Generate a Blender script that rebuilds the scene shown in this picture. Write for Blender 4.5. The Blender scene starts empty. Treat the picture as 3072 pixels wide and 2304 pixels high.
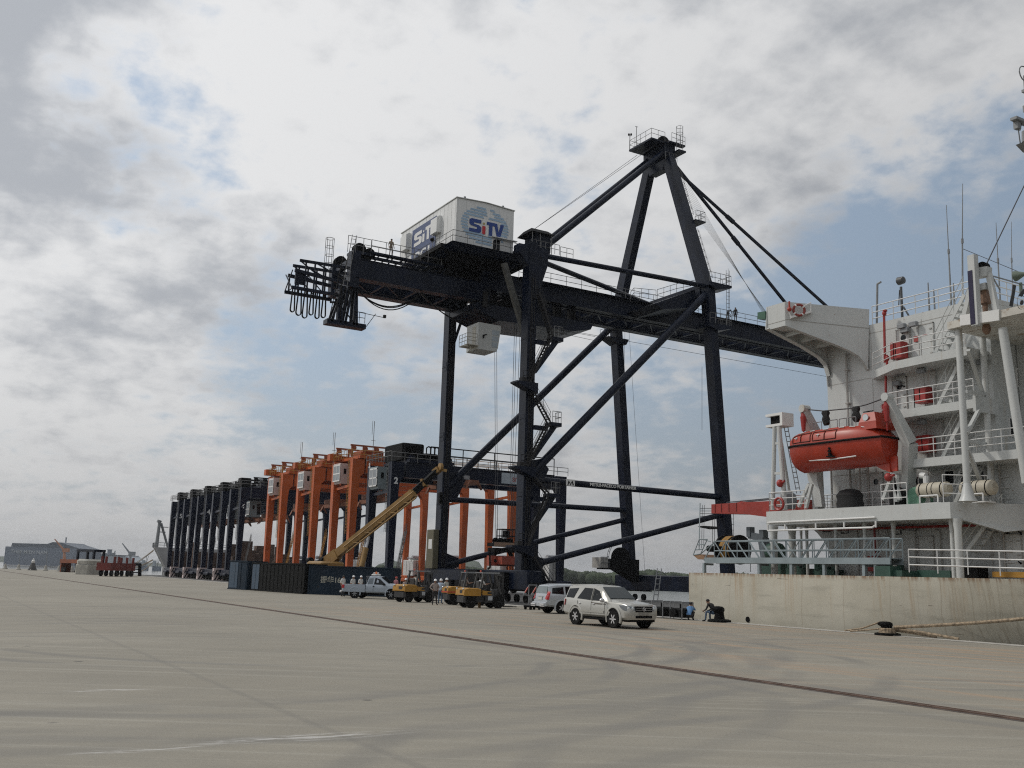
import bpy, bmesh, math, random
from mathutils import Vector as V, Matrix
random.seed(7)
sc = bpy.context.scene
COL = sc.collection
rad = math.radians

# ------------------------------------------------------------------ camera
FPX = 3000.0
PIT, ROL, AZ = math.atan(573/3000.0), rad(1.7), rad(30.5)
CAM = V((0, 0, 2.15))
_f0 = V((math.sin(AZ), math.cos(AZ), 0)); _r0 = V((math.cos(AZ), -math.sin(AZ), 0)); _z = V((0, 0, 1))
_F = _f0*math.cos(PIT)+_z*math.sin(PIT); _u0 = -_f0*math.sin(PIT)+_z*math.cos(PIT)
_R = _r0*math.cos(ROL)+_u0*math.sin(ROL); _U = -_r0*math.sin(ROL)+_u0*math.cos(ROL)
cd = bpy.data.cameras.new('camera'); cam = bpy.data.objects.new('camera', cd); COL.objects.link(cam)
cam.matrix_world = Matrix(((_R.x, _U.x, -_F.x, CAM.x), (_R.y, _U.y, -_F.y, CAM.y), (_R.z, _U.z, -_F.z, CAM.z), (0, 0, 0, 1)))
cd.sensor_width = 36; cd.lens = 36*FPX/3072; cd.clip_start = 0.1; cd.clip_end = 30000
sc.camera = cam

def _ray(px, py): return _F+_R*((px-1536)/FPX)-_U*((py-1152)/FPX)
def _hit(a, px, py, v):
    d = _ray(px, py); return CAM+d*((v-CAM[a])/d[a])
def hx(px, py, v): return _hit(0, px, py, v)   # measured on the photograph, on a wall X = v (metres)
def hy(px, py, v): return _hit(1, px, py, v)
def hz(px, py, v=0.0): return _hit(2, px, py, v)

# ------------------------------------------------------------------ world: sky and broken cloud
SUN_EL, SUN_AZ = rad(44), rad(-48)          # azimuth from +Y, negative towards -X
sun_dir = V((math.sin(SUN_AZ)*math.cos(SUN_EL), math.cos(SUN_AZ)*math.cos(SUN_EL), math.sin(SUN_EL)))
w = bpy.data.worlds.new('World'); sc.world = w; w.use_nodes = True
nt = w.node_tree; nt.nodes.clear()
class NT:
    def __init__(s, tree): s.t = tree
    def n(s, ty, **k):
        nd = s.t.nodes.new(ty)
        for a, b in k.items(): setattr(nd, a, b)
        return nd
    def link(s, a, b): s.t.links.new(a, b)
    def val(s, x, sock):
        if hasattr(x, 'links') or isinstance(x, bpy.types.NodeSocket): s.link(x, sock)
        else: sock.default_value = x
    def math(s, op, a, b=0.0, c=0.0, clamp=False):
        m = s.n('ShaderNodeMath', operation=op, use_clamp=clamp)
        s.val(a, m.inputs[0]); s.val(b, m.inputs[1]); s.val(c, m.inputs[2]); return m.outputs[0]
    def vmath(s, op, a, b=(0, 0, 0)):
        m = s.n('ShaderNodeVectorMath', operation=op)
        s.val(a, m.inputs[0]); s.val(b, m.inputs[1]); return m.outputs['Value' if op in ('DOT_PRODUCT', 'LENGTH', 'DISTANCE') else 'Vector']
    def noise(s, vec, scale, detail=4, rough=.5, dist=0.0):
        m = s.n('ShaderNodeTexNoise'); s.link(vec, m.inputs['Vector'])
        m.inputs['Scale'].default_value = scale; m.inputs['Detail'].default_value = detail
        m.inputs['Roughness'].default_value = rough; m.inputs['Distortion'].default_value = dist
        return m.outputs['Fac']
    def sstep(s, x, lo, hi):
        m = s.n('ShaderNodeMapRange', interpolation_type='SMOOTHSTEP'); s.val(x, m.inputs['Value'])
        m.inputs['From Min'].default_value = lo; m.inputs['From Max'].default_value = hi; return m.outputs['Result']
    def mix(s, f, a, b, mode='MIX'):
        m = s.n('ShaderNodeMix', data_type='RGBA', blend_type=mode)
        s.val(f, m.inputs[0])
        for x, i in ((a, 6), (b, 7)):
            if isinstance(x, tuple): m.inputs[i].default_value = (*x[:3], 1)
            else: s.link(x, m.inputs[i])
        return m.outputs[2]
    def mapping(s, vec, scale=(1, 1, 1), rot=(0, 0, 0), loc=(0, 0, 0)):
        m = s.n('ShaderNodeMapping'); s.link(vec, m.inputs['Vector'])
        m.inputs['Scale'].default_value = scale; m.inputs['Rotation'].default_value = rot; m.inputs['Location'].default_value = loc
        return m.outputs[0]
def build_sky():
    T = NT(nt)
    sky = T.n('ShaderNodeTexSky', sky_type='NISHITA'); sky.sun_disc = False
    sky.sun_elevation = SUN_EL; sky.sun_rotation = SUN_AZ; sky.dust_density = 2.5; sky.air_density = 1.2
    tc = T.n('ShaderNodeTexCoord'); d = tc.outputs['Generated']
    sp = T.n('ShaderNodeSeparateXYZ'); T.link(d, sp.inputs[0])
    z = T.math('MAXIMUM', sp.outputs['Z'], 0.0)
    zz = T.math('ADD', z, 0.30)
    cb = T.n('ShaderNodeCombineXYZ'); T.link(T.math('DIVIDE', sp.outputs['X'], zz), cb.inputs[0]); T.link(T.math('DIVIDE', sp.outputs['Y'], zz), cb.inputs[1])
    p = cb.outputs[0]
    big = T.noise(p, 1.4, 3, .5)
    med = T.noise(T.mapping(p, loc=(3.1, 1.7, 0.4)), 4.6, 8, .56, .2)
    fine = T.noise(T.mapping(p, loc=(8.3, 4.2, 2.0), scale=(1, .9, 1)), 14.0, 6, .55, .1)
    def lobe(px, py, width):      # a bank of cloud or a gap lying in one direction of the sky
        v = _ray(px, py).normalized()
        dt = T.vmath('DOT_PRODUCT', d, tuple(v))
        return T.sstep(dt, math.cos(width), 1.0)
    cov = T.math('ADD', T.math('MULTIPLY', big, .40), T.math('ADD', T.math('MULTIPLY', med, .55), T.math('MULTIPLY', fine, .64)))
    for px, py, wd, k in SKY_GAPS: cov = T.math('ADD', cov, T.math('MULTIPLY', lobe(px, py, wd), k))
    wisp = T.noise(T.mapping(p, rot=(0, 0, .9), scale=(1.0, .28, 1), loc=(2, 6, 1)), 5.0, 7, .6, .3)
    cov = T.math('ADD', cov, T.math('MULTIPLY', T.math('SUBTRACT', wisp, .5), .12))
    mask = T.sstep(cov, .54, .82)
    dark = T.math('ADD', T.math('MULTIPLY', T.noise(T.mapping(p, loc=(1.1, 4.7, 0.4), rot=(0, 0, .5)), 3.4, 5, .5, .3), .95), T.math('ADD', T.math('MULTIPLY', big, .45), T.math('MULTIPLY', fine, .35)))
    for px, py, wd, k in SKY_DARK: dark = T.math('ADD', dark, T.math('MULTIPLY', lobe(px, py, wd), k))
    shade = T.sstep(T.math('ADD', dark, T.math('MULTIPLY', T.math('SUBTRACT', fine, .5), .55)), .74, 1.32)
    cloud = T.mix(shade, (6.25, 6.25, 6.25), (3.35, 3.5, 3.75))
    blue = T.mix(.70, sky.outputs[0], (3.15, 3.95, 4.95))
    c = T.mix(T.math('MULTIPLY', mask, .95), blue, cloud)
    hz_ = T.math('POWER', T.math('SUBTRACT', 1.0, T.math('MINIMUM', z, 1.0)), 8.0)
    c = T.mix(T.math('MULTIPLY', hz_, .93), c, (3.45, 3.45, 3.45))
    # thin cloud is brighter round the hidden sun and dimmer opposite it
    sd_ = T.vmath('DOT_PRODUCT', d, tuple(sun_dir))
    br_ = T.math('ADD', T.math('MULTIPLY', T.sstep(sd_, -.75, .80), .70), .42)
    c = T.mix(1.0, c, T.vmath('SCALE', c, (0, 0, 0))) if False else c
    sc_ = T.n('ShaderNodeVectorMath', operation='SCALE'); T.link(c, sc_.inputs[0]); T.link(br_, sc_.inputs['Scale']); c = sc_.outputs[0]
    bg = T.n('ShaderNodeBackground'); T.link(c, bg.inputs[0]); bg.inputs[1].default_value = 0.12
    out = T.n('ShaderNodeOutputWorld'); T.link(bg.outputs[0], out.inputs[0])
# (pixel direction, width, amount): negative opens blue gaps
SKY_GAPS = [(2950, 800, .22, -.24), (2700, 1150, .20, -.20), (2150, 1100, .18, -.17), (1150, 1130, .20, -.26), (480, 420, .12, -.16), (1050, 150, .22, .08), (300, 700, .25, .12), (2500, 100, .30, .12), (1900, 650, .2, .08), (1250, 800, .16, .16)]
SKY_DARK = [(230, 180, .16, .36), (380, 880, .17, .27), (720, 830, .13, .15), (60, 480, .10, .16), (1400, 200, .30, -.10), (520, 420, .16, -.25), (250, 1250, .2, -.10), (2750, 250, .22, .06), (2450, 560, .12, .08)]
build_sky()
sd = bpy.data.lights.new('sun', 'SUN'); sd.energy = 1.5; sd.angle = rad(5); sd.color = (1, .95, .87)
sun = bpy.data.objects.new('sun', sd); COL.objects.link(sun); sun.rotation_euler = (-sun_dir).to_track_quat('-Z', 'Y').to_euler()
sun.location = (0, 0, 120)
sc.view_settings.view_transform = 'Standard'; sc.view_settings.look = 'None'
sc.view_settings.gamma = 1; sc.view_settings.exposure = 0.0
sc.render.engine = 'CYCLES'
sc.cycles.use_denoising = False; sc.cycles.pixel_filter_type = 'BLACKMAN_HARRIS'; sc.cycles.filter_width = 1.15; sc.cycles.max_bounces = 6; sc.cycles.transparent_max_bounces = 8
sc.cycles.caustics_reflective = False; sc.cycles.caustics_refractive = False

# ------------------------------------------------------------------ materials
MATS = {}
def mat(name, col, rough=.6, metal=0.0, var=.12, scale=1.5, col2=None, edge=(.45, .62), bump=0.0, alpha=1.0, spec=.5, tall=1.0):
    if name in MATS: return MATS[name]
    m = bpy.data.materials.new(name); m.use_nodes = True; T = NT(m.node_tree)
    b = m.node_tree.nodes['Principled BSDF']
    b.inputs['Roughness'].default_value = rough; b.inputs['Metallic'].default_value = metal
    b.inputs['Specular IOR Level'].default_value = spec
    g = T.n('ShaderNodeNewGeometry'); p = g.outputs['Position']
    if tall != 1.0: p = T.mapping(p, scale=(1, 1, tall))
    n1 = T.noise(p, scale, 5, .6)
    dk = tuple(c*(1-var) for c in col); lt = tuple(min(1, c*(1+var)) for c in col)
    c = T.mix(T.sstep(n1, .3, .7), dk, lt)
    if col2:
        n2 = T.noise(T.mapping(p, loc=(5, 3, 9)), scale*2.3, 8, .65)
        c = T.mix(T.sstep(n2, *edge), c, col2)
    T.link(c, b.inputs['Base Color'])
    T.link(T.math('ADD', T.math('MULTIPLY', n1, .2), rough-.1), b.inputs['Roughness'])
    if bump:
        bp = T.n('ShaderNodeBump'); bp.inputs['Strength'].default_value = bump; bp.inputs['Distance'].default_value = .05
        T.link(T.noise(p, scale*6, 6, .6), bp.inputs['Height']); T.link(bp.outputs[0], b.inputs['Normal'])
    MATS[name] = m; return m

def glass_mat():
    m = mat('dark_glass', (.006, .008, .010), .08, 0, .2, 1, spec=.25); return m
GLASS = glass_mat()
NAVY = mat('navy_steel', (.0040, .0075, .0185), .32, 0, .35, .8, (.013, .009, .008), (.60, .78), spec=.2)
NAVY2 = mat('navy_rtg_steel', (.0040, .0078, .022), .34, 0, .22, .7, (.011, .009, .010), (.64, .82), spec=.2)
BLACK = mat('black_steel', (.004, .004, .0045), .7, spec=.12)
RAILG = mat('galvanised_rail', (.16, .16, .16), .5, .3)
DRAIL = mat('dark_handrail', (.018, .017, .017), .6, spec=.3)
ORANGE = mat('orange_rtg_paint', (.41, .088, .018), .5, 0, .15, .6, (.20, .05, .02), (.62, .8))
def ship_white():
    m = bpy.data.materials.new('ship_white_paint'); m.use_nodes = True; T = NT(m.node_tree); b = m.node_tree.nodes['Principled BSDF']
    g = T.n('ShaderNodeNewGeometry'); p = g.outputs['Position']
    c = T.mix(T.sstep(T.noise(p, .35, 5, .6), .3, .7), (.465, .48, .475), (.515, .53, .52))
    s1 = T.noise(T.mapping(p, scale=(1.6, 1.6, .10)), 1.0, 6, .62); s2 = T.noise(T.mapping(p, loc=(4, 4, 1)), .5, 4, .5)
    c = T.mix(T.math('MULTIPLY', T.math('MULTIPLY', T.sstep(s1, .56, .70), T.sstep(s2, .42, .62)), .55), c, (.36, .29, .20))
    s3 = T.noise(T.mapping(p, scale=(3.5, 3.5, .3), loc=(9, 1, 3)), 1.0, 5, .6)
    c = T.mix(T.math('MULTIPLY', T.sstep(s3, .52, .72), .22), c, (.36, .36, .34))
    sp_ = T.noise(T.mapping(p, loc=(2, 7, 5)), 5.0, 3, .5)
    c = T.mix(T.math('MULTIPLY', T.sstep(sp_, .71, .76), .7), c, (.24, .12, .06))
    T.link(c, b.inputs['Base Color']); b.inputs['Roughness'].default_value = .42
    bp = T.n('ShaderNodeBump'); bp.inputs['Strength'].default_value = .3; bp.inputs['Distance'].default_value = .06
    T.link(T.noise(p, .8, 2, .5), bp.inputs['Height']); T.link(bp.outputs[0], b.inputs['Normal']); return m
WHITE = ship_white()
WHITE2 = mat('white_paint', (.66, .66, .65), .45, 0, .05, .5)
HOUSEW = mat('house_cladding', (.66, .67, .67), .5, 0, .06, .5, (.48, .46, .42), (.66, .85), tall=.3)
GREYB = mat('blue_grey_paint', (.22, .265, .285), .5, 0, .12, 1)
GREY = mat('grey_steel', (.20, .21, .22), .55)
RED = mat('fire_red', (.29, .022, .018), .45, 0, .12, 1)
REDJ = mat('jib_red', (.28, .026, .016), .5, 0, .15, .8, (.2, .03, .02), (.6, .8))
BOATO = mat('lifeboat_orange', (.33, .030, .011), .4, 0, .10, 1.2, (.28, .03, .015), (.6, .8))
PINK = mat('faded_pink_paint', (.56, .46, .44), .6, 0, .08, 1)
YEL = mat('machine_yellow', (.36, .185, .026), .42, 0, .1, 1.2, (.3, .17, .05), (.64, .8))
CRY = mat('crane_yellow', (.25, .145, .042), .55, 0, .2, .8, (.13, .08, .035), (.6, .8))
RUB = mat('rubber', (.010, .010, .010), .9, spec=.2)
CHROME = mat('alloy', (.58, .58, .59), .3, .35, .05)
ROPE = mat('rope', (.27, .21, .145), .9, 0, .45, 9)
WIRE = mat('wire', (.05, .05, .055), .5, .3)
BLUEP = mat('logo_blue', (.012, .045, .22), .5, 0, .06)
LBLUE = mat('pale_blue', (.30, .42, .55), .5, 0, .06)
SBLUE = mat('panel_blue', (.05, .075, .17), .5, 0, .08)
BBOX = mat('blue_steel_plate', (.006, .016, .029), .6, 0, .2, .6, (.022, .017, .014), (.6, .8), spec=.2)
BBOXL = mat('blue_plate_light', (.028, .055, .09), .5, 0, .15, 1, (.12, .12, .12), (.6, .8))
KBOX = mat('black_steel_plate', (.0035, .004, .004), .7, 0, .2, .6, (.009, .007, .006), (.55, .8), spec=.15)
CONCB = mat('block_concrete', (.36, .35, .32), .9, 0, .12, 3)
GREEN = mat('winch_green', (.02, .06, .045), .5, 0, .2)
SILV = mat('champagne_silver_paint', (.43, .425, .395), .25, .45, .03, .6)
SILV2 = mat('silver_paint', (.44, .47, .50), .3, .45, .03, .6)
PWHITE = mat('pale_blue_white_paint', (.27, .31, .36), .35, .1, .03, .6)
TAILR = mat('tail_lamp_red', (.40, .015, .02), .25)
LAMP = mat('lamp_lens', (.55, .58, .6), .12, .3)
SKIN = mat('skin', (.27, .15, .10), .6)
HAIR = mat('hair', (.012, .010, .010), .6)
def cloth(name, c): return mat('cloth_'+name, c, .85, 0, .15, 8)
HELM = mat('helmet_white', (.78, .79, .80), .35)

# ------------------------------------------------------------------ mesh helpers
OFF = {}
class MB:
    def __init__(s): s.v = []; s.f = []; s.m = []
    def add(s, vs, fs, mi=0):
        o = len(s.v); s.v += [V(x) for x in vs]; s.f += [tuple(i+o for i in f) for f in fs]; s.m += [mi]*len(fs); return s
    def hexa(s, p, mi=0):
        return s.add(p, [(0, 3, 2, 1), (4, 5, 6, 7), (0, 1, 5, 4), (1, 2, 6, 5), (2, 3, 7, 6), (3, 0, 4, 7)], mi)
    def box(s, x0, x1, y0, y1, z0, z1, mi=0):
        return s.hexa([(x0, y0, z0), (x1, y0, z0), (x1, y1, z0), (x0, y1, z0), (x0, y0, z1), (x1, y0, z1), (x1, y1, z1), (x0, y1, z1)], mi)
    def bev(s, x0, x1, y0, y1, z0, z1, b, mi=0):     # box with chamfered vertical and top edges
        r = [(x0+b, y0), (x1-b, y0), (x1, y0+b), (x1, y1-b), (x1-b, y1), (x0+b, y1), (x0, y1-b), (x0, y0+b)]
        cx, cy = (x0+x1)/2, (y0+y1)/2
        k = lambda q: (cx+(q[0]-cx)*(1-2*b/(x1-x0)), cy+(q[1]-cy)*(1-2*b/(y1-y0)))
        rings = [[(*q, z0) for q in r], [(*q, z1-b) for q in r], [(*k(q), z1) for q in r]]
        return s.loft(rings, mi=mi)
    def frame(s, p, q, up=V((0, 0, 1))):
        d = (V(q)-V(p)).normalized(); up = V(up)
        if abs(d.dot(up)) > .98: up = V((0, 1, 0)) if abs(d.y) < .9 else V((1, 0, 0))
        a = d.cross(up).normalized(); b = a.cross(d).normalized(); return a, b
    def beam(s, p, q, w, h, up=(0, 0, 1), w2=None, h2=None, mi=0):
        a, b = s.frame(p, q, up); p, q = V(p), V(q); w2 = w2 or w; h2 = h2 or h
        return s.hexa([p-a*w/2-b*h/2, p+a*w/2-b*h/2, p+a*w/2+b*h/2, p-a*w/2+b*h/2, q-a*w2/2-b*h2/2, q+a*w2/2-b*h2/2, q+a*w2/2+b*h2/2, q-a*w2/2+b*h2/2], mi)
    def tube(s, p, q, r, r2=None, n=8, mi=0):
        a, b = s.frame(p, q); p, q = V(p), V(q); r2 = r if r2 is None else r2
        c = [(math.cos(i*2*math.pi/n), math.sin(i*2*math.pi/n)) for i in range(n)]
        vs = [p+a*r*x+b*r*y for x, y in c]+[q+a*r2*x+b*r2*y for x, y in c]
        fs = [(i, (i+1) % n, n+(i+1) % n, n+i) for i in range(n)]+[tuple(range(n-1, -1, -1)), tuple(range(n, 2*n))]
        return s.add(vs, fs, mi)
    def path(s, pts, r, n=5, mi=0):
        for a, b in zip(pts[:-1], pts[1:]):
            if (V(a)-V(b)).length > 1e-4: s.tube(a, b, r, n=n, mi=mi)
        return s
    def loft(s, rings, cap=True, mi=0):
        n = len(rings[0]); vs = [p for r in rings for p in r]; fs = []
        for k in range(len(rings)-1):
            fs += [(k*n+i, k*n+(i+1) % n, (k+1)*n+(i+1) % n, (k+1)*n+i) for i in range(n)]
        if cap: fs += [tuple(range(n-1, -1, -1)), tuple(range((len(rings)-1)*n, len(rings)*n))]
        return s.add(vs, fs, mi)
    def prism(s, pts, vec, mi=0):
        vec = V(vec); return s.loft([[V(p) for p in pts], [V(p)+vec for p in pts]], mi=mi)
    def lathe(s, prof, c=(0, 0, 0), axis='z', n=16, mi=0):
        rings = []
        for r, h in prof:
            ring = []
            for i in range(n):
                x, y = r*math.cos(i*2*math.pi/n), r*math.sin(i*2*math.pi/n)
                ring.append(V(c)+(V((x, y, h)) if axis == 'z' else V((h, x, y)) if axis == 'x' else V((y, h, x))))
            rings.append(ring)
        return s.loft(rings, mi=mi)
    def ell(s, c, rx, ry, rz, n=10, m=7, mi=0, R=None):
        rings = []
        for j in range(m+1):
            t = math.pi*(j+.001)/(m+.002)
            rings.append([V((rx*math.sin(t)*math.cos(i*2*math.pi/n), ry*math.sin(t)*math.sin(i*2*math.pi/n), -rz*math.cos(t))) for i in range(n)])
        if R: rings = [[R @ p for p in r] for r in rings]
        return s.loft([[V(c)+p for p in r] for r in rings], mi=mi)
    def torus(s, c, R, r, axis='x', n=20, k=6, a0=0, a1=2*math.pi, mi=0):
        pts = []
        for i in range(n+1):
            t = a0+(a1-a0)*i/n; u, v = R*math.cos(t), R*math.sin(t)
            pts.append(V(c)+(V((0, u, v)) if axis == 'x' else V((u, 0, v)) if axis == 'y' else V((u, v, 0))))
        return s.path(pts, r, k, mi)
    def rail(s, pts, h=1.05, sp=1.6, r=.025, bars=2, mi=0):
        pts = [V(p) for p in pts]
        for a, b in zip(pts[:-1], pts[1:]):
            L = (b-a).length; n = max(1, round(L/sp))
            for i in range(n+1):
                q = a.lerp(b, i/n); s.tube(q, q+V((0, 0, h)), r, n=4, mi=mi)
            for k in range(bars):
                zz = V((0, 0, h*(1-k/bars))); s.tube(a+zz, b+zz, r, n=4, mi=mi)
        return s
    def ladder(s, p, q, wv, r=.025, step=.35, mi=0):
        p, q, wv = V(p), V(q), V(wv); s.tube(p, q, r, n=4, mi=mi); s.tube(p+wv, q+wv, r, n=4, mi=mi)
        n = max(2, int((q-p).length/step))
        for i in range(1, n):
            a = p.lerp(q, i/n); s.tube(a, a+wv, r*.8, n=4, mi=mi)
        return s
    def stair(s, p, q, width=(0, .7, 0), n=9, mi=0, rail=True):
        p, q, wv = V(p), V(q), V(width)
        for o in (V((0, 0, 0)), wv): s.beam(p+o, q+o, .04, .18, mi=mi)
        d = (q-p); hd = V((d.x, d.y, 0)); hd = hd.normalized() if hd.length > .01 else V((1, 0, 0))
        for i in range(1, n+1):
            a = p.lerp(q, i/(n+.5)); s.beam(a, a+wv, .22, .03, mi=mi)
        if rail:
            for o in (V((0, 0, 0)), wv):
                for hh in (.5, .95): s.tube(p+o+V((0, 0, hh)), q+o+V((0, 0, hh)), .022, n=4, mi=mi)
                for t in (.02, .34, .67, .98):
                    a = p.lerp(q, t)+o; s.tube(a, a+V((0, 0, .95)), .022, n=4, mi=mi)
        return s
    def build(s, name, mt, parent=None, smooth=35, label=None, off=None):
        o_ = off if off is not None else (OFF.get(parent.name, V((0, 0, 0))) if parent else V((0, 0, 0)))
        me = bpy.data.meshes.new(name); bm = bmesh.new()
        vs = [bm.verts.new(p-o_) for p in s.v]
        for f, mi in zip(s.f, s.m):
            try: fc = bm.faces.new([vs[i] for i in f]); fc.material_index = mi
            except ValueError: pass
        bmesh.ops.recalc_face_normals(bm, faces=bm.faces)
        bm.to_mesh(me); bm.free()
        for m_ in (mt if isinstance(mt, (list, tuple)) else [mt]): me.materials.append(m_)
        if smooth:
            me.polygons.foreach_set('use_smooth', [True]*len(me.polygons)); me.set_sharp_from_angle(angle=rad(smooth))
        ob = bpy.data.objects.new(name, me); COL.objects.link(ob)
        if parent: ob.parent = parent
        if off is not None and not parent: ob.location = off
        OFF[ob.name] = o_
        if label: ob['label'] = label
        return ob
def tag(o, label, cat, group=None, kind=None):
    if label: o['label'] = label
    if cat: o['category'] = cat
    if group: o['group'] = group
    if kind: o['kind'] = kind
    return o
def thing(name, label, cat, loc=(0, 0, 0), rz=0.0, group=None, world=False):
    # world=True: the parts are given in world coordinates; otherwise in the thing's own
    o = bpy.data.objects.new(name, None); COL.objects.link(o); o.empty_display_size = .3
    o.location = loc; o.rotation_euler = (0, 0, rz); OFF[o.name] = V(loc) if world else V((0, 0, 0))
    return tag(o, label, cat, group)
def dup(root, loc, rz, label, group=None, shift=None):
    r = root.copy(); COL.objects.link(r); r.location = loc; r.rotation_euler = (0, 0, rz); r['label'] = label
    if group: r['group'] = group
    def rec(src, dst):
        for ch in list(src.children):
            c = ch.copy(); COL.objects.link(c); c.parent = dst; rec(ch, c)
    rec(root, r); return r
def struct(o): o['kind'] = 'structure'; return o
def lettering(s, size, mt, parent, loc, xd, yd, bold=0.0, ext=.012, align='CENTER', shear=0.0, wide=1.0):
    cu = bpy.data.curves.new('lettering', 'FONT'); cu.body = s; cu.size = size; cu.align_x = align; cu.align_y = 'CENTER'
    cu.extrude = ext; cu.offset = bold; cu.shear = shear
    t = bpy.data.objects.new('tmp', cu); COL.objects.link(t)
    dg = bpy.context.evaluated_depsgraph_get(); me = bpy.data.meshes.new_from_object(t.evaluated_get(dg))
    bpy.data.objects.remove(t); o_ = OFF.get(parent.name, V((0, 0, 0)))
    xd, yd, loc = V(xd).normalized(), V(yd).normalized(), V(loc); zd = xd.cross(yd)
    for v_ in me.vertices: v_.co = loc+xd*v_.co.x*wide+yd*v_.co.y+zd*v_.co.z-o_
    me.materials.clear(); me.materials.append(mt)
    ob = bpy.data.objects.new('lettering', me); COL.objects.link(ob); ob.parent = parent; OFF[ob.name] = o_
    return ob
NX = ((0, -1, 0), (0, 0, 1))     # writing on a face that looks to -X
NY = ((1, 0, 0), (0, 0, 1))      # writing on a face that looks to -Y
# ================================================================== THE SETTING
EDGE, HULL = 38.5, 39.7
def ground_mat():
    m = bpy.data.materials.new('quay_concrete'); m.use_nodes = True; T = NT(m.node_tree); b = m.node_tree.nodes['Principled BSDF']
    g = T.n('ShaderNodeNewGeometry'); p = g.outputs['Position']
    sp = T.n('ShaderNodeSeparateXYZ'); T.link(p, sp.inputs[0]); X, Y = sp.outputs['X'], sp.outputs['Y']
    big = T.noise(p, .09, 5, .6); med = T.noise(p, .7, 6, .6); fin = T.noise(p, 22, 5, .75)
    pr = T.mapping(p, rot=(0, 0, rad(31)))
    st = T.noise(T.mapping(pr, scale=(.05, 3.4, 1)), 1.0, 7, .68)      # broom and float marks across the slabs
    st2 = T.noise(T.mapping(pr, scale=(.035, 1.0, 1), loc=(4, 9, 0)), 1.0, 6, .62)
    c = T.mix(T.sstep(big, .3, .7), (.235, .216, .176), (.305, .282, .232))
    c = T.mix(T.math('MULTIPLY', T.sstep(med, .35, .7), .45), c, (.225, .212, .182))
    c = T.mix(T.math('MULTIPLY', T.sstep(st, .5, .68), .40), c, (.405, .388, .335))
    c = T.mix(T.math('MULTIPLY', T.sstep(st2, .50, .68), .30), c, (.21, .198, .168))
    c = T.mix(T.math('MULTIPLY', T.sstep(fin, .42, .68), .42), c, (.19, .18, .155))
    # red laterite dirt carried in by tyres on the strip between the rail and the edge
    dn = T.noise(T.mapping(T.mapping(p, rot=(0, 0, rad(-6))), scale=(1.3, .07, 1)), 1.0, 6, .62)
    zone = T.math('MULTIPLY', T.sstep(X, 13, 22), T.sstep(Y, 90, 30))
    c = T.mix(T.math('MULTIPLY', T.math('MULTIPLY', T.sstep(dn, .48, .66), zone), .6), c, (.38, .255, .16))
    # tyre tracks: turning circles of trucks
    for cx, cy, R, wd, k in ((9, 30, 15.5, .4, .5), (9, 30, 17.6, .4, .5), (4, 34, 21, .5, .4), (30, 14, 13, .4, .45), (30, 14, 15, .4, .45), (16, 3, 14, .35, .45), (16, 3, 12, .35, .45), (2, 44, 30, .6, .35), (2, 44, 27.5, .6, .35), (4, 28, 13.5, .3, .5), (4, 28, 11.8, .3, .5), (12, 32, 12.0, .35, .5), (12, 32, 10.4, .35, .5), (4.5, 22, 10.8, .40, .34), (4.5, 22, 12.5, .40, .34)):
        ds = T.vmath('DISTANCE', p, (cx, cy, 0)); a = T.math('ABSOLUTE', T.math('SUBTRACT', ds, R))
        f = T.math('MULTIPLY', T.sstep(a, wd, wd*.25), T.math('MULTIPLY', T.sstep(T.noise(T.mapping(p, loc=(cx, cy, 0)), .22, 4), .38, .58), k*1.25))
        c = T.mix(f, c, (.18, .172, .155))
    for jx, jw, k in ((5.3, .06, .26), (-3.4, .03, .22), (11.0, .025, .2), (26.0, .03, .25)):    # joints along the quay
        a = T.math('ABSOLUTE', T.math('SUBTRACT', T.math('ADD', X, T.math('MULTIPLY', T.noise(p, .5, 3), .12)), jx))
        c = T.mix(T.math('MULTIPLY', T.sstep(a, jw*2, jw*.4), k), c, (.14, .135, .125))
    fy = T.math('ABSOLUTE', T.math('SUBTRACT', T.math('FRACT', T.math('DIVIDE', Y, 6.0)), .5))  # joints across
    c = T.mix(T.math('MULTIPLY', T.sstep(fy, .006, .002), .22), c, (.16, .155, .145))
    # chalky spills
    for cx, cy, lx, ly, k in ((4.7, 13.05, 1.9, .34, .6), (2.7, 12.85, 1.1, .2, .6), (3.2, 18.9, 1.2, .22, .65)):
        e = T.vmath('LENGTH', T.vmath('MULTIPLY', T.vmath('SUBTRACT', p, (cx, cy, 0)), (1/lx, 1/ly, 0)))
        f = T.math('MULTIPLY', T.sstep(e, 1.0, .3), T.sstep(T.noise(T.mapping(p, scale=(.6, 3.5, 1)), 2.2, 7, .7), .46, .58))
        c = T.mix(T.math('MULTIPLY', f, k), c, (.58, .57, .55))
    # oil drips
    vo = T.n('ShaderNodeTexVoronoi'); T.link(p, vo.inputs['Vector']); vo.inputs['Scale'].default_value = .38
    c = T.mix(T.math('MULTIPLY', T.sstep(vo.outputs['Distance'], .05, .02), .75), c, (.06, .058, .055))
    T.link(c, b.inputs['Base Color'])
    T.link(T.math('ADD', T.math('MULTIPLY', med, .25), .68), b.inputs['Roughness'])
    b.inputs['Specular IOR Level'].default_value = .35
    bp = T.n('ShaderNodeBump'); bp.inputs['Strength'].default_value = .35; bp.inputs['Distance'].default_value = .02
    T.link(T.math('ADD', fin, st), bp.inputs['Height']); T.link(bp.outputs[0], b.inputs['Normal'])
    return m
q = MB(); q.box(-420, EDGE-.9, -80, 292, -5, 0); struct(q.build('ground', ground_mat(), smooth=0))
cop = mat('coping_concrete', (.40, .385, .35), .85, 0, .14, 1.2, (.24, .22, .19), (.58, .75))
e = MB(); e.box(EDGE-.86, EDGE, -80, 292, -5, .015); struct(e.build('kerb', cop, smooth=0))
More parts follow.
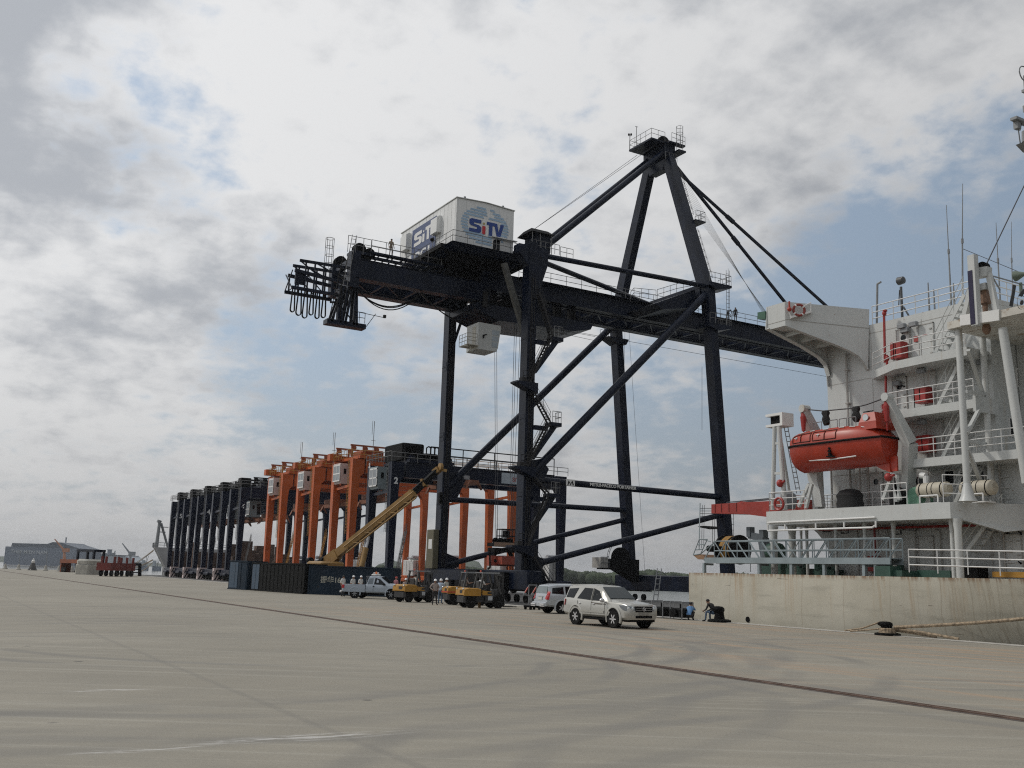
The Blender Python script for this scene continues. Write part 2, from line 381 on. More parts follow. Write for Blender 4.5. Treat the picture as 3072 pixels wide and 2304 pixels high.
e = MB(); e.box(EDGE-.93, EDGE-.86, -80, 292, -.02, .004); struct(e.build('kerb_joint', mat('joint_dark', (.045, .042, .04), .9), smooth=0))
RAILX = 16.4
crail = thing('crane_rail', 'long rusty steel crane rail set in a dirty groove across the quay', 'rail', (RAILX, 0, 0), world=True)
t = MB(); t.box(RAILX-.16, RAILX+.16, -70, 290, -.02, .005); (t.build('groove', mat('groove_dirt', (.075, .062, .055), .9, 0, .3, 2), crail, smooth=0))
t = MB(); t.box(RAILX-.04, RAILX+.04, -70, 290, 0, .028); t.box(RAILX+.20, RAILX+.235, -70, 290, 0, .02); t.build('rail_head', mat('rusty_rail', (.13, .085, .065), .55, .4, .3, 3), crail, smooth=0)
def water_mat():
    m = bpy.data.materials.new('river_water'); m.use_nodes = True; T = NT(m.node_tree); b = m.node_tree.nodes['Principled BSDF']
    g = T.n('ShaderNodeNewGeometry'); p = g.outputs['Position']
    b.inputs['Base Color'].default_value = (.13, .135, .12, 1); b.inputs['Roughness'].default_value = .12
    bp = T.n('ShaderNodeBump'); bp.inputs['Strength'].default_value = .5; bp.inputs['Distance'].default_value = .15
    T.link(T.noise(T.mapping(p, scale=(1, .5, 1)), .6, 5, .6), bp.inputs['Height']); T.link(bp.outputs[0], b.inputs['Normal'])
    return m
wt = MB(); wt.add([(-4500, -400, -3.4), (5500, -400, -3.4), (5500, 6500, -3.4), (-4500, 6500, -3.4)], [(0, 1, 2, 3)]); struct(wt.build('water', water_mat(), smooth=0))

# far shore: low mangrove and a hill, a mass of crowns
FOREST = mat('far_foliage', (.040, .055, .030), .95, 0, .45, .05)
def forest(name, x0, x1, dist, h, n, az0=None):
    m = MB()
    for i in range(n):
        a = random.uniform(x0, x1); dd = dist*random.uniform(1, 1.22)
        t = (a-1536)/3053.0; d = (_f0+_r0*t)*dd
        hh = h(a)*random.uniform(.80, 1.0); r = random.uniform(2.0, 4.2)
        m.ell((d.x, d.y, -3.2+hh*.5), r, r, hh*.52, 6, 4)
    return tag(m.build(name, FOREST, smooth=60), 'dark green mangrove forest along the far shore', 'forest', kind='stuff')
forest('far_forest', 1150, 2600, 640, lambda a: 10.2+1.2*math.sin(a*.02)+.5*math.sin(a*.071), 4200)
hl = MB()
for (x0, x1, dist, zt) in ((1080, 1560, 1500, 30), (-300, 560, 2600, 14), (2100, 4200, 1800, 18)):
    n = 40; fr = []; tp = []; bk = []
    for i in range(n+1):
        a = x0+(x1-x0)*i/n; t_ = (a-1536)/3053.0; d = (_f0+_r0*t_)*dist
        hh = zt*(math.sin(math.pi*i/n)**.6)*(.75+.2*math.sin(i*.9)+.1*math.sin(i*2.3))
        fr.append((d.x, d.y, -4)); tp.append((d.x*1.06, d.y*1.06, hh)); bk.append((d.x*1.2, d.y*1.2, -4))
    o = len(hl.v); hl.v += [V(p) for p in fr+tp+bk]
    for i in range(n):
        hl.f += [(o+i, o+i+1, o+n+2+i, o+n+1+i), (o+n+1+i, o+n+2+i, o+2*n+3+i, o+2*n+2+i)]; hl.m += [0, 0]
struct(hl.build('hills', mat('hill_woods', (.05, .065, .045), .95, 0, .35, .03)))

# ------------------------------------------------------------------ far shipyard at the left
def far(px, py, dist):
    t_ = (px-1536)/3053.0; d = (_f0+_r0*t_)*dist
    k = _ray(px, py); k = k*(dist/ (k.x*_f0.x+k.y*_f0.y)); return V((k.x, k.y, CAM.z+k.z))
SLATE = mat('hazy_slate_cladding', (.17, .20, .25), .7, 0, .1, .02); SLATE2 = mat('hazy_slate_roof', (.11, .13, .16), .7, 0, .1, .02)  # slate lightened and blued: part of the distance haze is in the colour
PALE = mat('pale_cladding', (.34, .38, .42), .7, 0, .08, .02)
def shed(x0, x1, ytop, dist, depth):
    a, b, c = far(x0, 1694, dist), far(x1, 1700, dist), far((x0+x1)/2, ytop, dist)
    u = V((b.x-a.x, b.y-a.y, 0)); v = V((-u.y, u.x, 0)).normalized()*depth; return V((a.x, a.y, -3)), u, v, c.z
B0, bu, bv, bz = shed(10, 244, 1629, 1150, 60)
sh = thing('shipyard_building', 'long slate blue industrial hall with white lettering on the far shore', 'building', tuple(B0), world=True)
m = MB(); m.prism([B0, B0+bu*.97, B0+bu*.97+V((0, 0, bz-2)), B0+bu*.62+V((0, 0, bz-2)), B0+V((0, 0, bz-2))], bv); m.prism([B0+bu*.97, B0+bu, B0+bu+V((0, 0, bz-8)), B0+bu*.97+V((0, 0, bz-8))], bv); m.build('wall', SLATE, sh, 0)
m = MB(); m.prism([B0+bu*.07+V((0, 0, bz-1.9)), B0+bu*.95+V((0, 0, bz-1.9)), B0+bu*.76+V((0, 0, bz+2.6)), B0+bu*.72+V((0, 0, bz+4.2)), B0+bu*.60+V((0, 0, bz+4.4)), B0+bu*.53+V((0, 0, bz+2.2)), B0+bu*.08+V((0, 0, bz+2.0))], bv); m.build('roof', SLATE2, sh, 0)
un = bu.normalized(); vn = -bv.normalized()
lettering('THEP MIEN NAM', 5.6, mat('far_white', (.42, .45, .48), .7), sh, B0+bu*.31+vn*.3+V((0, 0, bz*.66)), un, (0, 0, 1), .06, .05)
B0, bu, bv, bz = shed(244, 400, 1664, 1300, 50)
s2 = thing('warehouse', 'low pale blue warehouse right of the dark shipyard hall', 'building', tuple(B0), world=True)
m = MB(); m.prism([B0, B0+bu, B0+bu+V((0, 0, bz-5)), B0+bu*.82+V((0, 0, bz+2)), B0+V((0, 0, bz+3))], bv); m.build('wall', PALE, s2, 0)
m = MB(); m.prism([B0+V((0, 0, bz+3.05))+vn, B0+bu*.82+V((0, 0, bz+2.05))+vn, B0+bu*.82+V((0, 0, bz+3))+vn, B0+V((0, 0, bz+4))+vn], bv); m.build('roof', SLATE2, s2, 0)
BRN = mat('yard_steel', (.30, .19, .13), .8, 0, .2, .05)
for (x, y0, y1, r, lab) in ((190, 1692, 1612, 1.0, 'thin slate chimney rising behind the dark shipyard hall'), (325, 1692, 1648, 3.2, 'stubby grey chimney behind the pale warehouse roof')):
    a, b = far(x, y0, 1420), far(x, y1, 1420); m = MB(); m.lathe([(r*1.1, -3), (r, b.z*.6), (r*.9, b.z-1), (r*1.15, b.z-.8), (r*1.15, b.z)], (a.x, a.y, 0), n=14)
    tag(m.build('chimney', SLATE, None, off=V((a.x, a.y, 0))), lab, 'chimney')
a = far(274, 1692, 1420); b = far(274, 1642, 1420)
m = MB(); m.lathe([(1.4, -3), (1.1, b.z-11), (2.8, b.z-8), (3.0, b.z-3), (2.6, b.z-1), (.3, b.z)], (a.x, a.y, 0), n=14)
tag(m.build('water_tower', PALE, None, off=V((a.x, a.y, 0))), 'pale water tower on the far shore behind the warehouse', 'water tower')
def yard_crane(foot, top, tip, lab, mt, dist=1080, hook=None):
    f, t_, k = far(*foot, dist), far(*top, dist), far(*tip, dist); f.z = -3
    c = thing('jib_crane', lab, 'crane', tuple(f), world=True, group='slewing cranes in the far shipyard')
    m = MB(); m.beam(f, t_, 3.2, 3.2, w2=2.0, h2=2.0); m.build('tower', mt, c)
    m = MB(); m.beam(t_, k, 1.8, 1.8, w2=.8, h2=.8); m.build('jib', mt, c)
    m = MB(); u = V((k.x-t_.x, k.y-t_.y, 0)).normalized()
    m.obox = None; m.beam(t_-u*5+V((0, 0, .5)), t_+u*1.5+V((0, 0, .5)), 3, 4); m.build('cab', mt, c)
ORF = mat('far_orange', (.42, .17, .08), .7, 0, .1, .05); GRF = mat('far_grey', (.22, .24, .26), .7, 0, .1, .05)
yard_crane((194, 1690), (193, 1652), (164, 1617), 'orange slewing crane with raised jib before the dark shipyard hall', ORF)
yard_crane((391, 1700), (391, 1662), (367, 1630), 'grey slewing crane with long jib at the end of the pale warehouse', GRF)
yard_crane((291, 1690), (287, 1662), (279, 1650), 'small grey crane leaning left over the pale warehouse', GRF, 1450)
yard_crane((313, 1690), (313, 1664), (311, 1652), 'small grey crane with near upright jib over the pale warehouse', GRF, 1450)
yard_crane((341, 1690), (342, 1664), (346, 1652), 'small grey crane leaning right over the pale warehouse', GRF, 1450)
for i, (x0, x1, yt, lab) in enumerate(((420, 440, 1683, 'grey coaster moored below the ship mooring lines'), (452, 478, 1676, 'larger grey coaster under the bow mooring lines'))):
    a, b = far(x0, 1705, 900), far(x1, 1706, 900); u = b-a; u.z = 0; n_ = V((-u.y, u.x, 0)).normalized()*7; a.z = -3.4
    s_ = thing('coaster_ship', lab, 'ship', tuple(a), world=True, group='ships moored far up the river')
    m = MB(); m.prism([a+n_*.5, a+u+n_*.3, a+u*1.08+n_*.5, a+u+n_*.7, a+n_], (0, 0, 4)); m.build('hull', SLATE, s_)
    m = MB(); m.prism([a+u*.08+V((0, 0, 4))+n_*.3, a+u*.35+V((0, 0, 4))+n_*.3, a+u*.35+V((0, 0, 9))+n_*.3, a+u*.08+V((0, 0, 9))+n_*.3], n_*.5); m.build('superstructure', PALE, s_)
    m = MB(); q_ = a+u*.6+n_*.5; m.tube(q_, q_+V((0, 0, 12)), .35, .2); m.tube(q_+V((0, 0, 5)), q_+u*.3+V((0, 0, 13)), .2); m.build('derrick', GRF, s_)

# ------------------------------------------------------------------ quay end: posts, trailers, bollard
def block_post(p, h, lab, cap=False):
    o = thing('barrier_post', lab, 'barrier post', tuple(p), group='weighted posts along the end of the quay')
    m = MB(); m.lathe([(.62, 0), (.62, .18), (.45, .3), (.24, 1.0), (.16, 1.25), (.05, 1.3)], n=12); m.build('base', CONCB if not cap else GREY, o)
    m = MB(); m.tube((0, 0, 1.2), (0, 0, h), .055, n=6); m.tube((-.0, 0, h), (0, 0, h+.04), .09, n=6); m.build('pole', GREY, o)
    return o
pg = [(15, 1707, 1.6, 'short grey post on a concrete foot, leftmost on the quay end'), (55, 1709, 4.2, 'tall thin pole on a concrete foot, second from left'), (136, 1712, 4.3, 'tall thin pole on a dark foot right of the white capped post'), (176, 1714, 3.9, 'thin pole on a pale foot beside the orange trailer'), (215, 1716, 3.4, 'thin pole on a concrete foot half behind the orange trailer')]
for x, y, h_, lab in pg: block_post(hz(x, y), h_, lab)
pp = hz(97, 1711); o = thing('capped_post', 'dark flared post with a round white cap, tallest foot on the quay end', 'barrier post', tuple(pp))
m = MB(); m.lathe([(1.05, 0), (1.05, .15), (.9, .2), (.45, 1.5), (.32, 1.7)], n=12); m.build('base', mat('dark_concrete', (.07, .07, .07), .9), o)
m = MB(); m.lathe([(.32, 1.7), (.40, 1.9), (.36, 2.2), (.16, 2.4), (.2, 2.55), (.05, 2.7)], n=12); m.build('cap', WHITE2, o)
# chain of sagging rope between posts
m = MB(); xs = [hz(x, y) for x, y, *_ in pg]
for a, b in zip(xs[:-1], xs[1:]):
    pts = [a.lerp(b, i/6)+V((0, 0, 1.05-.25*math.sin(math.pi*i/6))) for i in range(7)]; m.path(pts, .035, 4)
tag(m.build('barrier_rope', WIRE, None), 'sagging rope strung between the weighted posts on the quay end', 'rope')

def wheel(parent, c, r, wd, axis='y', hubm=None, name='wheel', n=20, spokes=0, side=-1):
    # tyre lathe about the axle, hub as a sub-part
    m = MB(); k = wd/2
    m.lathe([(r*.55, -k*.9), (r*.93, -k), (r, -k*.65), (r, k*.65), (r*.93, k), (r*.55, k*.9)], c, axis, n)
    tw = m.build(name, RUB, parent)
    h = MB(); s_ = side
    prof = [(r*.60, -k*.5), (r*.60, k*.86*1), (r*.52, k*.80), (r*.45, k*.55), (r*.16, k*.62), (r*.13, k*.95), (.01, k*.95)]
    prof = [(a, b*s_) for a, b in prof]
    h.lathe(prof, c, axis, n)
    if spokes:
        for i in range(spokes):
            a = i*2*math.pi/spokes
            u = V((math.cos(a), 0, math.sin(a))); cc = V(c)+V((0, s_*k*.80, 0))
            h.beam(cc+u*r*.10, cc+u*r*.55, .05, r*.17, up=(0, 1, 0))
    h.build('rim', hubm or GREY, tw)
    return tw
def trailer(p, q, h, mt, lab, uprights, name='yard_trailer', deckh=.45):
    p, q = V(p), V(q); u = (q-p); L = u.length; rz = math.atan2(u.y, u.x)
    o = thing(name, lab, 'trailer', tuple(p), rz)
    m = MB(); m.box(0, L, -1.2, 1.2, h-deckh, h)
    for i in range(4): m.box(L*(.12+.25*i), L*(.12+.25*i)+.08, -1.24, -1.2, h-deckh+.05, h-.05)
    m.build('deck', mt, o)
    for x in (.08, .28, .72, .9):
        for y in (-1.05, .7): wheel(o, (L*x, y, .5), .5, .35)
    for x, hh in uprights:
        m = MB(); m.box(L*x-.16, L*x+.16, -1.2, -.9, h, h+hh); m.box(L*x-.16, L*x+.16, .9, 1.2, h, h+hh); m.build('stanchion', mt, o)
    return o
a, b = hz(193, 1716), hz(262, 1719)
o = thing('orange_trailer', 'orange flat trailer on legs behind the dark portal frame', 'trailer', tuple(a), math.atan2((b-a).y, (b-a).x)); L = (b-a).length
m = MB(); TRO = mat('trailer_orange', (.20, .055, .02), .6, 0, .2, 1); m.box(0, L, -1.2, 1.2, 1.9, 2.7); m.build('deck', TRO, o)
for x in (.03, .97): 
    m = MB(); m.box(L*x-.2, L*x+.2, -1.1, 1.1, 0, 1.9); m.build('leg', TRO, o)
for x in (.12, .2): wheel(o, (L*x, -1.0, .55), .55, .4)
a, b = hz(228, 1717), hz(276, 1719); o = thing('portal_frame', 'dark blue steel portal frame standing between the two trailers', 'frame', tuple(a), math.atan2((b-a).y, (b-a).x)); L = (b-a).length
for x in (0, L):
    for y in (0, 2.2): m = MB(); m.box(x-.25, x+.25, y-.2, y+.2, 0, 4.4); m.build('post', NAVY, o)
m = MB(); m.box(-.3, L+.3, -.25, 2.45, 4.4, 4.9); m.build('top_beam', NAVY, o); m = MB(); m.box(-.3, L+.3, -.25, 2.45, .05, .6); m.build('base_beam', BLACK, o)
a, b = hz(263, 1724), hz(309, 1724); L = (b-a).length
o = thing('wrapped_crate', 'pale grey tarpaulin wrapped crate beside the red trailer', 'crate', tuple(a), math.atan2((b-a).y, (b-a).x))
TARP = mat('grey_tarpaulin', (.40, .39, .35), .85, 0, .15, 1.5, bump=.6)
m = MB(); m.bev(0, L, 0, 2.4, 0, 1.9, .22); m.build('load', TARP, o); m = MB(); m.bev(.05, L-.05, .08, 2.3, 1.88, 2.75, .3); m.build('tarpaulin', TARP, o)
trailer(hz(308, 1729), hz(383, 1729), 2.2, mat('trailer_red', (.14, .022, .016), .6, 0, .2, 1), 'dark red low trailer with four stanchions right of the wrapped crate', ((.16, 1.05), (.32, 1.05), (.66, .95), (.92, .95)), deckh=1.25)
p = hz(404, 1728); o = thing('cable_frame', 'black A shaped steel frame where the bow mooring lines reach the quay', 'frame', tuple(p))
m = MB(); m.prism([(-1.1, 0, 0), (-.6, 0, 0), (-.2, 0, 1.9), (-.55, 0, 1.9)], (0, 1, 0)); m.prism([(.7, 0, 0), (1.2, 0, 0), (1.0, 0, 1.9), (.6, 0, 1.9)], (0, 1, 0)); m.build('leg', BLACK, o)
m = MB(); m.bev(-.6, 1.05, -.02, 1.02, 1.85, 2.3, .15); m.build('top_beam', BLACK, o)
m = MB(); m.box(-.4, .8, .1, .9, .5, .7); m.box(-.3, .75, .1, .9, 1.1, 1.25); m.build('rung', BLACK, o)
# ================================================================== THE SHIP
def hp(px, py, p0, nrm):
    d = _ray(px, py); p0, nrm = V(p0), V(nrm); return CAM+d*((p0-CAM).dot(nrm)/d.dot(nrm))
XW = 44.3
ship = thing('cargo_ship', 'white ship with cream rust streaked hull and tall white superstructure moored along the quay', 'ship', (55, 60, 0), world=True)
def hull_mat():
    m = bpy.data.materials.new('hull_paint'); m.use_nodes = True; T = NT(m.node_tree); b = m.node_tree.nodes['Principled BSDF']
    g = T.n('ShaderNodeNewGeometry'); p = g.outputs['Position']; sp = T.n('ShaderNodeSeparateXYZ'); T.link(p, sp.inputs[0]); Z, Y = sp.outputs['Z'], sp.outputs['Y']
    c = T.mix(T.sstep(T.noise(p, .35, 5, .6), .3, .7), (.44, .415, .34), (.51, .485, .41))
    stre = T.noise(T.mapping(p, scale=(1, 2.2, .10), rot=(.10, 0, 0)), 1.0, 6, .65)
    stre2 = T.noise(T.mapping(p, scale=(1, 7, .25), rot=(.08, 0, 0), loc=(3, 2, 1)), 1.0, 5, .6)
    top = T.sstep(Z, -.6, 2.7)
    f = T.math('MULTIPLY', T.math('MULTIPLY', T.sstep(stre, .50, .68), top), T.math('ADD', T.math('MULTIPLY', T.sstep(stre2, .35, .65), .75), .25))
    c = T.mix(T.math('MULTIPLY', f, .6), c, (.34, .21, .09))
    c = T.mix(T.math('MULTIPLY', T.sstep(Z, 2.35, 2.6), T.math('MULTIPLY', T.sstep(stre2, .40, .6), .8)), c, (.19, .09, .035))
    gr = T.noise(T.mapping(p, scale=(1, .25, 1.6), loc=(1, 5, 2)), 1.0, 6, .6)
    c = T.mix(T.math('MULTIPLY', T.sstep(gr, .5, .7), .5), c, (.31, .295, .245))
    c = T.mix(T.math('MULTIPLY', T.sstep(Z, .3, -1.6), .55), c, (.26, .25, .22))
    c = T.mix(T.math('MULTIPLY', T.math('MULTIPLY', T.sstep(Y, 33, 27), T.sstep(stre2, .46, .70)), .38), c, (.20, .155, .10))
    sc_ = T.noise(T.mapping(p, scale=(1, .6, 5), rot=(.9, 0, 0)), 1.6, 3, .5)
    c = T.mix(T.math('MULTIPLY', T.sstep(sc_, .70, .74), .6), c, (.10, .08, .06))
    for a in (45.2, 42.9, 37.6, 34.9, 32.2, 29.5, 26.8): 
        ln = T.math('ABSOLUTE', T.math('SUBTRACT', T.math('ADD', Y, T.math('MULTIPLY', Z, .09)), a))
        c = T.mix(T.math('MULTIPLY', T.sstep(ln, .035, .012), .28), c, (.22, .16, .10))
    T.link(c, b.inputs['Base Color']); b.inputs['Roughness'].default_value = .55
    bp = T.n('ShaderNodeBump'); bp.inputs['Strength'].default_value = .35; bp.inputs['Distance'].default_value = .12
    T.link(T.noise(p, .55, 3, .5), bp.inputs['Height']); T.link(bp.outputs[0], b.inputs['Normal'])
    return m
HM = hull_mat()
YS = 46.2
m = MB(); rings = []
for Y, xs in ((YS, (0, 0, 0, 0)), (40, (0, 0, .05, .3)), (35, (0, .04, .35, 1.1)), (30, (0, .16, .9, 2.4)), (25, (.05, .5, 1.9, 4.4)), (18, (.3, 1.2, 3.4, 7)), (8, (1.4, 3.0, 6.0, 12)), (-6, (5, 8, 13, 20))):
    xl = [HULL+a for a in xs]
    rings.append([V((xl[0], Y, 2.6)), V((xl[1], Y, .9)), V((xl[2], Y, -1)), V((xl[3], Y, -4.4)), V((120-xl[3], Y, -4.4)), V((120-xl[0], Y, 2.6))])
m.loft(rings); m.build('hull', HM, ship, 30)
m = MB(); m.box(HULL+.02, 78, YS+.01, 252, -4.4, -.32)
m.build('main_deck', mat('deck_grey', (.07, .07, .068), .8, 0, .2, .4), ship, 0)
m = MB(); bowp = [(50.3, 250), (76, 250), (74, 262), (62, 276), (52.5, 263)]
m.loft([[V((x+(2 if z < 2 else 0), y-(3 if z < 2 else 0), z)) for x, y in bowp] for z in (-4.4, 1.8, 6.2)])
m.build('forecastle', mat('grey_hull_paint', (.19, .19, .19), .6, 0, .15, .3, (.16, .10, .07), (.6, .78)), ship)
m = MB(); b0 = V((51.8, 256, 6.2))
m.tube(b0, b0+V((.2, 0, 6.2)), .45, .35, 8); m.beam(b0+V((3.2, 2, 0)), b0+V((.6, 0, 5.9)), .4, .4); m.tube(b0+V((0, 0, 6.0)), b0+V((.2, 0, 6.6)), .55, .55, 8); m.tube(b0+V((.2, 0, 3.8)), b0+V((2, 1, 3.8)), .12); m.tube(b0+V((.2, 0, 5)), b0+V((2.4, 0, 5)), .1)
m.build('bow_mast', GREY, ship)
m = MB(); m.rail([(50.5, 251, 6.2), (50.9, 256, 6.2), (52.6, 263, 6.2)], 1.1, 1.5, .06); m.rail([(50.5, 250.5, 6.2), (74, 250.5, 6.2)], 1.1, 2, .06); m.build('bow_railing', GREY, ship)
m = MB()       # rust red deck gear and bulwark seen between the gantry legs
random.seed(3)
for i in range(26):
    x, y = random.uniform(53, 74), random.uniform(206, 231); s = random.uniform(.8, 2.4); g_ = MB(); g_.box(x, x+s, y, y+s, -.3, random.uniform(1.5, 7.5)); g_.build('deck_gear', mat('rusty_deck_gear', (.13, .085, .065), .8, 0, .3, .3), ship)
m.box(50, 76, 231, 232, -.3, 5.2)
m.build('deck_bulkhead', MATS['rusty_deck_gear'], ship)
# dark fender beam along the far side of the cargo deck and things standing under it
m = MB(); m.box(70.5, 72, YS+.2, 66, 1.05, 2.05); m.box(70.2, 72.4, YS+.2, 66, 2.05, 2.35)
for i in range(8): m.box(70.7, 71.7, 48+i*2.4, 48.35+i*2.4, -.3, 1.05)
m.build('side_beam', KBOX, ship)
m = MB(); p = hy(2006, 1806, 66); m.box(62.6, 64.1, 65.5, 66.6, -.3, 2.0); m.build('cabinet', WHITE2, ship)
m = MB(); m.lathe([(.42, -.04), (.42, .04)], (63.35, 65.46, 1.2), 'y', 14); m.build('cabinet_dial', BLACK, ship)
m = MB(); m.box(60.5, 62.5, 63.5, 65, -.3, .45); m.box(65.2, 66.6, 60, 61.5, -.3, .9); m.tube((65.5, 60, .9), (65.5, 60, 1.9), .12); m.tube((66.4, 60, .9), (66.4, 60, 1.9), .12); m.tube((65.5, 60, 1.9), (66.4, 60, 1.9), .1); m.torus((62.2, 61.5, .15), .55, .07, 'y', 12, 5); m.torus((63.4, 61.5, .15), .55, .07, 'y', 12, 5)
m.build('deck_machinery', BLACK, ship)
m = MB(); m.ladder(hy(1960, 1800, 62), hy(1972, 1705, 62), (.42, 0, 0), .045, .4); m.build('deck_ladder', GREY, ship)

# ---- superstructure
m = MB()
m.box(XW, 74, 29.15, 39.44, 2.62, 16.1)
m.box(XW+.002, 74, 29.14, 39.42, 16.1, 16.35)
m.build('superstructure', WHITE, ship, 0)
m = MB(); m.box(XW+.01, 74, 6, 29.14, 2.62, 8.02); m.build('aft_house', WHITE, ship, 0)
m = MB()
for zz in (8.15, 10.75, 13.35, 15.85): m.box(XW-.012, XW, 29.17, 39.4, zz, zz+.03)
m.box(XW-.012, XW, 8, 29.1, 5.3, 5.33)
for yy in (36.25, 33.0): m.box(XW-.012, XW, yy, yy+.025, 2.7, 16)
m.build('weld_seam', mat('seam_grey', (.36, .35, .33), .6), ship, 0)
# ---- bridge wing
A0, A1 = V((40.3, 38.7, 0)), V((XW, 36.3, 0)); an = V((A1-A0).yx.to_3d() if False else (-(A1-A0).y, (A1-A0).x, 0)).normalized()
aft = [hp(x, y, A0, an) for x, y in ((2356, 905), (2608, 928), (2604, 1108), (2596, 1090), (2578, 1068), (2548, 1050), (2500, 1030), (2356, 976))]
def push(pts, v): return [p+v for p in pts]
m = MB(); m.prism(aft, an*.07); 
zt, zb = aft[0].z, aft[-1].z
fo = V((40.3, 40.15, 0)); f_in = V((XW, 39.43, 0)); fn = V((-(f_in-fo).y, (f_in-fo).x, 0)).normalized()
fwd = [hp(x, y, f_in, fn) for x, y in ((2296, 988), (2400, 1042), (2450, 1073), (2470, 1096), (2480, 1130), (2482, 1160))]
fw = [V((fo.x, fo.y, zt))]+fwd+[V((XW, 39.43, fwd[-1].z)), V((XW, 39.43, zt))]
m.prism(fw, -fn*.07 if fn.y > 0 else fn*.07)
m.hexa([(40.3, 38.74, zb), (40.37, 38.74, zb), (40.37, 40.1, zb), (40.3, 40.1, zb), (40.3, 38.74, zt), (40.37, 38.74, zt), (40.37, 40.1, zt), (40.3, 40.1, zt)])
m.hexa([(40.37, 38.75, zb), (XW, 36.4, zb-.15), (XW, 39.38, zb-.15), (40.37, 40.1, zb), (40.37, 38.75, zb+.08), (XW, 36.4, zb-.05), (XW, 39.38, zb-.05), (40.37, 40.1, zb+.08)])
for t_ in (.25, .5, .75):     # webs between the two side plates
    p0, p1 = A0.lerp(A1, t_), fo.lerp(f_in, t_); m.hexa([V((p0.x, p0.y, zb-.1-.9*t_)), V((p0.x+.05, p0.y, zb-.1-.9*t_)), V((p1.x+.05, p1.y, zb-.1-.9*t_)), V((p1.x, p1.y, zb-.1-.9*t_)), V((p0.x, p0.y, zb-.12)), V((p0.x+.05, p0.y, zb-.12)), V((p1.x+.05, p1.y, zb-.12)), V((p1.x, p1.y, zb-.12))])
# flanges along the lower edges
for a, b in zip(aft[2:-1], aft[3:]): m.beam(a+an*.12*(1 if an.y > 0 else -1), b+an*.12*(1 if an.y > 0 else -1), .32, .05)
for a, b in zip(fwd[:-1], fwd[1:]): m.beam(a-V((0, .14, 0)), b-V((0, .14, 0)), .32, .05)
m.build('bridge_wing', WHITE, ship, 30)
m = MB(); sd_ = an*(-.012 if an.y > 0 else .012)
m.beam(hp(2356, 958, A0, an)+sd_, hp(2608, 985, A0, an)+sd_, .02, .03); m.box(40.285, 40.3, 38.75, 40.1, zb+.30, zb+.33); m.build('wing_seam', MATS['seam_grey'], ship, 0)
p = hp(2290, 945, V((40.2, 40.4, 0)), V((1, 0, 0))); m = MB(); m.prism([(40.2, 40.15, p.z-.25), (40.2, 40.75, p.z-.15), (40.2, 40.75, p.z+.25), (40.2, 40.15, p.z+.2)], (.5, 0, 0)); m.build('side_light', mat('lamp_green', (.03, .10, .06), .4), ship)
p = hp(2553, 1058, A0, an); m = MB(); m.box(43.7, 44.28, 37.0, 37.5, 14.95, 15.5); m.build('wing_lamp', GREY, ship)
# recessed shelf that carries the lifebuoy
q0, q1 = hp(2366, 978-22, A0, an), hp(2432, 925, A0, an)
m = MB(); s0, s1, s2 = hp(2370, 955, A0, an), hp(2430, 938, A0, an), hp(2430, 910, A0, an)
m.beam(s0+sd_*12, s1+sd_*12, .28, .10); m.tube(s0+sd_*14, hp(2364, 930, A0, an)+sd_*14, .03); m.tube(s1+sd_*14, s2+sd_*14, .025); m.tube(hp(2400, 925, A0, an)+sd_*14, s2+sd_*14, .025)
m.build('lifebuoy_rack', WHITE2, ship)
lb = hp(2393, 934, A0, an)+sd_*22; tv = (A1-A0).normalized()
m = MB(); pts = [lb+(tv*math.cos(i*math.pi/12)+V((0, 0, 1))*math.sin(i*math.pi/12))*.31 for i in range(25)]
m.path(pts, .07, 8)
tag(m.build('lifebuoy', mat('buoy_red', (.22, .03, .02), .6), None, off=lb), 'red and white lifebuoy on a rack outside the bridge wing', 'lifebuoy')
lbo = [o for o in bpy.data.objects if o.name == 'lifebuoy'][0]
m = MB()
for k in (2, 8, 14, 20): m.path(pts[k:k+2], .074, 8)
m.build('band', WHITE2, lbo, off=lb)
p = hp(2364, 932, A0, an)+sd_*25; m = MB(); m.ell(p, .13, .13, .13); m.tube(p+V((0, 0, .1)), p+V((0, 0, .45)), .05); m.build('buoy_light', BOATO, ship)

# ---- decks with fascia
def deck(pts, z, th, name='deck'):
    m = MB(); m.prism([(x, y, z-th) for x, y in pts], (0, 0, th)); return m.build(name, WHITE, ship, 0)
D1 = [(XW, 36.0), (43.9, 36.0), (42.7, 33.6), (42.6, 31.85), (42.6, 29.3), (XW, 29.3)]
D2 = [(XW, 35.6), (43.9, 35.6), (42.75, 34.2), (42.6, 32.4), (42.6, 29.0), (XW, 29.0)]
D3 = [(XW, 33.0), (42.6, 32.7), (42.6, 29.05), (42.6, 8.0), (XW, 8.0)]
deck(D1, 13.6, .42); deck(D2, 11.0, .42); deck(D3, 8.42, .42)
deck([(XW, 29.1), (42.55, 29.1), (42.55, 28.95), (XW, 28.95)], 11.15, .75, 'deck_end')
deck([(41.0, 29.5), (XW, 27.6), (56, 27.6), (56, 41.15), (41.0, 41.15)], 6.05, .75, 'boat_deck')
m = MB(); m.prism([(XW, 39.45, 5.28), (XW, 40.9, 5.28), (XW, 40.5, 5.0), (XW, 39.9, 4.4), (XW, 39.6, 3.7), (XW, 39.45, 3.0)], (20, 0, 0)); m.build('front_bracket', WHITE, ship, 40)
m = MB(); m.prism([(41.05, 29.48, 5.3), (44.2, 27.65, 5.3), (44.2, 27.65, 4.9), (43.0, 28.2, 4.75), (41.6, 29.1, 5.2)], (.6, .5, 0)); m.build('deck_gusset', WHITE, ship, 0)
RW = WHITE2
def railing(pts, h=1.0, sp=1.25, r=.026, bars=3): m = MB(); m.rail(pts, h, sp, r, bars); return m.build('railing', RW, ship)
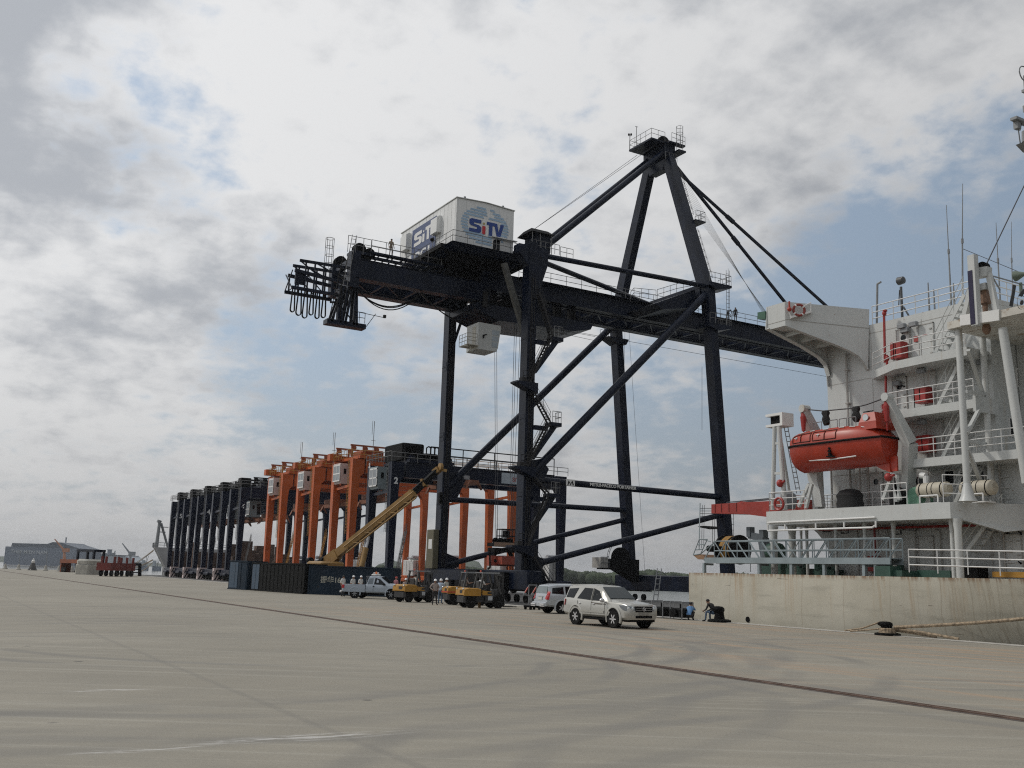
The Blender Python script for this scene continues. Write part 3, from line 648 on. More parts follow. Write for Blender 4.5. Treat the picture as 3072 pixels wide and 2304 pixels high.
railing([(43.9, 35.9, 13.6), (42.75, 33.6, 13.6), (42.65, 31.85, 13.6), (42.65, 29.4, 13.6)])
railing([(43.9, 35.5, 11.0), (42.8, 34.2, 11.0), (42.65, 32.4, 11.0), (42.65, 29.1, 11.0)])
railing([(42.65, 32.6, 8.42), (42.65, 29.1, 8.42), (42.65, 10, 8.42)])
railing([(XW+.1, 36.2, 16.35), (XW+.1, 29.2, 16.35), (60, 29.2, 16.35)], 1.05, 1.5, .03)
railing([(41.1, 41.0, 6.05), (41.1, 38.4, 6.05)], 1.05, 1.0); railing([(41.1, 33.4, 6.05), (41.1, 31.9, 6.05)], 1.05, .8); railing([(41.1, 29.9, 6.05), (42.9, 28.8, 6.05)], 1.3, 1.0)
railing([(46, 41.0, 6.05), (41.1, 41.0, 6.05)], 1.05, 1.0)
railing([(43.7, 40.2, 6.05), (43.7, 33.0, 6.05)], 1.0, 1.1, .03)
railing([hx(2728, 1717, 40.05), (40.05, 22, 2.62), (40.3, 14, 2.62)], 1.05, 1.5, .03, 3)
# white pipe guard hung under the boat deck edge
m = MB(); a_, b_ = hx(2303, 1568, 40.92), hx(2625, 1552, 40.92); c_, d_ = hx(2303, 1592, 40.92), hx(2618, 1586, 40.92)
m.tube((40.92, a_.y, a_.z), (40.92, b_.y, b_.z), .05); m.tube((40.92, c_.y, c_.z), (40.92, d_.y, c_.z), .05); m.tube((40.92, d_.y, c_.z), (40.92, b_.y, c_.z+.1), .05)
for x in (2303, 2355, 2447, 2532, 2627): y_ = hx(x, 1560, 40.92).y; m.tube((40.92, y_, 5.3), (40.92, y_, c_.z), .05)
m.build('pipe_guard', WHITE2, ship)
# pillars under the boat deck
for x, X, r in ((2322, 42, .20), (2377, 42.6, .20), (2404, 44, .07), (2421, 43, .085), (2508, 42, .085), (2595, 42, .09), (2682, 42, .10), (2858, 41.6, .11), (2876, 41.3, .17)):
    y_ = hx(x, 1630, X).y; m = MB(); m.lathe([(r*1.35, 5.3), (r*1.2, 5.1), (r, 4.8), (r, 2.6)], (X, y_, 0), n=12); m.build('pillar', WHITE, ship)
# ---- stairs between decks
for z0, z1, ya, yb, X in ((13.6, 16.35, 31.5, 29.6, 43.1), (11.0, 13.4, 31.5, 29.9, 43.2), (8.42, 10.8, 31.4, 29.8, 43.2), (6.05, 8.2, 30.9, 29.6, 43.2), (2.62, 5.6, 31.2, 28.6, 42.9)):
    m = MB(); m.stair((X, ya, z0), (X, yb, z1), (.75, 0, 0), 9); m.build('stair', WHITE, ship, 0)
# ---- doors, boxes, lamps, pipes on the house side
SEAM = MATS['seam_grey']; REDL = mat('sign_red', (.28, .035, .03), .5)
def door(y, z, X=XW, port=True, dark=False):
    m = MB(); m.box(X-.05, X, y-.42, y+.42, z+.2, z+2.05); d = m.build('door', WHITE, ship, 0)
    f = MB()
    for a, b, c, e in ((y-.46, y-.42, z+.15, z+2.1), (y+.42, y+.46, z+.15, z+2.1), (y-.46, y+.46, z+2.05, z+2.1)): f.box(X-.07, X, a, b, c, e)
    for zz in (.45, 1.1, 1.75): f.box(X-.10, X-.05, y-.36, y-.22, z+zz, z+zz+.06)
    f.build('frame', SEAM, d, 0)
    if port: g = MB(); g.lathe([(.16, -.07), (.16, 0)], (X-.0, y, z+1.6), 'x', 12); g.build('porthole', GLASS, d)
    return d
door(hx(2712, 1020, XW).y, 13.6); door(hx(2780, 1010, XW).y, 13.6, port=False); door(hx(2700, 1165, XW).y, 11.0); door(hx(2630, 1450, XW).y, 6.05, dark=True); door(hx(2780, 1640, XW).y, 2.62, port=False); door(hx(3040, 1640, XW).y, 2.62, port=False)
for (x0, x1, y0, y1) in ((2670, 2702, 1027, 1078), (2742, 2776, 1163, 1210), (2747, 2785, 1309, 1358)):
    a, b = hx(x0, y1, 43.6), hx(x1, y0, 43.6); m = MB(); m.bev(43.6, 44.2, b.y, a.y, a.z, b.z+.1, .04); fb = m.build('fire_box', RED, ship, 0)
    m = MB(); m.box(43.585, 43.6, (a.y+b.y)/2-.02, (a.y+b.y)/2+.02, a.z+.1, b.z); m.build('door_gap', BLACK, fb, 0)
for (x, y, w_, h_) in ((2748, 1017, .28, .30), (2775, 1005, .30, .05)): 
    p = hx(x, y, XW-.055); m = MB(); m.box(XW-.07, XW-.05, p.y-w_/2, p.y+w_/2, p.z-h_/2, p.z+h_/2); m.build('sign', REDL, ship, 0)
a = hx(2625, 1665, XW-.01); m = MB(); m.bev(XW-.35, XW, a.y-.4, a.y+.4, 2.9, 3.7, .03); m.build('fire_box', RED, ship, 0)
m = MB()
for pts in ([(2652, 936), (2655, 1088)], [(2660, 1065), (2662, 1112), (2676, 1118), (2690, 1116)], [(2657, 1118), (2658, 1188)], [(2648, 1212), (2650, 1262)]):
    m.path([hx(x, y, 43.75) for x, y in pts], .065, 6)
for x, y in ((2653, 940), (2662, 1075), (2656, 1120)): p = hx(x, y, 43.75); m.ell(p, .12, .12, .16)
m.path([hx(2655, 935, 43.75), hx(2655, 930, 43.75)], .12, 6)
m.build('fire_main', RED, ship)
m = MB(); m.path([(43.9, 40, 5.15), (43.9, 28.3, 5.15)], .07, 6); m.path([(43.9, 36.2, 5.15), (43.9, 36.2, 3.4)], .06, 6); m.path([(43.9, 27.5, 5.22), (43.9, 16, 5.22)], .11, 7); m.build('deck_fire_pipe', RED, ship)
m = MB(); p = hx(2538, 1060, XW-.15); m.path([(p.x, p.y, 15), (p.x, p.y, 6.1)], .065, 6)
for zz in (14, 12.1, 10.4, 8.8): m.box(p.x-.09, XW, p.y-.12, p.y+.12, zz, zz+.06)
m.build('drain_pipe', SEAM, ship)
for x in (2495, 2581, 2606): p = hx(x, 1450, XW-.3); m = MB(); m.path([(p.x, p.y, 6.1), (p.x, p.y, 8.7)], .05, 6); m.build('drain_pipe', SEAM, ship)
m = MB(); p = hx(3008, 1300, XW-.1); m.path([(XW-.1, p.y+.3, 8), (XW-.1, p.y+.3, 2.7)], .05, 6)
m.build('drain_pipe', SEAM, ship)
for x, y, X in ((2705, 978, 44), (2740, 972, 44), (2763, 1112, 43.4), (2765, 1266, 43.4), (2700, 1118, 43.9), (2550, 1402, 43.9), (2735, 1585, 44), (2700, 1583, 44), (2530, 1580, 44), (2556, 1582, 44), (2480, 1575, 44), (2975, 1590, 44), (2945, 1085, 44), (2715, 990, 44.1), (2690, 1150, 44.1)):
    p = hx(x, y, X); m = MB(); m.bev(X-.12, X+.14, p.y-.24, p.y+.24, p.z-.12, p.z+.12, .04); m.build('deck_lamp', GREY, ship)
for x, y in ((2690, 1584), (2533, 1582), (2478, 1578)):
    p = hx(x, y, XW-.03); m = MB(); 
    for a, b, c, e in ((-.26, -.22, -.34, .34), (.22, .26, -.34, .34), (-.26, .26, .30, .34), (-.26, .26, -.34, -.30)): m.box(XW-.04, XW, p.y+a, p.y+b, p.z+c, p.z+e)
    m.build('notice_frame', BLACK, ship, 0)
for x, z0, z1 in ((2565, 2.7, 5.2), (2655, 2.7, 5.2), (2735, 2.7, 5.1), (2810, 2.7, 5.0), (2600, 6.2, 8.4), (2835, 8.5, 10.5), (2700, 11.1, 13.0), (2745, 13.7, 15.8), (2820, 11.1, 13.1), (2960, 2.7, 7.9)):
    p = hx(x, 1400, XW-.08); m = MB(); m.path([(XW-.07, p.y, z0), (XW-.07, p.y, z1), (XW-.07, p.y+.35, z1+.02)], .028, 5)
    for k in range(3): zz = z0+(z1-z0)*(.2+.3*k); m.box(XW-.1, XW, p.y-.06, p.y+.06, zz, zz+.05)
    m.build('cable_pipe', SEAM, ship)
for x, y in ((2630, 1655), (2760, 1650), (3020, 1600), (3060, 1600), (3025, 1680), (3060, 1690), (2705, 1000), (2710, 1160)):
    p = hx(x, y, XW-.1); m = MB(); m.beam((XW-.08, p.y-.08, p.z), (XW-.08, p.y+.10, p.z+.08), .05, .05); m.box(XW-.08, XW, p.y-.03, p.y+.03, p.z-.03, p.z+.03); m.build('door_clip', BLACK, ship, 0)
# windows of the house
for x, y, X in ((2850, 1435, XW), (2893, 1440, XW), (2940, 1437, XW), (2762, 1455, XW), (2744, 1455, XW)):
    p = hx(x, y, X); m = MB(); m.box(X-.03, X, p.y-.24, p.y+.24, p.z-.36, p.z+.36); wi = m.build('window', GLASS, ship, 0)
    m = MB(); m.box(X-.05, X, p.y-.30, p.y-.24, p.z-.42, p.z+.42); m.box(X-.05, X, p.y+.24, p.y+.30, p.z-.42, p.z+.42); m.box(X-.05, X, p.y-.24, p.y+.24, p.z-.42, p.z-.36); m.box(X-.05, X, p.y-.24, p.y+.24, p.z+.36, p.z+.42); m.build('frame', WHITE2, wi, 0)
for x, y in ((3036, 1282), (3062, 1288), (3028, 1130), (3058, 1135)):
    p = hy(x, y, 29.15); m = MB(); m.box(p.x-.22, p.x+.22, 29.11, 29.15, p.z-.42, p.z+.42); wi = m.build('window', GLASS, ship, 0)
    m = MB()
    for sgn in (-1, 1): m.box(p.x+sgn*.25-.03, p.x+sgn*.25+.03, 29.08, 29.15, p.z-.48, p.z+.48)
    m.box(p.x-.22, p.x+.22, 29.08, 29.15, p.z+.42, p.z+.48); m.box(p.x-.22, p.x+.22, 29.08, 29.15, p.z-.48, p.z-.42); m.build('frame', WHITE2, wi, 0)
m = MB(); a = hx(2950, 1200, XW-.2)
for zz in (2.9, 3.4, 3.9, 4.4, 4.9, 5.4, 6.4, 6.9, 7.4, 9.0, 9.5, 10.0, 11.6, 12.1, 12.6): m.tube((XW-.12, 28.6 if zz < 8 else 29.7, zz), (XW-.12, 29.05 if zz < 8 else 30.15, zz), .022, n=4)
m.build('rungs', RW, ship)
# ---- things on top of the house
m = MB(); TOP = 16.35
def topp(px, py, X): p = hx(px, py, X); return V((p.x, p.y, p.z))
b0 = hx(2630, 965, XW+.3); t0 = hx(2632, 852, XW+.3); m.tube((b0.x, b0.y, TOP), (b0.x, t0.y, t0.z), .06); m.tube((b0.x, t0.y, t0.z), (b0.x, t0.y-.25, t0.z+.06), .06)
for x, yt in ((2784, 848), (2801, 868), (2860, 850)): p = hx(x, yt, XW+.3); m.tube((p.x, p.y, TOP), p, .05, .03)
m.build('vent_pole', GREY, ship)
for x, yt, xb, X, r in ((2839, 615, 2853, 45, .05), (2888, 551, 2886, 46, .055), (2988, 668, 3000, 48, .05), (3034, 665, 3036, 50, .04)):
    t0, b0 = hx(x, yt, X), hx(xb, 900, X); m = MB(); q = b0.lerp(t0, .5); m.tube((b0.x, b0.y, TOP), q, r, r*.7); m.tube(q, t0, r*.55, r*.3); m.tube(q-V((0, 0, .1)), q+V((0, 0, .15)), r*1.2); m.build('whip_aerial', GREY, ship)
p = hx(2702, 842, XW+.5); m = MB(); m.tube((p.x, p.y, TOP), (p.x, p.y, p.z-.35), .07); m.tube((p.x, p.y, TOP), (p.x, p.y+.6, TOP), .02); m.tube((p.x, p.y-.5, TOP), (p.x, p.y-.1, p.z-1.5), .05); m.tube((p.x, p.y+.2, p.z-1.4), (p.x, p.y+.1, p.z-.5), .03)
m.lathe([(.08, -.26), (.20, -.18), (.23, .14), (.20, .17)], p, 'y', 12); m.build('searchlight', mat('lamp_grey_dark', (.06, .065, .07), .5), ship)
p = hx(3060, 825, 45.5); m = MB(); m.tube((p.x, p.y, TOP), (p.x, p.y, p.z-.4), .08); m.lathe([(.04, -.4), (.10, -.2), (.26, .22), (.27, .26)], p, 'y', 12); m.build('horn', mat('horn_green', (.10, .13, .10), .5), ship)
m = MB(); a = hx(2952, 808, 42.5); b = hx(3100, 500, 48); m.tube(a, b, .03, n=5); m.tube(hx(2890, 747, 46), hx(3072, 822, 46), .015, n=4); m.build('stay_wire', WIRE, ship)
m = MB(); m.box(50, 66, 20, 28.4, 15.0, 17.6); m.build('funnel_casing', WHITE, ship, 0)
m = MB(); m.box(XW+2, 70, 24, 29.1, 8.0, 15.1); m.build('engine_casing', WHITE, ship, 0)
lettering('16', 1.1, mat('letter_black', (.02, .02, .02), .5), ship, hy(3046, 893, 19.97), *NY, bold=.03, shear=.35)
# main mast at the picture's right edge
mp = hy(3112, 600, 24); MX = mp.x
m = MB(); zt1 = hy(3060, 372, 24).z; zt2 = hy(3060, 440, 24).z; m.tube((MX, 24, 15), (MX+.1, 24, zt1+3.4), .35, .14, 10); m.build('mast', GREY, ship)
m = MB(); xl = hy(3031, 369, 24).x; m.box(xl, MX+1.2, 23.7, 24.0, zt1-.04, zt1+.08); m.box(xl+.2, xl+.45, 23.8, 24.0, zt1-.38, zt1-.04); m.build('radar_bar', GREY, ship, 0)
m = MB(); x2 = hy(3047, 440, 24).x; m.prism([(x2, 24, zt2), (MX+1.4, 24, zt2), (MX+1.2, 24, zt2-.3), (x2+.5, 24, zt2-.22)], (0, -1.2, 0)); m.tube((x2+.1, 23.6, zt2), (x2+.15, 23.6, zt2+.5), .16)
m.path([(x2+.2, 23.9, zt2), (x2+.1, 23.9, zt2+.9), (x2+.5, 23.9, zt2+1.3), (xl+.5, 23.9, zt1-.4)], .03, 4); m.path([(x2+.5, 23.6, zt2), (x2+.4, 23.6, zt2+1.0), (xl+.4, 23.6, zt1-.4)], .03, 4); m.build('mast_platform', GREY, ship)
m = MB(); z3 = hy(3068, 272, 24).z; x3 = hy(3064, 270, 24).x; m.box(x3, MX+1, 23.5, 24.0, z3-.12, z3); z4 = hy(3068, 225, 24).z; m.torus((x3+.3, 24, z4+.1), .35, .03, 'y', 12, 4); m.tube((x3+.3, 24, z3), (x3+.3, 24, z4), .06); m.box(x3, x3+.6, 23.7, 24.0, hy(3068, 318, 24).z-.3, hy(3068, 318, 24).z); m.build('mast_light', GREY, ship)
# ---- stores crane gallows
GX = 41.3; G1 = hx(2890, 1250, GX).y; G3 = hx(3030, 1250, GX).y; PT = 14.0
gz = hx(2890, 985, GX).z
m = MB(); m.tube((GX, G1, 6.0), (GX, G1, gz), .16, n=14); m.lathe([(.42, 6.06), (.3, 6.3), (.16, 6.9)], (GX, G1, 0), n=12); m.build('gallows_post', WHITE, ship)
m = MB(); y2 = hx(2962, 1250, 43.6).y; m.tube((43.6, y2, 6.0), (43.6, y2, gz), .15, n=14); m.build('gallows_post', WHITE, ship)
a, b = hx(3008, 985, GX), hx(3080, 1450, GX+.3); m = MB(); m.tube(b, a, .20, .20, n=14); m.build('gallows_post', WHITE, ship)
m = MB(); m.hexa([(GX-.4, G1+.3, gz), (GX-.4, a.y-1.6, gz), (46.5, a.y-1.6, gz), (46.5, G1+.3, gz), (GX-.4, G1+.3, gz+.35), (GX-.4, a.y-1.6, gz+.35), (46.5, a.y-1.6, gz+.35), (46.5, G1+.3, gz+.35)]); m.build('gallows_platform', mat('weathered_white', (.50, .48, .43), .6, 0, .15, 1, (.25, .17, .10), (.52, .7)), ship, 0)
m = MB(); t1, t2 = hx(2882, 962, GX-.42), hx(2999, 945, GX-.42); m.beam(t1, t2, .12, .5); m.build('gallows_beam', WHITE2, ship, 0)
p0, p1 = hx(2926, 975, GX-.6), hx(2922, 762, GX-.6); m = MB(); m.box(GX-.62, GX-.30, p0.y-.14, p0.y+.2, p0.z, p1.z); m.build('rest_post', WHITE, ship, 0)
m = MB(); m.box(GX-.645, GX-.62, p0.y-.02, p0.y+.21, p0.z+.05, p1.z-.75); m.build('rubber_facing', mat('rubber_navy', (.02, .018, .05), .8), ship, 0)
m = MB()
for (x0, y0, x1, y1, X) in ((2893, 955, 2912, 870, GX+.4), (2994, 950, 2966, 820, GX), (2978, 945, 2955, 860, GX+.6), (2900, 960, 2925, 850, GX+1.0)): m.beam(hx(x0, y0, X), hx(x1, y1, X), .22, .22)
m.beam(hx(2935, 820, GX), hx(2968, 815, GX), .4, .45); m.beam(hx(2935, 865, GX), hx(2962, 858, GX), .3, .3); m.build('a_frame', WHITE, ship, 0)
m = MB(); m.lathe([(.30, -.12), (.26, 0), (.30, .12)], hx(2949, 805, GX), 'x', 14); m.build('sheave', BLACK, ship)
m = MB(); p = hx(2953, 880, GX+.2); m.box(p.x-.2, p.x+.2, p.y-.22, p.y+.22, p.z-.5, p.z+.3); m.tube(p-V((0, 0, .5)), p-V((0, 0, 1.7)), .12); m.ell(p-V((0, 0, 1.7)), .2, .2, .28); m.build('hook_block', mat('rusty_block', (.20, .12, .08), .7, 0, .3, 4), ship)
m = MB(); m.beam(hx(2905, 1050, GX), hx(2952, 1190, 43.5), .16, .16); m.beam(hx(2900, 1300, GX), hx(2955, 1195, 43.5), .16, .16); m.beam(hx(2902, 1345, GX), hx(2960, 1490, 43.5), .16, .16); m.beam(hx(2897, 1322, GX), hx(2955, 1332, 43.5), .16, .16); m.beam(hx(2897, 1175, GX), hx(2955, 1182, 43.5), .16, .16); m.build('gallows_brace', WHITE, ship, 0)
m = MB(); m.beam(hx(2950, 820, GX), hx(3072, 855, 46), .05, .05); m.tube(hx(2970, 818, GX), hx(3000, 870, 45), .04); m.build('tie_rod', GREY, ship)
# ---- davits and light tower on the boat deck
def davit(xt, yt, xm, ym, xb, yb, X, nm='davit'):
    t_, k, b = hx(xt, yt, X), hx(xm, ym, X+.9), hx(xb, yb, X+1.5); m = MB()
    m.beam(t_, k, .32, .42, w2=.42, h2=.7, up=(1, 0, 0)); m.beam(k, V((b.x, b.y, 6.05)), .42, .7, w2=.35, h2=.55, up=(1, 0, 0)); m.tube(t_+V((-.25, 0, .1)), t_+V((.25, 0, .1)), .22, n=10)
    d = m.build(nm, WHITE, ship); 
    m = MB(); m.tube(t_+V((-.1, .02, -.1)), t_+V((-.1, .02, -.35)), .09, .15); m.tube(t_+V((-.1, .02, -.35)), t_+V((-.1, .02, -1.15)), .17, .10); m.tube(t_+V((-.1, .02, -1.15)), t_+V((-.1, .02, -1.6)), .04); m.build('fall_block', RED, d); return d
davit(2414, 1232, 2442, 1300, 2456, 1500, 41.5); davit(2663, 1198, 2730, 1330, 2722, 1500, 41.5)
m = MB(); m.prism([hx(x, y, 42.3) for x, y in ((2420, 1412), (2452, 1410), (2450, 1440), (2460, 1475), (2466, 1520), (2444, 1520), (2436, 1470), (2424, 1440))], (.3, 0, 0)); m.build('davit_cradle', WHITE, ship, 0)
m = MB()
for (x0, y0, x1, y1) in ((2428, 1452, 2396, 1520), (2436, 1452, 2418, 1524), (2650, 1500, 2678, 1420), (2700, 1500, 2680, 1420), (2690, 1505, 2690, 1425)): m = MB(); m.beam(hx(x0, y0, 41.5), hx(x1, y1, 41.5), .16, .16); m.build('cradle_leg', WHITE, ship, 0)
m = MB(); pts = [hx(2417, 1228, 41.6), hx(2470, 1233, 41.6), hx(2555, 1225, 41.6), hx(2600, 1214, 41.6), hx(2650, 1196, 41.6)]; m.path(pts, .035, 5); m.build('davit_span_wire', WIRE, ship)
for x, y0, y1 in ((2477, 1233, 1276), (2568, 1220, 1266)):
    p, q = hx(x, y0, 41.6), hx(x+2, y1, 41.6); m = MB(); random.seed(x)
    m.loft([[p.lerp(q, t)+V((.16*s*math.cos(i*math.pi/4)*random.uniform(.8, 1.2), .24*s*math.sin(i*math.pi/4)*random.uniform(.8, 1.2), 0)) for i in range(8)] for t, s in ((0, .9), (.15, 1.1), (.35, .8), (.6, 1.15), (.85, 1.0), (1, .6))]); m.build('black_bag', mat('black_canvas', (.012, .012, .013), .9, bump=.5), ship)
m = MB(); T1, T2 = hx(2318, 1520, 41.3), hx(2322, 1280, 41.3)
m.tube(hx(2318, 1530, 41.4), hx(2324, 1280, 41.4), .12, n=10); m.tube(hx(2356, 1530, 41.4), hx(2337, 1280, 41.4), .14, n=10); m.tube(hx(2370, 1490, 43), hx(2345, 1330, 42), .09)
for y in (1330, 1420): m.beam(hx(2322, y, 41.4), hx(2345, y, 41.4), .1, .14)
m.build('light_tower', WHITE, ship)
a, b = hx(2297, 1283, 41.3), hx(2346, 1236, 41.3)
m = MB(); m.box(41.3, 42.2, b.y, a.y, b.z-.14, b.z); m.box(41.3, 42.2, b.y, a.y, a.z, a.z+.14); m.box(41.3, 42.2, b.y, b.y+.18, a.z+.14, b.z-.14); m.build('lamp_housing', WHITE2, ship, 0)
m = MB(); m.box(41.5, 42.1, b.y+.18, a.y-.2, a.z+.14, b.z-.14); m.build('lamp_glass', BLACK, ship, 0)
m = MB(); m.ladder(hx(2390, 1480, 42), hx(2352, 1280, 42), (0, -.28, 0), .03, .3); m.build('tower_ladder', GREY, ship)
for x, y in ((2340, 1450), (2665, 1432)): p = hx(x, y, 41.2); m = MB(); m.ell(p, .2, .2, .22); m.tube(p, p+V((0, -.35, .1)), .07); m.build('red_float', RED, ship)
lb2 = hx(2337, 1512, 41.05); m = MB(); m.torus(lb2, .33, .07, 'x', 18, 6); tag(m.build('lifebuoy', RED, None, off=lb2), 'red lifebuoy hung on the rail at the left end of the boat deck', 'lifebuoy')
m = MB(); p = hx(2365, 1500, 42); m.lathe([(.35, -.5), (.5, -.1), (.42, .3), (.2, .5)], p, n=10); m.build('winch_drum', GREY, ship)
CANV = MATS['black_canvas']
for (x0, x1, y0, y1, X) in ((2496, 2566, 1462, 1516, 42), (2660, 2692, 1458, 1512, 41.8)):
    a, b = hx(x0, y1, X), hx(x1, y0, X); cy, ry = (a.y+b.y)/2, (a.y-b.y)/2; m = MB()
    m.loft([[V((X+.5+.6*s*math.cos(i*math.pi/6)*(1+.1*math.sin(i*5)), cy+ry*s*math.sin(i*math.pi/6)*(1+.06*math.sin(i*3)), z)) for i in range(12)] for z, s in ((6.05, .95), (6.4, 1), ((6.05+b.z)/2, .92), (b.z-.35, 1.0), (b.z-.1, .72), (b.z, .25))]); m.build('canvas_cover', CANV, ship)
m = MB(); p = hx(2778, 1428, 42.5); m.tube((42.5, p.y, 6.05), (42.5, p.y, p.z), .15, n=10); m.tube((42.5, p.y, p.z), (42.5, p.y+.3, p.z+.05), .16, n=10); m.build('vent_mushroom', WHITE2, ship)
m = MB(); p = hx(2755, 1490, 42.4); m.lathe([(.45, -.3), (.5, 0), (.45, .3)], p, 'x', 12); m.box(42, 43, p.y-.4, p.y+.4, 6.05, 6.6); m.build('boat_winch', mat('winch_pale_green', (.12, .26, .18), .5), ship)
# ---- mooring deck gear at the stern edge behind the gangway
m = MB(); a, b = hx(2166, 1672, 46), hx(2230, 1626, 46); cz = (a.z+b.z)/2
m.tube((44, (a.y+b.y)/2+.1, cz), (47, (a.y+b.y)/2+.1, cz), .2); m.build('drum_axle', BLACK, ship)
m = MB(); yc = (a.y+b.y)/2; m.lathe([(.95, -.75), (.95, -.6)], (46, yc, cz), 'y', 18); m.build('drum_flange', BLACK, ship); m = MB(); m.lathe([(.95, .6), (.95, .75)], (46, yc, cz), 'y', 18); m.build('drum_flange', BLACK, ship)
for i in range(6):
    m = MB(); m.lathe([(.84, -.1), (.9, 0), (.84, .1)], (46, yc-.48+i*.19, cz), 'y', 16); m.build('rope_turn', [YEL, BLACK][i % 2] if i % 3 else CRY, ship)
m = MB(); p = hx(2300, 1680, 44); pts = [hx(2306, 1676, 44), hx(2290, 1615, 44), hx(2250, 1606, 44), hx(2248, 1615, 44)]
m.beam((44, pts[0].y, 2.6), pts[1], .4, .55, up=(1, 0, 0)); m.beam(pts[1], pts[2], .4, .3, up=(1, 0, 0)); m.box(43.8, 44.2, pts[2].y-.2, pts[2].y+.1, pts[2].z-.1, pts[2].z+.5); m.box(43.8, 44.2, pts[1].y-.2, pts[1].y+.15, pts[1].z, pts[1].z+.5); m.tube(pts[2], pts[2]-V((0, 0, 2.2)), .02); m.build('gangway_davit', mat('davit_grey', (.085, .10, .115), .55), ship, 0)
m = MB(); p = hx(2325, 1655, 44); m.lathe([(.5, -.4), (.55, 0), (.5, .4)], p, 'y', 12); m.box(43.5, 44.6, p.y-.9, p.y+.9, 2.6, 3.3); m.build('gangway_winch', GREEN, ship)
m = MB()
for y0, y1, z in ((40.5, 41.9, 3.0), (38.4, 39.9, 2.95), (34.2, 35.4, 3.0)): m = MB(); m.box(43.2, 44, y0, y1, 2.6, z); m.tube((43.3, y0, z), (43.3, y0, z+.4), .2); m.tube((43.3, y1-.3, z), (43.3, y1-.3, z+.4), .2); m.lathe([(.4, -.3), (.3, 0), (.4, .3)], (43.6, (y0+y1)/2, z+.1), 'y', 10); m.build('mooring_winch', GREEN, ship)
m = MB(); p = hx(2670, 1690, 40.6); m.box(40.1, 40.9, p.y-.4, p.y+.5, 2.4, 3.1); m.box(41.5, 42.2, p.y-2.6, p.y-.8, 2.62, 2.95); m.box(40.3, 41.9, p.y-.9, p.y-.2, 2.62, 2.9); m.build('ladder_winch', GREEN, ship, 0)
m = MB(); p = hx(3020, 1705, 43); m.box(42.8, 43.8, p.y-2, p.y+.6, 2.7, 2.95); m.build('yellow_chock', YEL, ship, 0); m = MB(); p = hx(2905, 1700, 43); m.box(42.8, 43.6, p.y-.6, p.y+.4, 2.62, 3.2); m.build('bollard_pair', BLACK, ship, 0)
# red jib lying across the stern quarter
a, b, c, d = hx(2134, 1513, 43), hx(2134, 1540, 43), hx(2232, 1542, 43), hx(2208, 1511, 43); 
m = MB(); m.prism([a, b, c, V((43, c.y, a.z))], (.9, 0, 0)); m.prism([V((43, c.y-.01, a.z)), V((43, c.y-.01, c.z)), V((43.2, 40.2, c.z-.62)), V((43.2, 40.2, a.z-.05))], (.7, 0, 0)); m.prism([hx(2195, 1513, 43.2), hx(2234, 1513, 43.2), hx(2224, 1504, 43.2)], (.4, 0, 0)); m.build('jib', REDJ, ship, 0)
m = MB()
for t_ in (.12, .32, .55, .78): y_ = a.y+(c.y-a.y)*t_; m.box(42.97, 43, y_-.02, y_+.02, b.z+.03, a.z-.03)
m.build('jib_rib', mat('dark_red', (.15, .02, .015), .6), ship, 0)
m = MB(); m.tube(hx(2315, 1495, 42.5), hx(2180, 1507, 60), .04); m.tube(hx(2315, 1498, 42.5), hx(2170, 1512, 60), .04); m.build('jib_wire', WIRE, ship)
m = MB(); p = hx(2334, 1855, HULL); m.lathe([(.15, -.02), (.15, .05)], hx(2243, 1858, HULL), 'x', 12); m.build('hull_port', BLACK, ship)

# ---- accommodation ladder stowed on the stern edge
gx = 40.5; gl = hx(2136, 1681, gx); gr = hx(2672, 1684, gx); zb_, zt_ = gl.z, hx(2136, 1624, gx).z
gw = thing('gangway', 'blue grey truss gangway stowed along the top of the cream hull', 'gangway', (gx, gl.y, 2.62), world=True)
m = MB()
for X in (gx, gx+.9): m.box(X-.05, X+.05, gr.y, gl.y+.6, zb_-.16, zb_+.16)
m.box(gx+.05, gx+.85, gr.y, gl.y+.4, zb_+.1, zb_+.15); m.build('deck_beam', GREYB, gw, 0)
m = MB(); n = 13
for X in (gx, gx+.9):
    for zz in (zt_, (zb_+zt_)/2): m.tube((X, gr.y, zz), (X, gl.y-.2, zz), .035, n=5)
    for i in range(n+1):
        y_ = gl.y-.2+(gr.y-gl.y+.2)*i/n; m.tube((X, y_, zb_), (X, y_, zt_), .035, n=4)
        if i < n:
            y2_ = gl.y-.2+(gr.y-gl.y+.2)*(i+1)/n
            m.tube((X, y_, zt_ if i < 6 else zb_), (X, y2_, zb_ if i < 6 else zt_), .035, n=4)
m.tube((gx, gl.y-.2, zt_), (gx, gl.y+.7, zb_), .035); m.tube((gx+.9, gl.y-.2, zt_), (gx+.9, gl.y+.7, zb_), .035)
m.build('truss', GREYB, gw)
m = MB(); A_ = [hx(x, y, gx) for x, y in ((2080, 1665), (2098, 1618), (2122, 1618), (2102, 1662))]; m.path(A_+[A_[0]], .035, 4)
for t_ in (.33, .66): m.tube(A_[0].lerp(A_[1], t_), A_[3].lerp(A_[2], t_), .03, n=4)
m.tube(hx(2097, 1650, gx), hx(2100, 1510, gx+1), .035, n=5); m.tube(hx(2102, 1662, gx), hx(2145, 1625, gx), .035, n=4); m.tube(hx(2110, 1618, gx), hx(2132, 1625, gx), .03, n=4); m.build('end_frame', GREYB, gw)
m = MB(); m.prism([hx(x, y, gx) for x, y in ((2078, 1664), (2106, 1663), (2118, 1678), (2094, 1678))], (.9, 0, 0)); m.build('foot_platform', mat('wood_plank', (.24, .14, .08), .8), gw, 0)
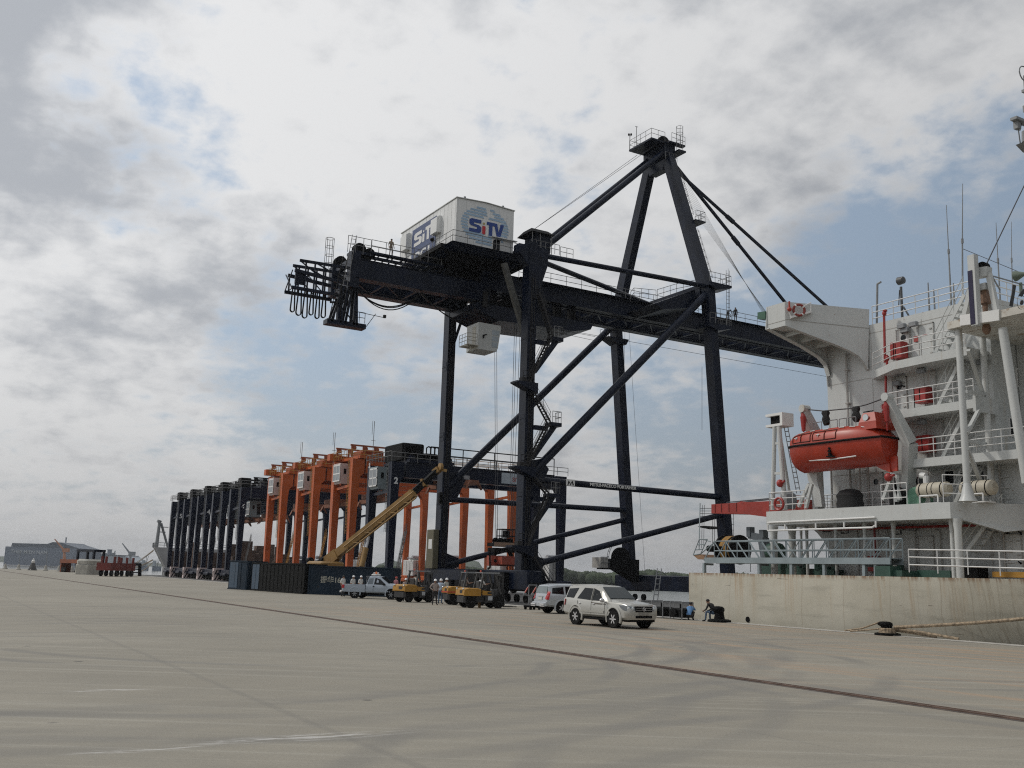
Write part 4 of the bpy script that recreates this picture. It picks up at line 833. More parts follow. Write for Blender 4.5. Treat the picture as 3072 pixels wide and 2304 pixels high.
for x in (2110, 2275, 2372, 2470, 2590, 2625): 
    y_ = hx(x, 1700, gx).y; m = MB(); m.box(gx+.0, gx+.16, y_-.08, y_+.08, 2.6, zb_-.16); m.box(gx+.2, gx+.75, y_-.06, y_+.06, zb_-.28, zb_-.16); m.build('support', GREYB, gw, 0)

# ---- lifeboat hung from its davits
LX = 41.75; LY0, LY1 = hx(2378, 1334, LX).y, hx(2668, 1302, LX).y
zg = hx(2540, 1318, 40.5).z; zk = hx(2540, 1402, 41.0).z; ztp = hx(2540, 1278, 41.2).z
boat = thing('lifeboat', 'orange enclosed lifeboat hanging from white davits on the ship side', 'lifeboat', (LX, (LY0+LY1)/2, zk), world=True)
def br(t): return 1.22*max(.05, (1-abs(2*t-1)**3.2))**.55 if t < .5 else 1.22*(1-.46*((t-.5)*2)**2.4)
ringsH, ringsC = [], []
NT_ = 16
for i in range(NT_+1):
    t = i/NT_; y = LY0+(LY1-LY0)*t; b = br(t)
    kz = zk+(.95*(1-t/.11)**1.6 if t < .11 else 0)+.05*max(0, t-.8)*5
    g = zg+.10*(1-2*t)**2*(1 if t < .5 else .6)
    ringsH.append([V((LX-b, y, g)), V((LX-b*.97, y, g-.35*(g-kz))), V((LX-b*.78, y, g-.68*(g-kz))), V((LX-b*.42, y, g-.92*(g-kz))), V((LX, y, kz)), V((LX+b*.42, y, g-.92*(g-kz))), V((LX+b*.78, y, g-.68*(g-kz))), V((LX+b*.97, y, g-.35*(g-kz))), V((LX+b, y, g))])
    if 0 <= t <= 1:
        hh = (ztp-zg)*(1-abs(2*t-1.0)**3.5)**.6*1.0+.02
        ringsC.append([V((LX-b*.97, y, g+.02)), V((LX-b*.94, y, g+.52*hh)), V((LX-b*.74, y, g+.90*hh)), V((LX, y, g+hh)), V((LX+b*.74, y, g+.90*hh)), V((LX+b*.94, y, g+.52*hh)), V((LX+b*.97, y, g+.02))])
m = MB(); m.loft(ringsH); m.build('hull', BOATO, boat, 50)
m = MB(); m.loft(ringsC); m.build('canopy', BOATO, boat, 50)
m = MB(); m.path([r[0]+V((-.03, 0, -.02)) for r in ringsH], .06, 6); m.path([r[-1]+V((.03, 0, -.02)) for r in ringsH], .06, 6); m.tube(ringsH[-1][0], ringsH[-1][-1], .06); m.build('fender', RUB, boat)
c0 = hx(2580, 1265, 41.2); c1 = V((41.2, LY1+.12, c0.z))
m = MB(); m.loft([[V((LX-.75, c0.y, z0)) if False else V((LX-.8*s, c0.y-.05-(1-s)*.3, z0)), V((LX+.8*s, c0.y-.05-(1-s)*.3, z0)), V((LX+.8*s, c1.y+(1-s)*.9, z0)), V((LX-.8*s, c1.y+(1-s)*.9, z0))] for z0, s in ((ztp-.35, 1.0), (ztp+.05, .92), (ztp+.55, .62))]); cup = m.build('cupola', BOATO, boat, 0)
m = MB(); p = hx(2597, 1250, 41.05); m.lathe([(.17, -.03), (.17, .03)], V((LX-.72, c0.y-.5, ztp+.27)), 'x', 12); m.build('window', LAMP, cup); m = MB(); m.path([(LX-.5, c0.y-.2, ztp+.6), (LX-.5, c1.y+.4, ztp+.6)], .03, 4); m.build('grab_rail', BLACK, cup)
def cpt(t, v, out=.02):      # point on the quay side of the canopy: t along the boat, v from gunwale to roof shoulder
    k = min(NT_-1e-4, max(0, t*NT_)); i = int(k); fr = k-i; r = [ringsC[i][j].lerp(ringsC[i+1][j], fr) for j in range(4)]
    q = r[0].lerp(r[1], v*2) if v < .5 else r[1].lerp(r[2], v*2-1); return q+V((-out, 0, out*.3))
for t0, t1 in ((.135, .25), (.25, .36), (.385, .51), (.51, .625)):
    m = MB(); N_ = 5
    ring = [cpt(t0+(t1-t0)*i/N_, .16) for i in range(N_+1)]+[cpt(t1, v) for v in (.3, .5, .7)]+[cpt(t1-(t1-t0)*i/N_, .78) for i in range(N_+1)]+[cpt(t0, v) for v in (.7, .5, .3)]
    m.path(ring+[ring[0]], .026, 4); m.build('hatch', mat('hatch_line', (.10, .018, .01), .6), boat)
m = MB()
for t in (.19, .445):
    q = cpt(t, .5, .035); m.tube(q+V((0, -.12, 0)), q+V((0, .12, 0)), .025, n=4); m.tube(cpt(t, .38, .035), cpt(t, .62, .035), .025, n=4)
for t in (.12, .24, .36, .50, .66, .76, .86): m.tube(cpt(t-.025, .93, .03), cpt(t+.025, .93, .03), .026, n=4)
m.build('reflective_mark', WHITE2, boat, 0)
m = MB(); a, b = hx(2428, 1382, LX-.95), hx(2568, 1368, LX-1.0); m.path([a, a.lerp(b, .5)+V((-.05, 0, -.06)), b], .035, 5); m.build('skate', WHITE2, boat)
m = MB(); p = hx(2487, 1352, LX-1.24)
for dy, dz, w_, h_ in ((0, .12, .10, .1), (0, -.02, .16, .12), (0, -.18, .12, .14), (-.02, -.30, .42, .06)): m.box(LX-1.26, LX-1.05, p.y+dy-w_/2, p.y+dy+w_/2, p.z+dz-h_/2, p.z+dz+h_/2)
m.build('stencil_mark', BLACK, boat, 0)
m = MB(); m.box(LX-.05, LX+.05, LY1-.42, LY1-.03, zk-.32, zk+.42); m.prism([(LX-.12, LY1+.9, zk+.06), (LX-.12, LY1-.02, zk+.10), (LX-.12, LY1-.06, zk-.36), (LX-.12, LY1+.4, zk-.2)], (.24, 0, 0)); m.build('rudder', BOATO, boat, 0)
for x0, x1 in ((2440, 2465), (2490, 2512), (2518, 2540), (2546, 2568)):
    m = MB(); a, b = hx(x0, 1280, LX-.5), hx(x1, 1274, LX-.5); a.z = b.z = ztp-.02; m.path([a, a+V((0, 0, .45)), b+V((0, 0, .45)), b], .025, 4); m.build('roof_rail', GREY, boat)
# ---- inflatable liferafts in canisters
p = hx(2803, 1487, 41.9)
for i, (dy, lab) in enumerate(((0, 'cream liferaft canister strapped in a cradle, nearer the lifeboat'), (-2.0, 'cream liferaft canister behind the white gallows post'))):
    c_ = V((41.9+.5*i, p.y+dy, 6.75)); o = thing('liferaft', lab, 'liferaft', tuple(c_-V((0, 0, .7))), group='liferafts on the boat deck', world=True)
    m = MB(); m.lathe([(.05, -.88), (.24, -.86), (.35, -.76), (.37, 0), (.35, .76), (.24, .86), (.05, .88)], c_, 'y', 16); m.build('canister', mat('canister_cream', (.42, .385, .31), .6, 0, .15, 2), o)
    m = MB()
    for d_ in (-.55, -.1, .15, .6): m.lathe([(.372, -.02), (.38, 0), (.372, .02)], c_+V((0, d_, 0)), 'y', 16)
    m.build('strap', BLACK, o); m = MB(); m.path([c_+V((-.42, .5, -.62)), c_+V((-.42, .5, -.3)), c_+V((-.42, -.5, -.3)), c_+V((-.42, -.5, -.62))], .04, 5); m.box(c_.x-.35, c_.x+.35, c_.y-.6, c_.y+.6, 6.06, 6.12); m.path([c_+V((.3, .5, -.62)), c_+V((.3, .5, -.3))], .04, 5); m.build('cradle', WHITE2, o)
# ================================================================== THE QUAY CRANE
YA, YB = 95.2, 78.7
XL, XS0, XS1 = 48.0, 70.35, 73.0      # landside legs; waterside legs at boom level and at the sill
BZ0, BZ1 = 30.1, 31.9                 # boom girder bottom and top
GY0, GY1 = 84.7, 89.5                 # the two girders
cr = thing('quay_crane', 'tall navy blue ship to shore gantry crane with white machinery house', 'crane', (60, 87, 0), world=True)
def part(m, name, mt=NAVY, smooth=35, parent=None, label=None): return m.build(name, mt, parent or cr, smooth, label)
def leg_box(p, q, wx, wy, wx2=None, wy2=None):
    p, q = V(p), V(q); wx2 = wx2 or wx; wy2 = wy2 or wy
    c = lambda o, a, b: [o+V((-a/2, -b/2, 0)), o+V((a/2, -b/2, 0)), o+V((a/2, b/2, 0)), o+V((-a/2, b/2, 0))]
    return MB().hexa(c(p, wx, wy)+c(q, wx2, wy2))
zA = hx(1357, 905, XL).z
part(leg_box((XL, YA, .9), (XL, YA, 31.0), .9, 1.2), 'leg'); part(leg_box((XL, YB, .9), (XL, YB, 33.6), .92, 1.2), 'leg')
for y in (YA, YB): part(leg_box((XS1, y, .9), (XS0, y, 33.4), 1.0, 1.2, .95, 1.25), 'leg')
# weld seams, lugs
for y in (YA, YB):
    m = MB()
    for z in (9.2, 16.4, 24.0): m.box(XL-.475, XL+.475, y-.62, y+.62, z, z+.05)
    part(m, 'leg_flange')
# conduits, bolted splice plates and small lamps on the legs
for y in (YA, YB):
    m = MB()
    for dx in (-.15, .0, .22): m.tube((XL+dx, y-.64, 2.8), (XL+dx, y-.64, 30.0), .035, n=5)
    for z in range(4, 30, 3): m.box(XL-.25, XL+.32, y-.66, y-.6, z, z+.06)
    part(m, 'conduit', DRAIL)
for zc in (9.25, 16.45, 24.05):
    for y in (YA, YB):
        m = MB(); m.box(XL-.30, XL+.30, y-.625, y-.6, zc-.5, zc+.5); m.box(XL-.475, XL-.45, y-.4, y+.4, zc-.5, zc+.5)
        for i in range(4):
            for j in range(3): m.box(XL-.49, XL-.475, y-.3+j*.28, y-.26+j*.28, zc-.4+i*.25, zc-.35+i*.25)
        part(m, 'splice_plate', NAVY, 0)
# sill beams, bogies
for X in (XL, XS1):
    m = MB(); m.bev(X-.75, X+.75, YB-2.2, YA+2.2, .9, 2.6, .1); part(m, 'sill_beam')
    for y in (YB, YA):
        m = MB(); m.prism([(X-.6, y-3.2, .75), (X-.6, y+3.2, .75), (X-.6, y+2.4, 1.5), (X-.6, y+.6, 1.9), (X-.6, y-.6, 1.9), (X-.6, y-2.4, 1.5)], (1.2, 0, 0)); b_ = part(m, 'bogie', BLACK)
        for k in range(4):
            m = MB(); m.lathe([(.36, -.12), (.36, .12)], (X, y-2.4+k*1.6, .10), 'x', 14); m.build('wheel', KBOX, b_)
m = MB()
for i in range(5): m.box(XL-1.3, XL-.8, YB+1+i*2.6, YB+2.8+i*2.6, .0, random.Random(i).uniform(1.2, 2.6))
part(m, 'equipment_box', BLACK, 0)
m = MB(); m.bev(XL-1.15, XL-.5, YA-.5, YA+1.1, 2.6, 6.6, .05); part(m, 'electric_cabinet', mat('drab_cabinet', (.10, .09, .055), .6))
m = MB(); m.box(XL-1.17, XL-1.15, YA-.2, YA+.6, 4.6, 5.6); part(m, 'notice', WHITE2, 0)
# portal and bracing (round tubes)
def tube(p, q, r, nm='brace', n=14, mt=NAVY):
    m = MB(); m.tube(p, q, r, n=n); return part(m, nm, mt, 40)
zD = 32.7
xs = lambda z: XS1+(XS0-XS1)*(z-.9)/32.5
for y in (YA, YB):
    tube((XL+.3, y, 10.95), (XS0-.1, y, 32.4), .40, 'diagonal_brace')
    if y == YA: tube((XL+.3, y, 9.85), (xs(10.1)-.3, y, 10.05), .30, 'tie_beam')
    tube((XL+.3, y, 2.9), (xs(9.0)-.3, y, 8.95), .29, 'lower_brace')
    m = MB(); m.prism([(XL+.4, y-.08, 9.4), (XL+1.6, y-.08, 9.9), (XL+2.6, y-.08, 12.0), (XL+1.7, y-.08, 12.9), (XL+.4, y-.08, 12.6)], (0, .16, 0)); part(m, 'gusset', NAVY, 0)
    m = MB(); m.prism([(XL+.4, y-.08, 2.0), (XL+2.2, y-.08, 2.9), (XL+2.2, y-.08, 3.7), (XL+.4, y-.08, 4.3)], (0, .16, 0)); part(m, 'gusset', NAVY, 0)
tube((XL+.3, YB, 10.9), (xs(10.6)-.3, YB, 10.75), .31, 'sign_beam')
p0 = hy(1700, 1482, YB-.32); p1 = hy(1815, 1493, YB-.32)
sbn = [o for o in cr.children if o.name.startswith('sign_beam')][0]
m = MB(); m.box(p0.x-.1, p0.x+.9, YB-.335, YB-.32, 10.58, 11.18); m.build('white_mark', WHITE2, sbn, 0)
lettering('MITSUI-PACECO PORTAINER', .42, mat('letter_white', (.6, .6, .58), .6), sbn, (p0.x+5.4, YB-.335, 10.86), *NY, bold=.012, wide=1.02)
m = MB(); m.prism([(p0.x+.05, YB-.337, 10.65), (p0.x+.2, YB-.337, 11.1), (p0.x+.4, YB-.337, 10.75), (p0.x+.6, YB-.337, 11.1), (p0.x+.8, YB-.337, 10.65), (p0.x+.65, YB-.337, 10.65), (p0.x+.57, YB-.337, 10.9), (p0.x+.4, YB-.337, 10.6), (p0.x+.25, YB-.337, 10.9), (p0.x+.17, YB-.337, 10.65)], (0, -.01, 0)); m.build('emblem', BLACK, sbn, 0)
# landside cross beams between A and B at sill and boom level (boom hangs from the upper one)
m = MB(); m.box(XL-.5, XL+.5, YB+.6, YA-.6, 32.2, 33.4); part(m, 'portal_beam', NAVY, 0)
m = MB(); m.box(XS0-.55, XS0+.55, YB+.6, YA-.6, 32.0, 33.5); part(m, 'portal_beam', NAVY, 0)
# ---- boom
BX0, BX1 = 32.45, 112.0
XB, LOW = 46.0, 1.3      # the back girder lies lower than the boom
for y in (GY0, GY1):
    m = MB(); m.box(XB, BX1, y-.4, y+.4, BZ0, BZ1); m.box(XB, BX1, y-.55, y+.55, BZ0-.06, BZ0); m.box(XB, BX1, y-.5, y+.5, BZ1, BZ1+.05)
    m.box(BX0, XB, y-.4, y+.4, BZ0-LOW, BZ1-LOW); m.box(BX0, XB, y-.55, y+.55, BZ0-LOW-.06, BZ0-LOW); m.box(BX0, XB, y-.5, y+.5, BZ1-LOW, BZ1-LOW+.05); m.box(XB-.05, XB+.8, y-.38, y+.38, BZ0-LOW, BZ0)
    k = XB+2.5
    while k < BX1: m.box(k, k+.05, y-.44, y-.4, BZ0, BZ1); k += 3.2
    part(m, 'boom_girder', NAVY, 0)
m = MB(); k = XB
while k < BX1-3:
    m.beam((k, GY0+.4, BZ0+.15), (k, GY1-.4, BZ0+.15), .25, .3); m.beam((k, GY0+.4, BZ0+.15), (k+3.6, GY1-.4, BZ0+.15), .14, .14); k += 3.6
m.box(XB, BX1, GY0+.45, GY0+.75, BZ0-.14, BZ0-.02); m.box(XB, BX1, GY1-.75, GY1-.45, BZ0-.14, BZ0-.02)
k = BX0
while k < XB-2: m.beam((k, GY0+.4, BZ0-LOW+.15), (k, GY1-.4, BZ0-LOW+.15), .25, .3); m.beam((k, GY0+.4, BZ0-LOW+.15), (k+3.4, GY1-.4, BZ0-LOW+.15), .14, .14); k += 3.4
part(m, 'boom_lattice', NAVY, 0)
m = MB(); m.box(XL-8, XL+3, GY0+.4, GY1-.4, BZ1-.5, BZ1-.4); m.box(XL-8, XL+2, 82, 92.5, 32.6, 33.0); part(m, 'machinery_floor', BLACK, 0)
# hinge stiffener seen left of the waterside leg
m = MB(); m.prism([hy(x, y, YB+.8) for x, y in ((2085, 868), (2085, 922), (1990, 928), (1965, 910))], (0, 6.5, 0)); part(m, 'hinge_beam', NAVY, 0)
m = MB(); m.rail([(50, GY0-.55, BZ1+.05), (XS0-1, GY0-.55, BZ1+.05)], 1.1, 1.9, .032); m.rail([(XS0+1, GY0-.55, BZ1+.05), (BX1, GY0-.55, BZ1+.05)], 1.1, 1.9, .032); part(m, 'boom_railing', RAILG)
m = MB(); m.box(50, BX1, GY0-.95, GY0-.4, BZ1-.05, BZ1); part(m, 'boom_walkway', NAVY, 0)
m = MB()
for dy, dz in ((GY0+.3, -.25), (GY0+.5, -.3), (GY1-.3, -.25), (GY0-.2, -1.3), (GY1-.2, -1.3)): m.tube((52, dy, BZ0+dz), (BX1, dy, BZ0+dz*1.0), .022, n=4)
part(m, 'trolley_rope', WIRE)
# ---- landside end of the boom: end tower and festoon
eX = BX0; LB0, LB1 = BZ0-LOW, BZ1-LOW
m = MB(); m.box(eX-.5, eX+.4, GY0-.55, GY0+.5, LB0-1.0, LB1+.5); m.box(eX-.5, eX+.3, GY1-.5, GY1+.5, LB0-.8, LB1+.4); m.box(eX-.3, eX+.2, GY0+.4, GY1-.4, LB1-.3, LB1+.2); m.box(eX-.3, eX+.2, GY0+.4, GY1-.4, LB0-.6, LB0-.2); m.beam((eX-.1, GY0+.4, LB0), (eX-.1, GY1-.4, LB1), .2, .2); m.box(eX-.4, eX+1.6, GY0-.5, GY0+1, LB1+.5, LB1+.75); part(m, 'boom_end', NAVY, 0)
for y in (GY0, GY1): m = MB(); m.lathe([(.62, -.3), (.62, -.2), (.52, -.15), (.52, .15), (.62, .2), (.62, .3)], (eX+.4, y, LB1+1.0), 'y', 18); part(m, 'sheave', BLACK)
m = MB(); m.lathe([(.55, -.3), (.5, 0), (.55, .3)], (eX+1.4, GY0, LB1+.75), 'y', 16); part(m, 'sheave', BLACK)
px0, px1 = hy(978, 958, GY0).x, hy(1094, 980, GY0).x; pzf = hy(1030, 972, GY0).z
m = MB(); m.box(px0, px1, GY0-.35, GY0+.7, pzf-.22, pzf+.22); part(m, 'lower_platform', NAVY, 0)
m = MB()
for x, xt in ((px0+.4, eX-.9), (px0+1.3, eX-.5), (px0+1.75, eX-.1), (px1-1.2, eX+.25), (px1-.9, eX+.3)):
    for y in (GY0-.25, GY0+.6): m.beam((x, y, pzf), (xt, y, LB0-1.0), .2, .2)
m.beam((px0+1.5, GY0-.3, pzf+2), (px0+.5, GY0+.6, pzf+2), .15, .15); m.box(px0+1.0, px0+1.35, GY0-.3, GY0+.2, pzf, LB0-1); m.beam((px0+.3, GY0-.3, pzf+2.2), (px0+2.6, GY0-.3, pzf+3.4), .1, .1); m.beam((px0+2.6, GY0-.3, pzf+.2), (px0+.6, GY0-.3, pzf+2.1), .1, .1); part(m, 'end_tower', NAVY, 0)
m = MB(); m.ladder((px0+.1, GY0-.45, pzf), (px0+1.1, GY0-.45, LB1), (.45, 0, 0), .04, .4); part(m, 'ladder', DRAIL)
m = MB(); m.rail([(px1-1.3, GY0-.45, pzf+.25), (px1-.2, GY0-.45, pzf+.25)], 1.0, .6, .03); lx = hy(1148, 952, GY0); m.tube((px1-1.2, GY0-.45, pzf+1.25), lx, .03); m.tube((px1, GY0-.4, pzf), (lx.x-.9, GY0-.45, lx.z+.1), .03); m.box(lx.x-.12, lx.x+.12, GY0-.57, GY0-.33, lx.z-.15, lx.z+.12); part(m, 'flood_light', DRAIL)
# festoon runway sticking out past the boom end
fx0, fx1 = hy(871, 865, GY0).x, hy(976, 879, GY0).x; fz = hy(920, 872, GY0).z; ft = hy(905, 785, GY0).z
m = MB()
for y in (GY0-.3, GY0+1.6):
    m.beam((fx0, y, fz), (fx1+1.2, y, fz), .22, .28); m.beam((fx0+.2, y, ft-1.0), (eX, y, ft-1.4), .22, .3); m.beam((fx0+.6, y, ft), (eX-.2, y, ft+.15), .16, .25)
    for i in range(5): k = fx0+.35+i*.85; m.beam((k, y, fz), (k, y, ft-.15+(.2 if i else -.7)), .13, .13)
    m.beam((fx0+.6, y, ft), (fx0+2.4, y, ft-1.1), .1, .1); m.beam((fx0+2.2, y, ft), (eX-.5, y, ft-1.2), .1, .1); m.beam((fx0+.2, y, fz), (fx0+1.6, y, ft-1.2), .08, .08); m.beam((fx0+2.9, y, fz), (fx0+1.4, y, ft-1.2), .08, .08)
m.box(fx0+.3, fx0+1.3, GY0-.2, GY0-.1, ft-2.2, ft-1.0); m.beam((fx0, GY0-.3, fz), (fx0, GY0+1.6, ft-1.0), .08, .08); m.beam((fx0, GY0+1.6, fz), (fx0, GY0-.3, ft-1.0), .08, .08); part(m, 'festoon_frame', NAVY, 0)
lz = hy(905, 950, GY0).z
for i in range(6):
    x = fx0+.28+i*.58; m = MB(); z1_ = lz+random.uniform(-.15, .25); hw = .21+random.uniform(-.03, .03)
    for yy in (GY0-.2, GY0-.05):
        pts = [(x-hw*.5, yy, fz)]+[(x-hw*math.cos(a), yy, z1_+.25-hw*1.15*math.sin(a)) for a in [math.pi*k/8 for k in range(9)]]+[(x+hw*.55, yy, fz)]
        m.path(pts, .045, 6)
    part(m, 'cable_loop', RUB)
for i in range(4):
    x = px0+1.2+i*.33; m = MB(); m.tube((x, GY0-.35, LB0-1), (x, GY0-.35, pzf+.4), .045); part(m, 'cable_loop', RUB)
def sag(a, b, d, n=14): a, b = V(a), V(b); return [a.lerp(b, i/n)-V((0, 0, d*4*(i/n)*(1-i/n))) for i in range(n+1)]
ca, cb, cc = hy(1066, 858, GY0), hy(1266, 878, GY0), hy(1335, 955, GY0)
for d_, o_ in ((2.0, 0), (1.75, .15), (1.6, .3)): m = MB(); m.path(sag(ca+V((0, o_, 0)), cb+V((0, o_, 0)), d_), .055, 5); part(m, 'swag_cable', RUB)
for d_, o_ in ((.8, 0), (.65, .2)): m = MB(); m.path(sag(cb+V((0, o_, 0)), cc+V((3, o_, 0)), d_), .05, 5); part(m, 'swag_cable', RUB)
m = MB()
for dz in (.0, -.45): m.tube(hy(1056, 873+dz*20, GY0), (60, GY0, LB0-1.5+dz), .02, n=4)
part(m, 'trolley_rope', WIRE)
# caged ladder and railings on top of the boom end
m = MB(); r0 = hy(1008, 745, GY0); r1 = hy(1200, 795, GY0); zt = LB1+1.05
m.rail([(eX-.9, GY0-.5, LB1+.45), (eX+1.4, GY0-.5, LB1+.45)], 1.6, .7, .03); m.rail([(eX+1.4, GY0-.6, LB1+.9), (41.2, GY0-.6, LB1+.9)], 1.15, 1.4, .03); m.rail([(eX+1.4, GY0+1.2, LB1+.9), (41.2, GY0+1.2, LB1+.9)], 1.15, 1.4, .03)
for i in range(5): a = i*2*math.pi/5; m.tube((eX-2.4+.4*math.cos(a), GY0+.2+.4*math.sin(a), LB0+.3), (eX-2.4+.4*math.cos(a), GY0+.2+.4*math.sin(a), LB1+1.6), .025, n=4)
for z in (LB1+1.6, LB1+.8, LB1, LB0+1): m.torus((eX-2.4, GY0+.2, z), .4, .025, 'z', 10, 4)
m.ladder((eX-1.2, GY0-.7, LB0-1), (eX-.6, GY0-.7, LB1+2.1), (.4, 0, 0), .03, .4); part(m, 'end_railing', RAILG)
m = MB(); m.box(eX+1.2, 41.4, GY0-.7, GY0-.1, LB1+.72, LB1+.9); m.box(eX+1.2, 41.4, GY0+.7, GY0+1.2, LB1+.72, LB1+.9)
for i in range(6): k = eX+1.8+i*1.4; m.beam((k, GY0-.4, LB1), (k+.5, GY0-.4, LB1+.72), .12, .12); m.box(k, k+.12, GY0-.7, GY0+1.2, LB1+.62, LB1+.72)
part(m, 'end_walkway', NAVY, 0)
# ---- machinery house
HY0 = 81.0
a, b, c = hy(1365, 735, HY0), hy(1538, 768, HY0), hy(1367.5, 589.5, HY0)
HX0, HX1, HZ0, HZ1 = a.x, b.x, (a.z+b.z)/2, c.z-.05; HY1 = HY0+12.6
mh = MB(); cxm = (HX0+HX1)/2
sec = [(HX0, HZ0), (HX1, HZ0), (HX1, HZ1-.05), (cxm, HZ1+.12), (HX0, HZ1-.05)]
mh.loft([[V((x, HY0, z)) for x, z in sec], [V((x, HY1, z)) for x, z in sec]]); house = part(mh, 'machinery_house', HOUSEW, 0)
m = MB(); rf = [(HX0-.08, HZ1-.03), (cxm, HZ1+.14), (HX1+.08, HZ1-.03), (HX1+.08, HZ1+.05), (cxm, HZ1+.2), (HX0-.08, HZ1+.05)]
m.loft([[V((x, HY0-.1, z)) for x, z in rf], [V((x, HY1+.1, z)) for x, z in rf]]); m.build('roof', mat('roof_grey', (.45, .46, .45), .6), house, 0)
m = MB(); 
for x in (HX0+1.0, HX1-1.1): m.lathe([(.12, 0), (.12, .25), (.05, .3)], (x, HY0+.3, HZ1+.12), n=8)
m.build('lifting_lug', GREY, house)
m = MB(); 
k = HX0+.15
while k < HX1: m.box(k, k+.02, HY0-.012, HY0, HZ0, HZ1-.05); k += .9
k = HY0+.2
while k < HY1: m.box(HX0-.012, HX0, k, k+.02, HZ0, HZ1-.05); k += .8
m.build('cladding_rib', mat('rib_grey', (.50, .51, .51), .6), house, 0)
# logo face: pale striped globe, SiTV
lw = HX1-HX0; lh = HZ1-HZ0; gc = V((HX0+lw*.50, HY0-.03, HZ0+lh*.52)); GRX, GRZ = lw*.42, lh*.40
m = MB(); nst = 13
for i in range(nst):
    z = -1+2*(i+.5)/nst; hw = math.sqrt(max(0, 1-z*z)); th = .052
    segs = [(-hw, hw)]
    if -.55 < z < .60: segs = [(-hw, -hw+.30), (hw-.30, hw)] if abs(z) < .42 else [(-hw, -.05), (.12, hw)]
    if z > .60: segs = [(-hw, .10*hw), (.45*hw, hw)]
    for s0, s1 in segs:
        m.hexa([(gc.x+GRX*s0, HY0-.022, gc.z+GRZ*(z-th)), (gc.x+GRX*s1, HY0-.022, gc.z+GRZ*(z-th*.9-.02)), (gc.x+GRX*s1, HY0-.014, gc.z+GRZ*(z-th*.9-.02)), (gc.x+GRX*s0, HY0-.014, gc.z+GRZ*(z-th)), (gc.x+GRX*(s0+.02), HY0-.022, gc.z+GRZ*(z+th)), (gc.x+GRX*(s1-.05), HY0-.022, gc.z+GRZ*(z+th)), (gc.x+GRX*(s1-.05), HY0-.014, gc.z+GRZ*(z+th)), (gc.x+GRX*(s0+.02), HY0-.014, gc.z+GRZ*(z+th))])
m.build('globe_emblem', LBLUE, house, 0)
def sitv(parent, o, xd, zd, w, h, mt, mt_i, dot):
    # letter strokes: S, i, T, V drawn as slabs; o = lower left corner
    xd, zd, o = V(xd), V(zd), V(o); nd = xd.cross(zd)
    P = lambda x, z: o+xd*(x*w)+zd*(z*h)
    def slab(pts, name, mm, t=.02): m = MB(); m.prism([P(*p) for p in pts], nd*t); return m.build(name, mm, parent, 0)
    S = [(.34, 1), (.06, 1), (0, .90), (0, .58), (.06, .46), (.22, .42), (.22, .26), (.0, .26), (.0, 0), (.28, 0), (.345, .10), (.345, .46), (.28, .58), (.13, .62), (.13, .74), (.34, .74)]
    slab(S, 'letter_s', mt); slab([(.375, 0), (.465, 0), (.465, .60), (.375, .60)], 'letter_i', mt_i)
    slab([(.395, .72), (.445, .72), (.445, .86), (.395, .86)], 'letter_dot', dot)
    slab([(.50, 1), (.50, .76), (.565, .76), (.565, 0), (.665, 0), (.665, .76), (.73, .76), (.80, 0), (.90, 0), (1.0, 1), (.90, 1), (.85, .35), (.80, 1)], 'letter_tv', mt)
sitv(house, (HX0+lw*.225, HY0-.026, HZ0+lh*.345), (1, 0, 0), (0, 0, 1), lw*.60, lh*.285, BLUEP, mat('logo_red', (.45, .02, .03), .5), mat('logo_gold', (.45, .36, .12), .5))
m = MB(); dx = HX0+lw*.70; m.box(dx-.5, dx+.5, HY0-.05, HY0, HZ0+.05, HZ0+lh*.30); dr = m.build('door', HOUSEW, house, 0)
m = MB(); m.bev(dx-.36, dx+.36, HY0-.07, HY0-.05, HZ0+.35, HZ0+lh*.265, .08); m.build('window', GLASS, dr, 0)
m = MB(); m.box(dx-.6, dx+2.2, HY0-.35, HY0, HZ0+lh*.315, HZ0+lh*.33); m.build('canopy', HOUSEW, house, 0)
# blue panel SiTV QC1 on the end face
ly = HY1-HY0; pA, pB = hx(1309, 680, HX0).y, hx(1237.6, 710, HX0).y
m = MB(); m.box(HX0-.03, HX0, pA, pB, HZ0+.15, HZ1-.55); pan = m.build('name_panel', SBLUE, house, 0)
sitv(pan, (HX0-.032, pB-.55, HZ0+lh*.47), (0, -1, 0), (0, 0, 1), (pB-pA)*.95, lh*.30, WHITE2, WHITE2, WHITE2)
lettering('QC1', lh*.22, WHITE2, pan, (HX0-.034, (pA+pB)/2+.2, HZ0+lh*.22), *NX, bold=.05, wide=1.9)
for xa_, xb_, yt_, yb_ in ((1309, 1291, 648, 694), (1217, 1200, 701, 746)):
    q0_, q1_, q2_ = hx(xa_, yb_, HX0-.55), hx(xb_, yb_, HX0-.55), hx(xa_, yt_, HX0-.55); y0, y1, z0, z1 = q0_.y, q1_.y, q0_.z, q2_.z+.1
    m = MB(); m.prism([(HX0-.55, y0, z0), (HX0, y0, z0), (HX0, y0, z1), (HX0-.25, y0, z1), (HX0-.55, y0, z1-.2)], (0, y1-y0, 0)); m.build('vent_hood', HOUSEW, house, 0)
m = MB(); m.lathe([(.1, -.15), (.28, .15)], (HX0-.4, pA+.1, HZ0+lh*.34), 'x', 10); m.build('flood_light', BLACK, house)
m = MB(); m.hexa([(HX0-.1, HY0-.1, HZ0-.5), (HX1+.1, HY0-.1, HZ0-.5), (HX1+.1, HY1, HZ0-.5), (HX0-.1, HY1, HZ0-.5), (HX0-.8, HY0-1.0, HZ0-.04), (HX1+.8, HY0-1.0, HZ0-.04), (HX1+.8, HY1+.8, HZ0-.04), (HX0-.8, HY1+.8, HZ0-.04)]); part(m, 'house_platform', NAVY, 0)
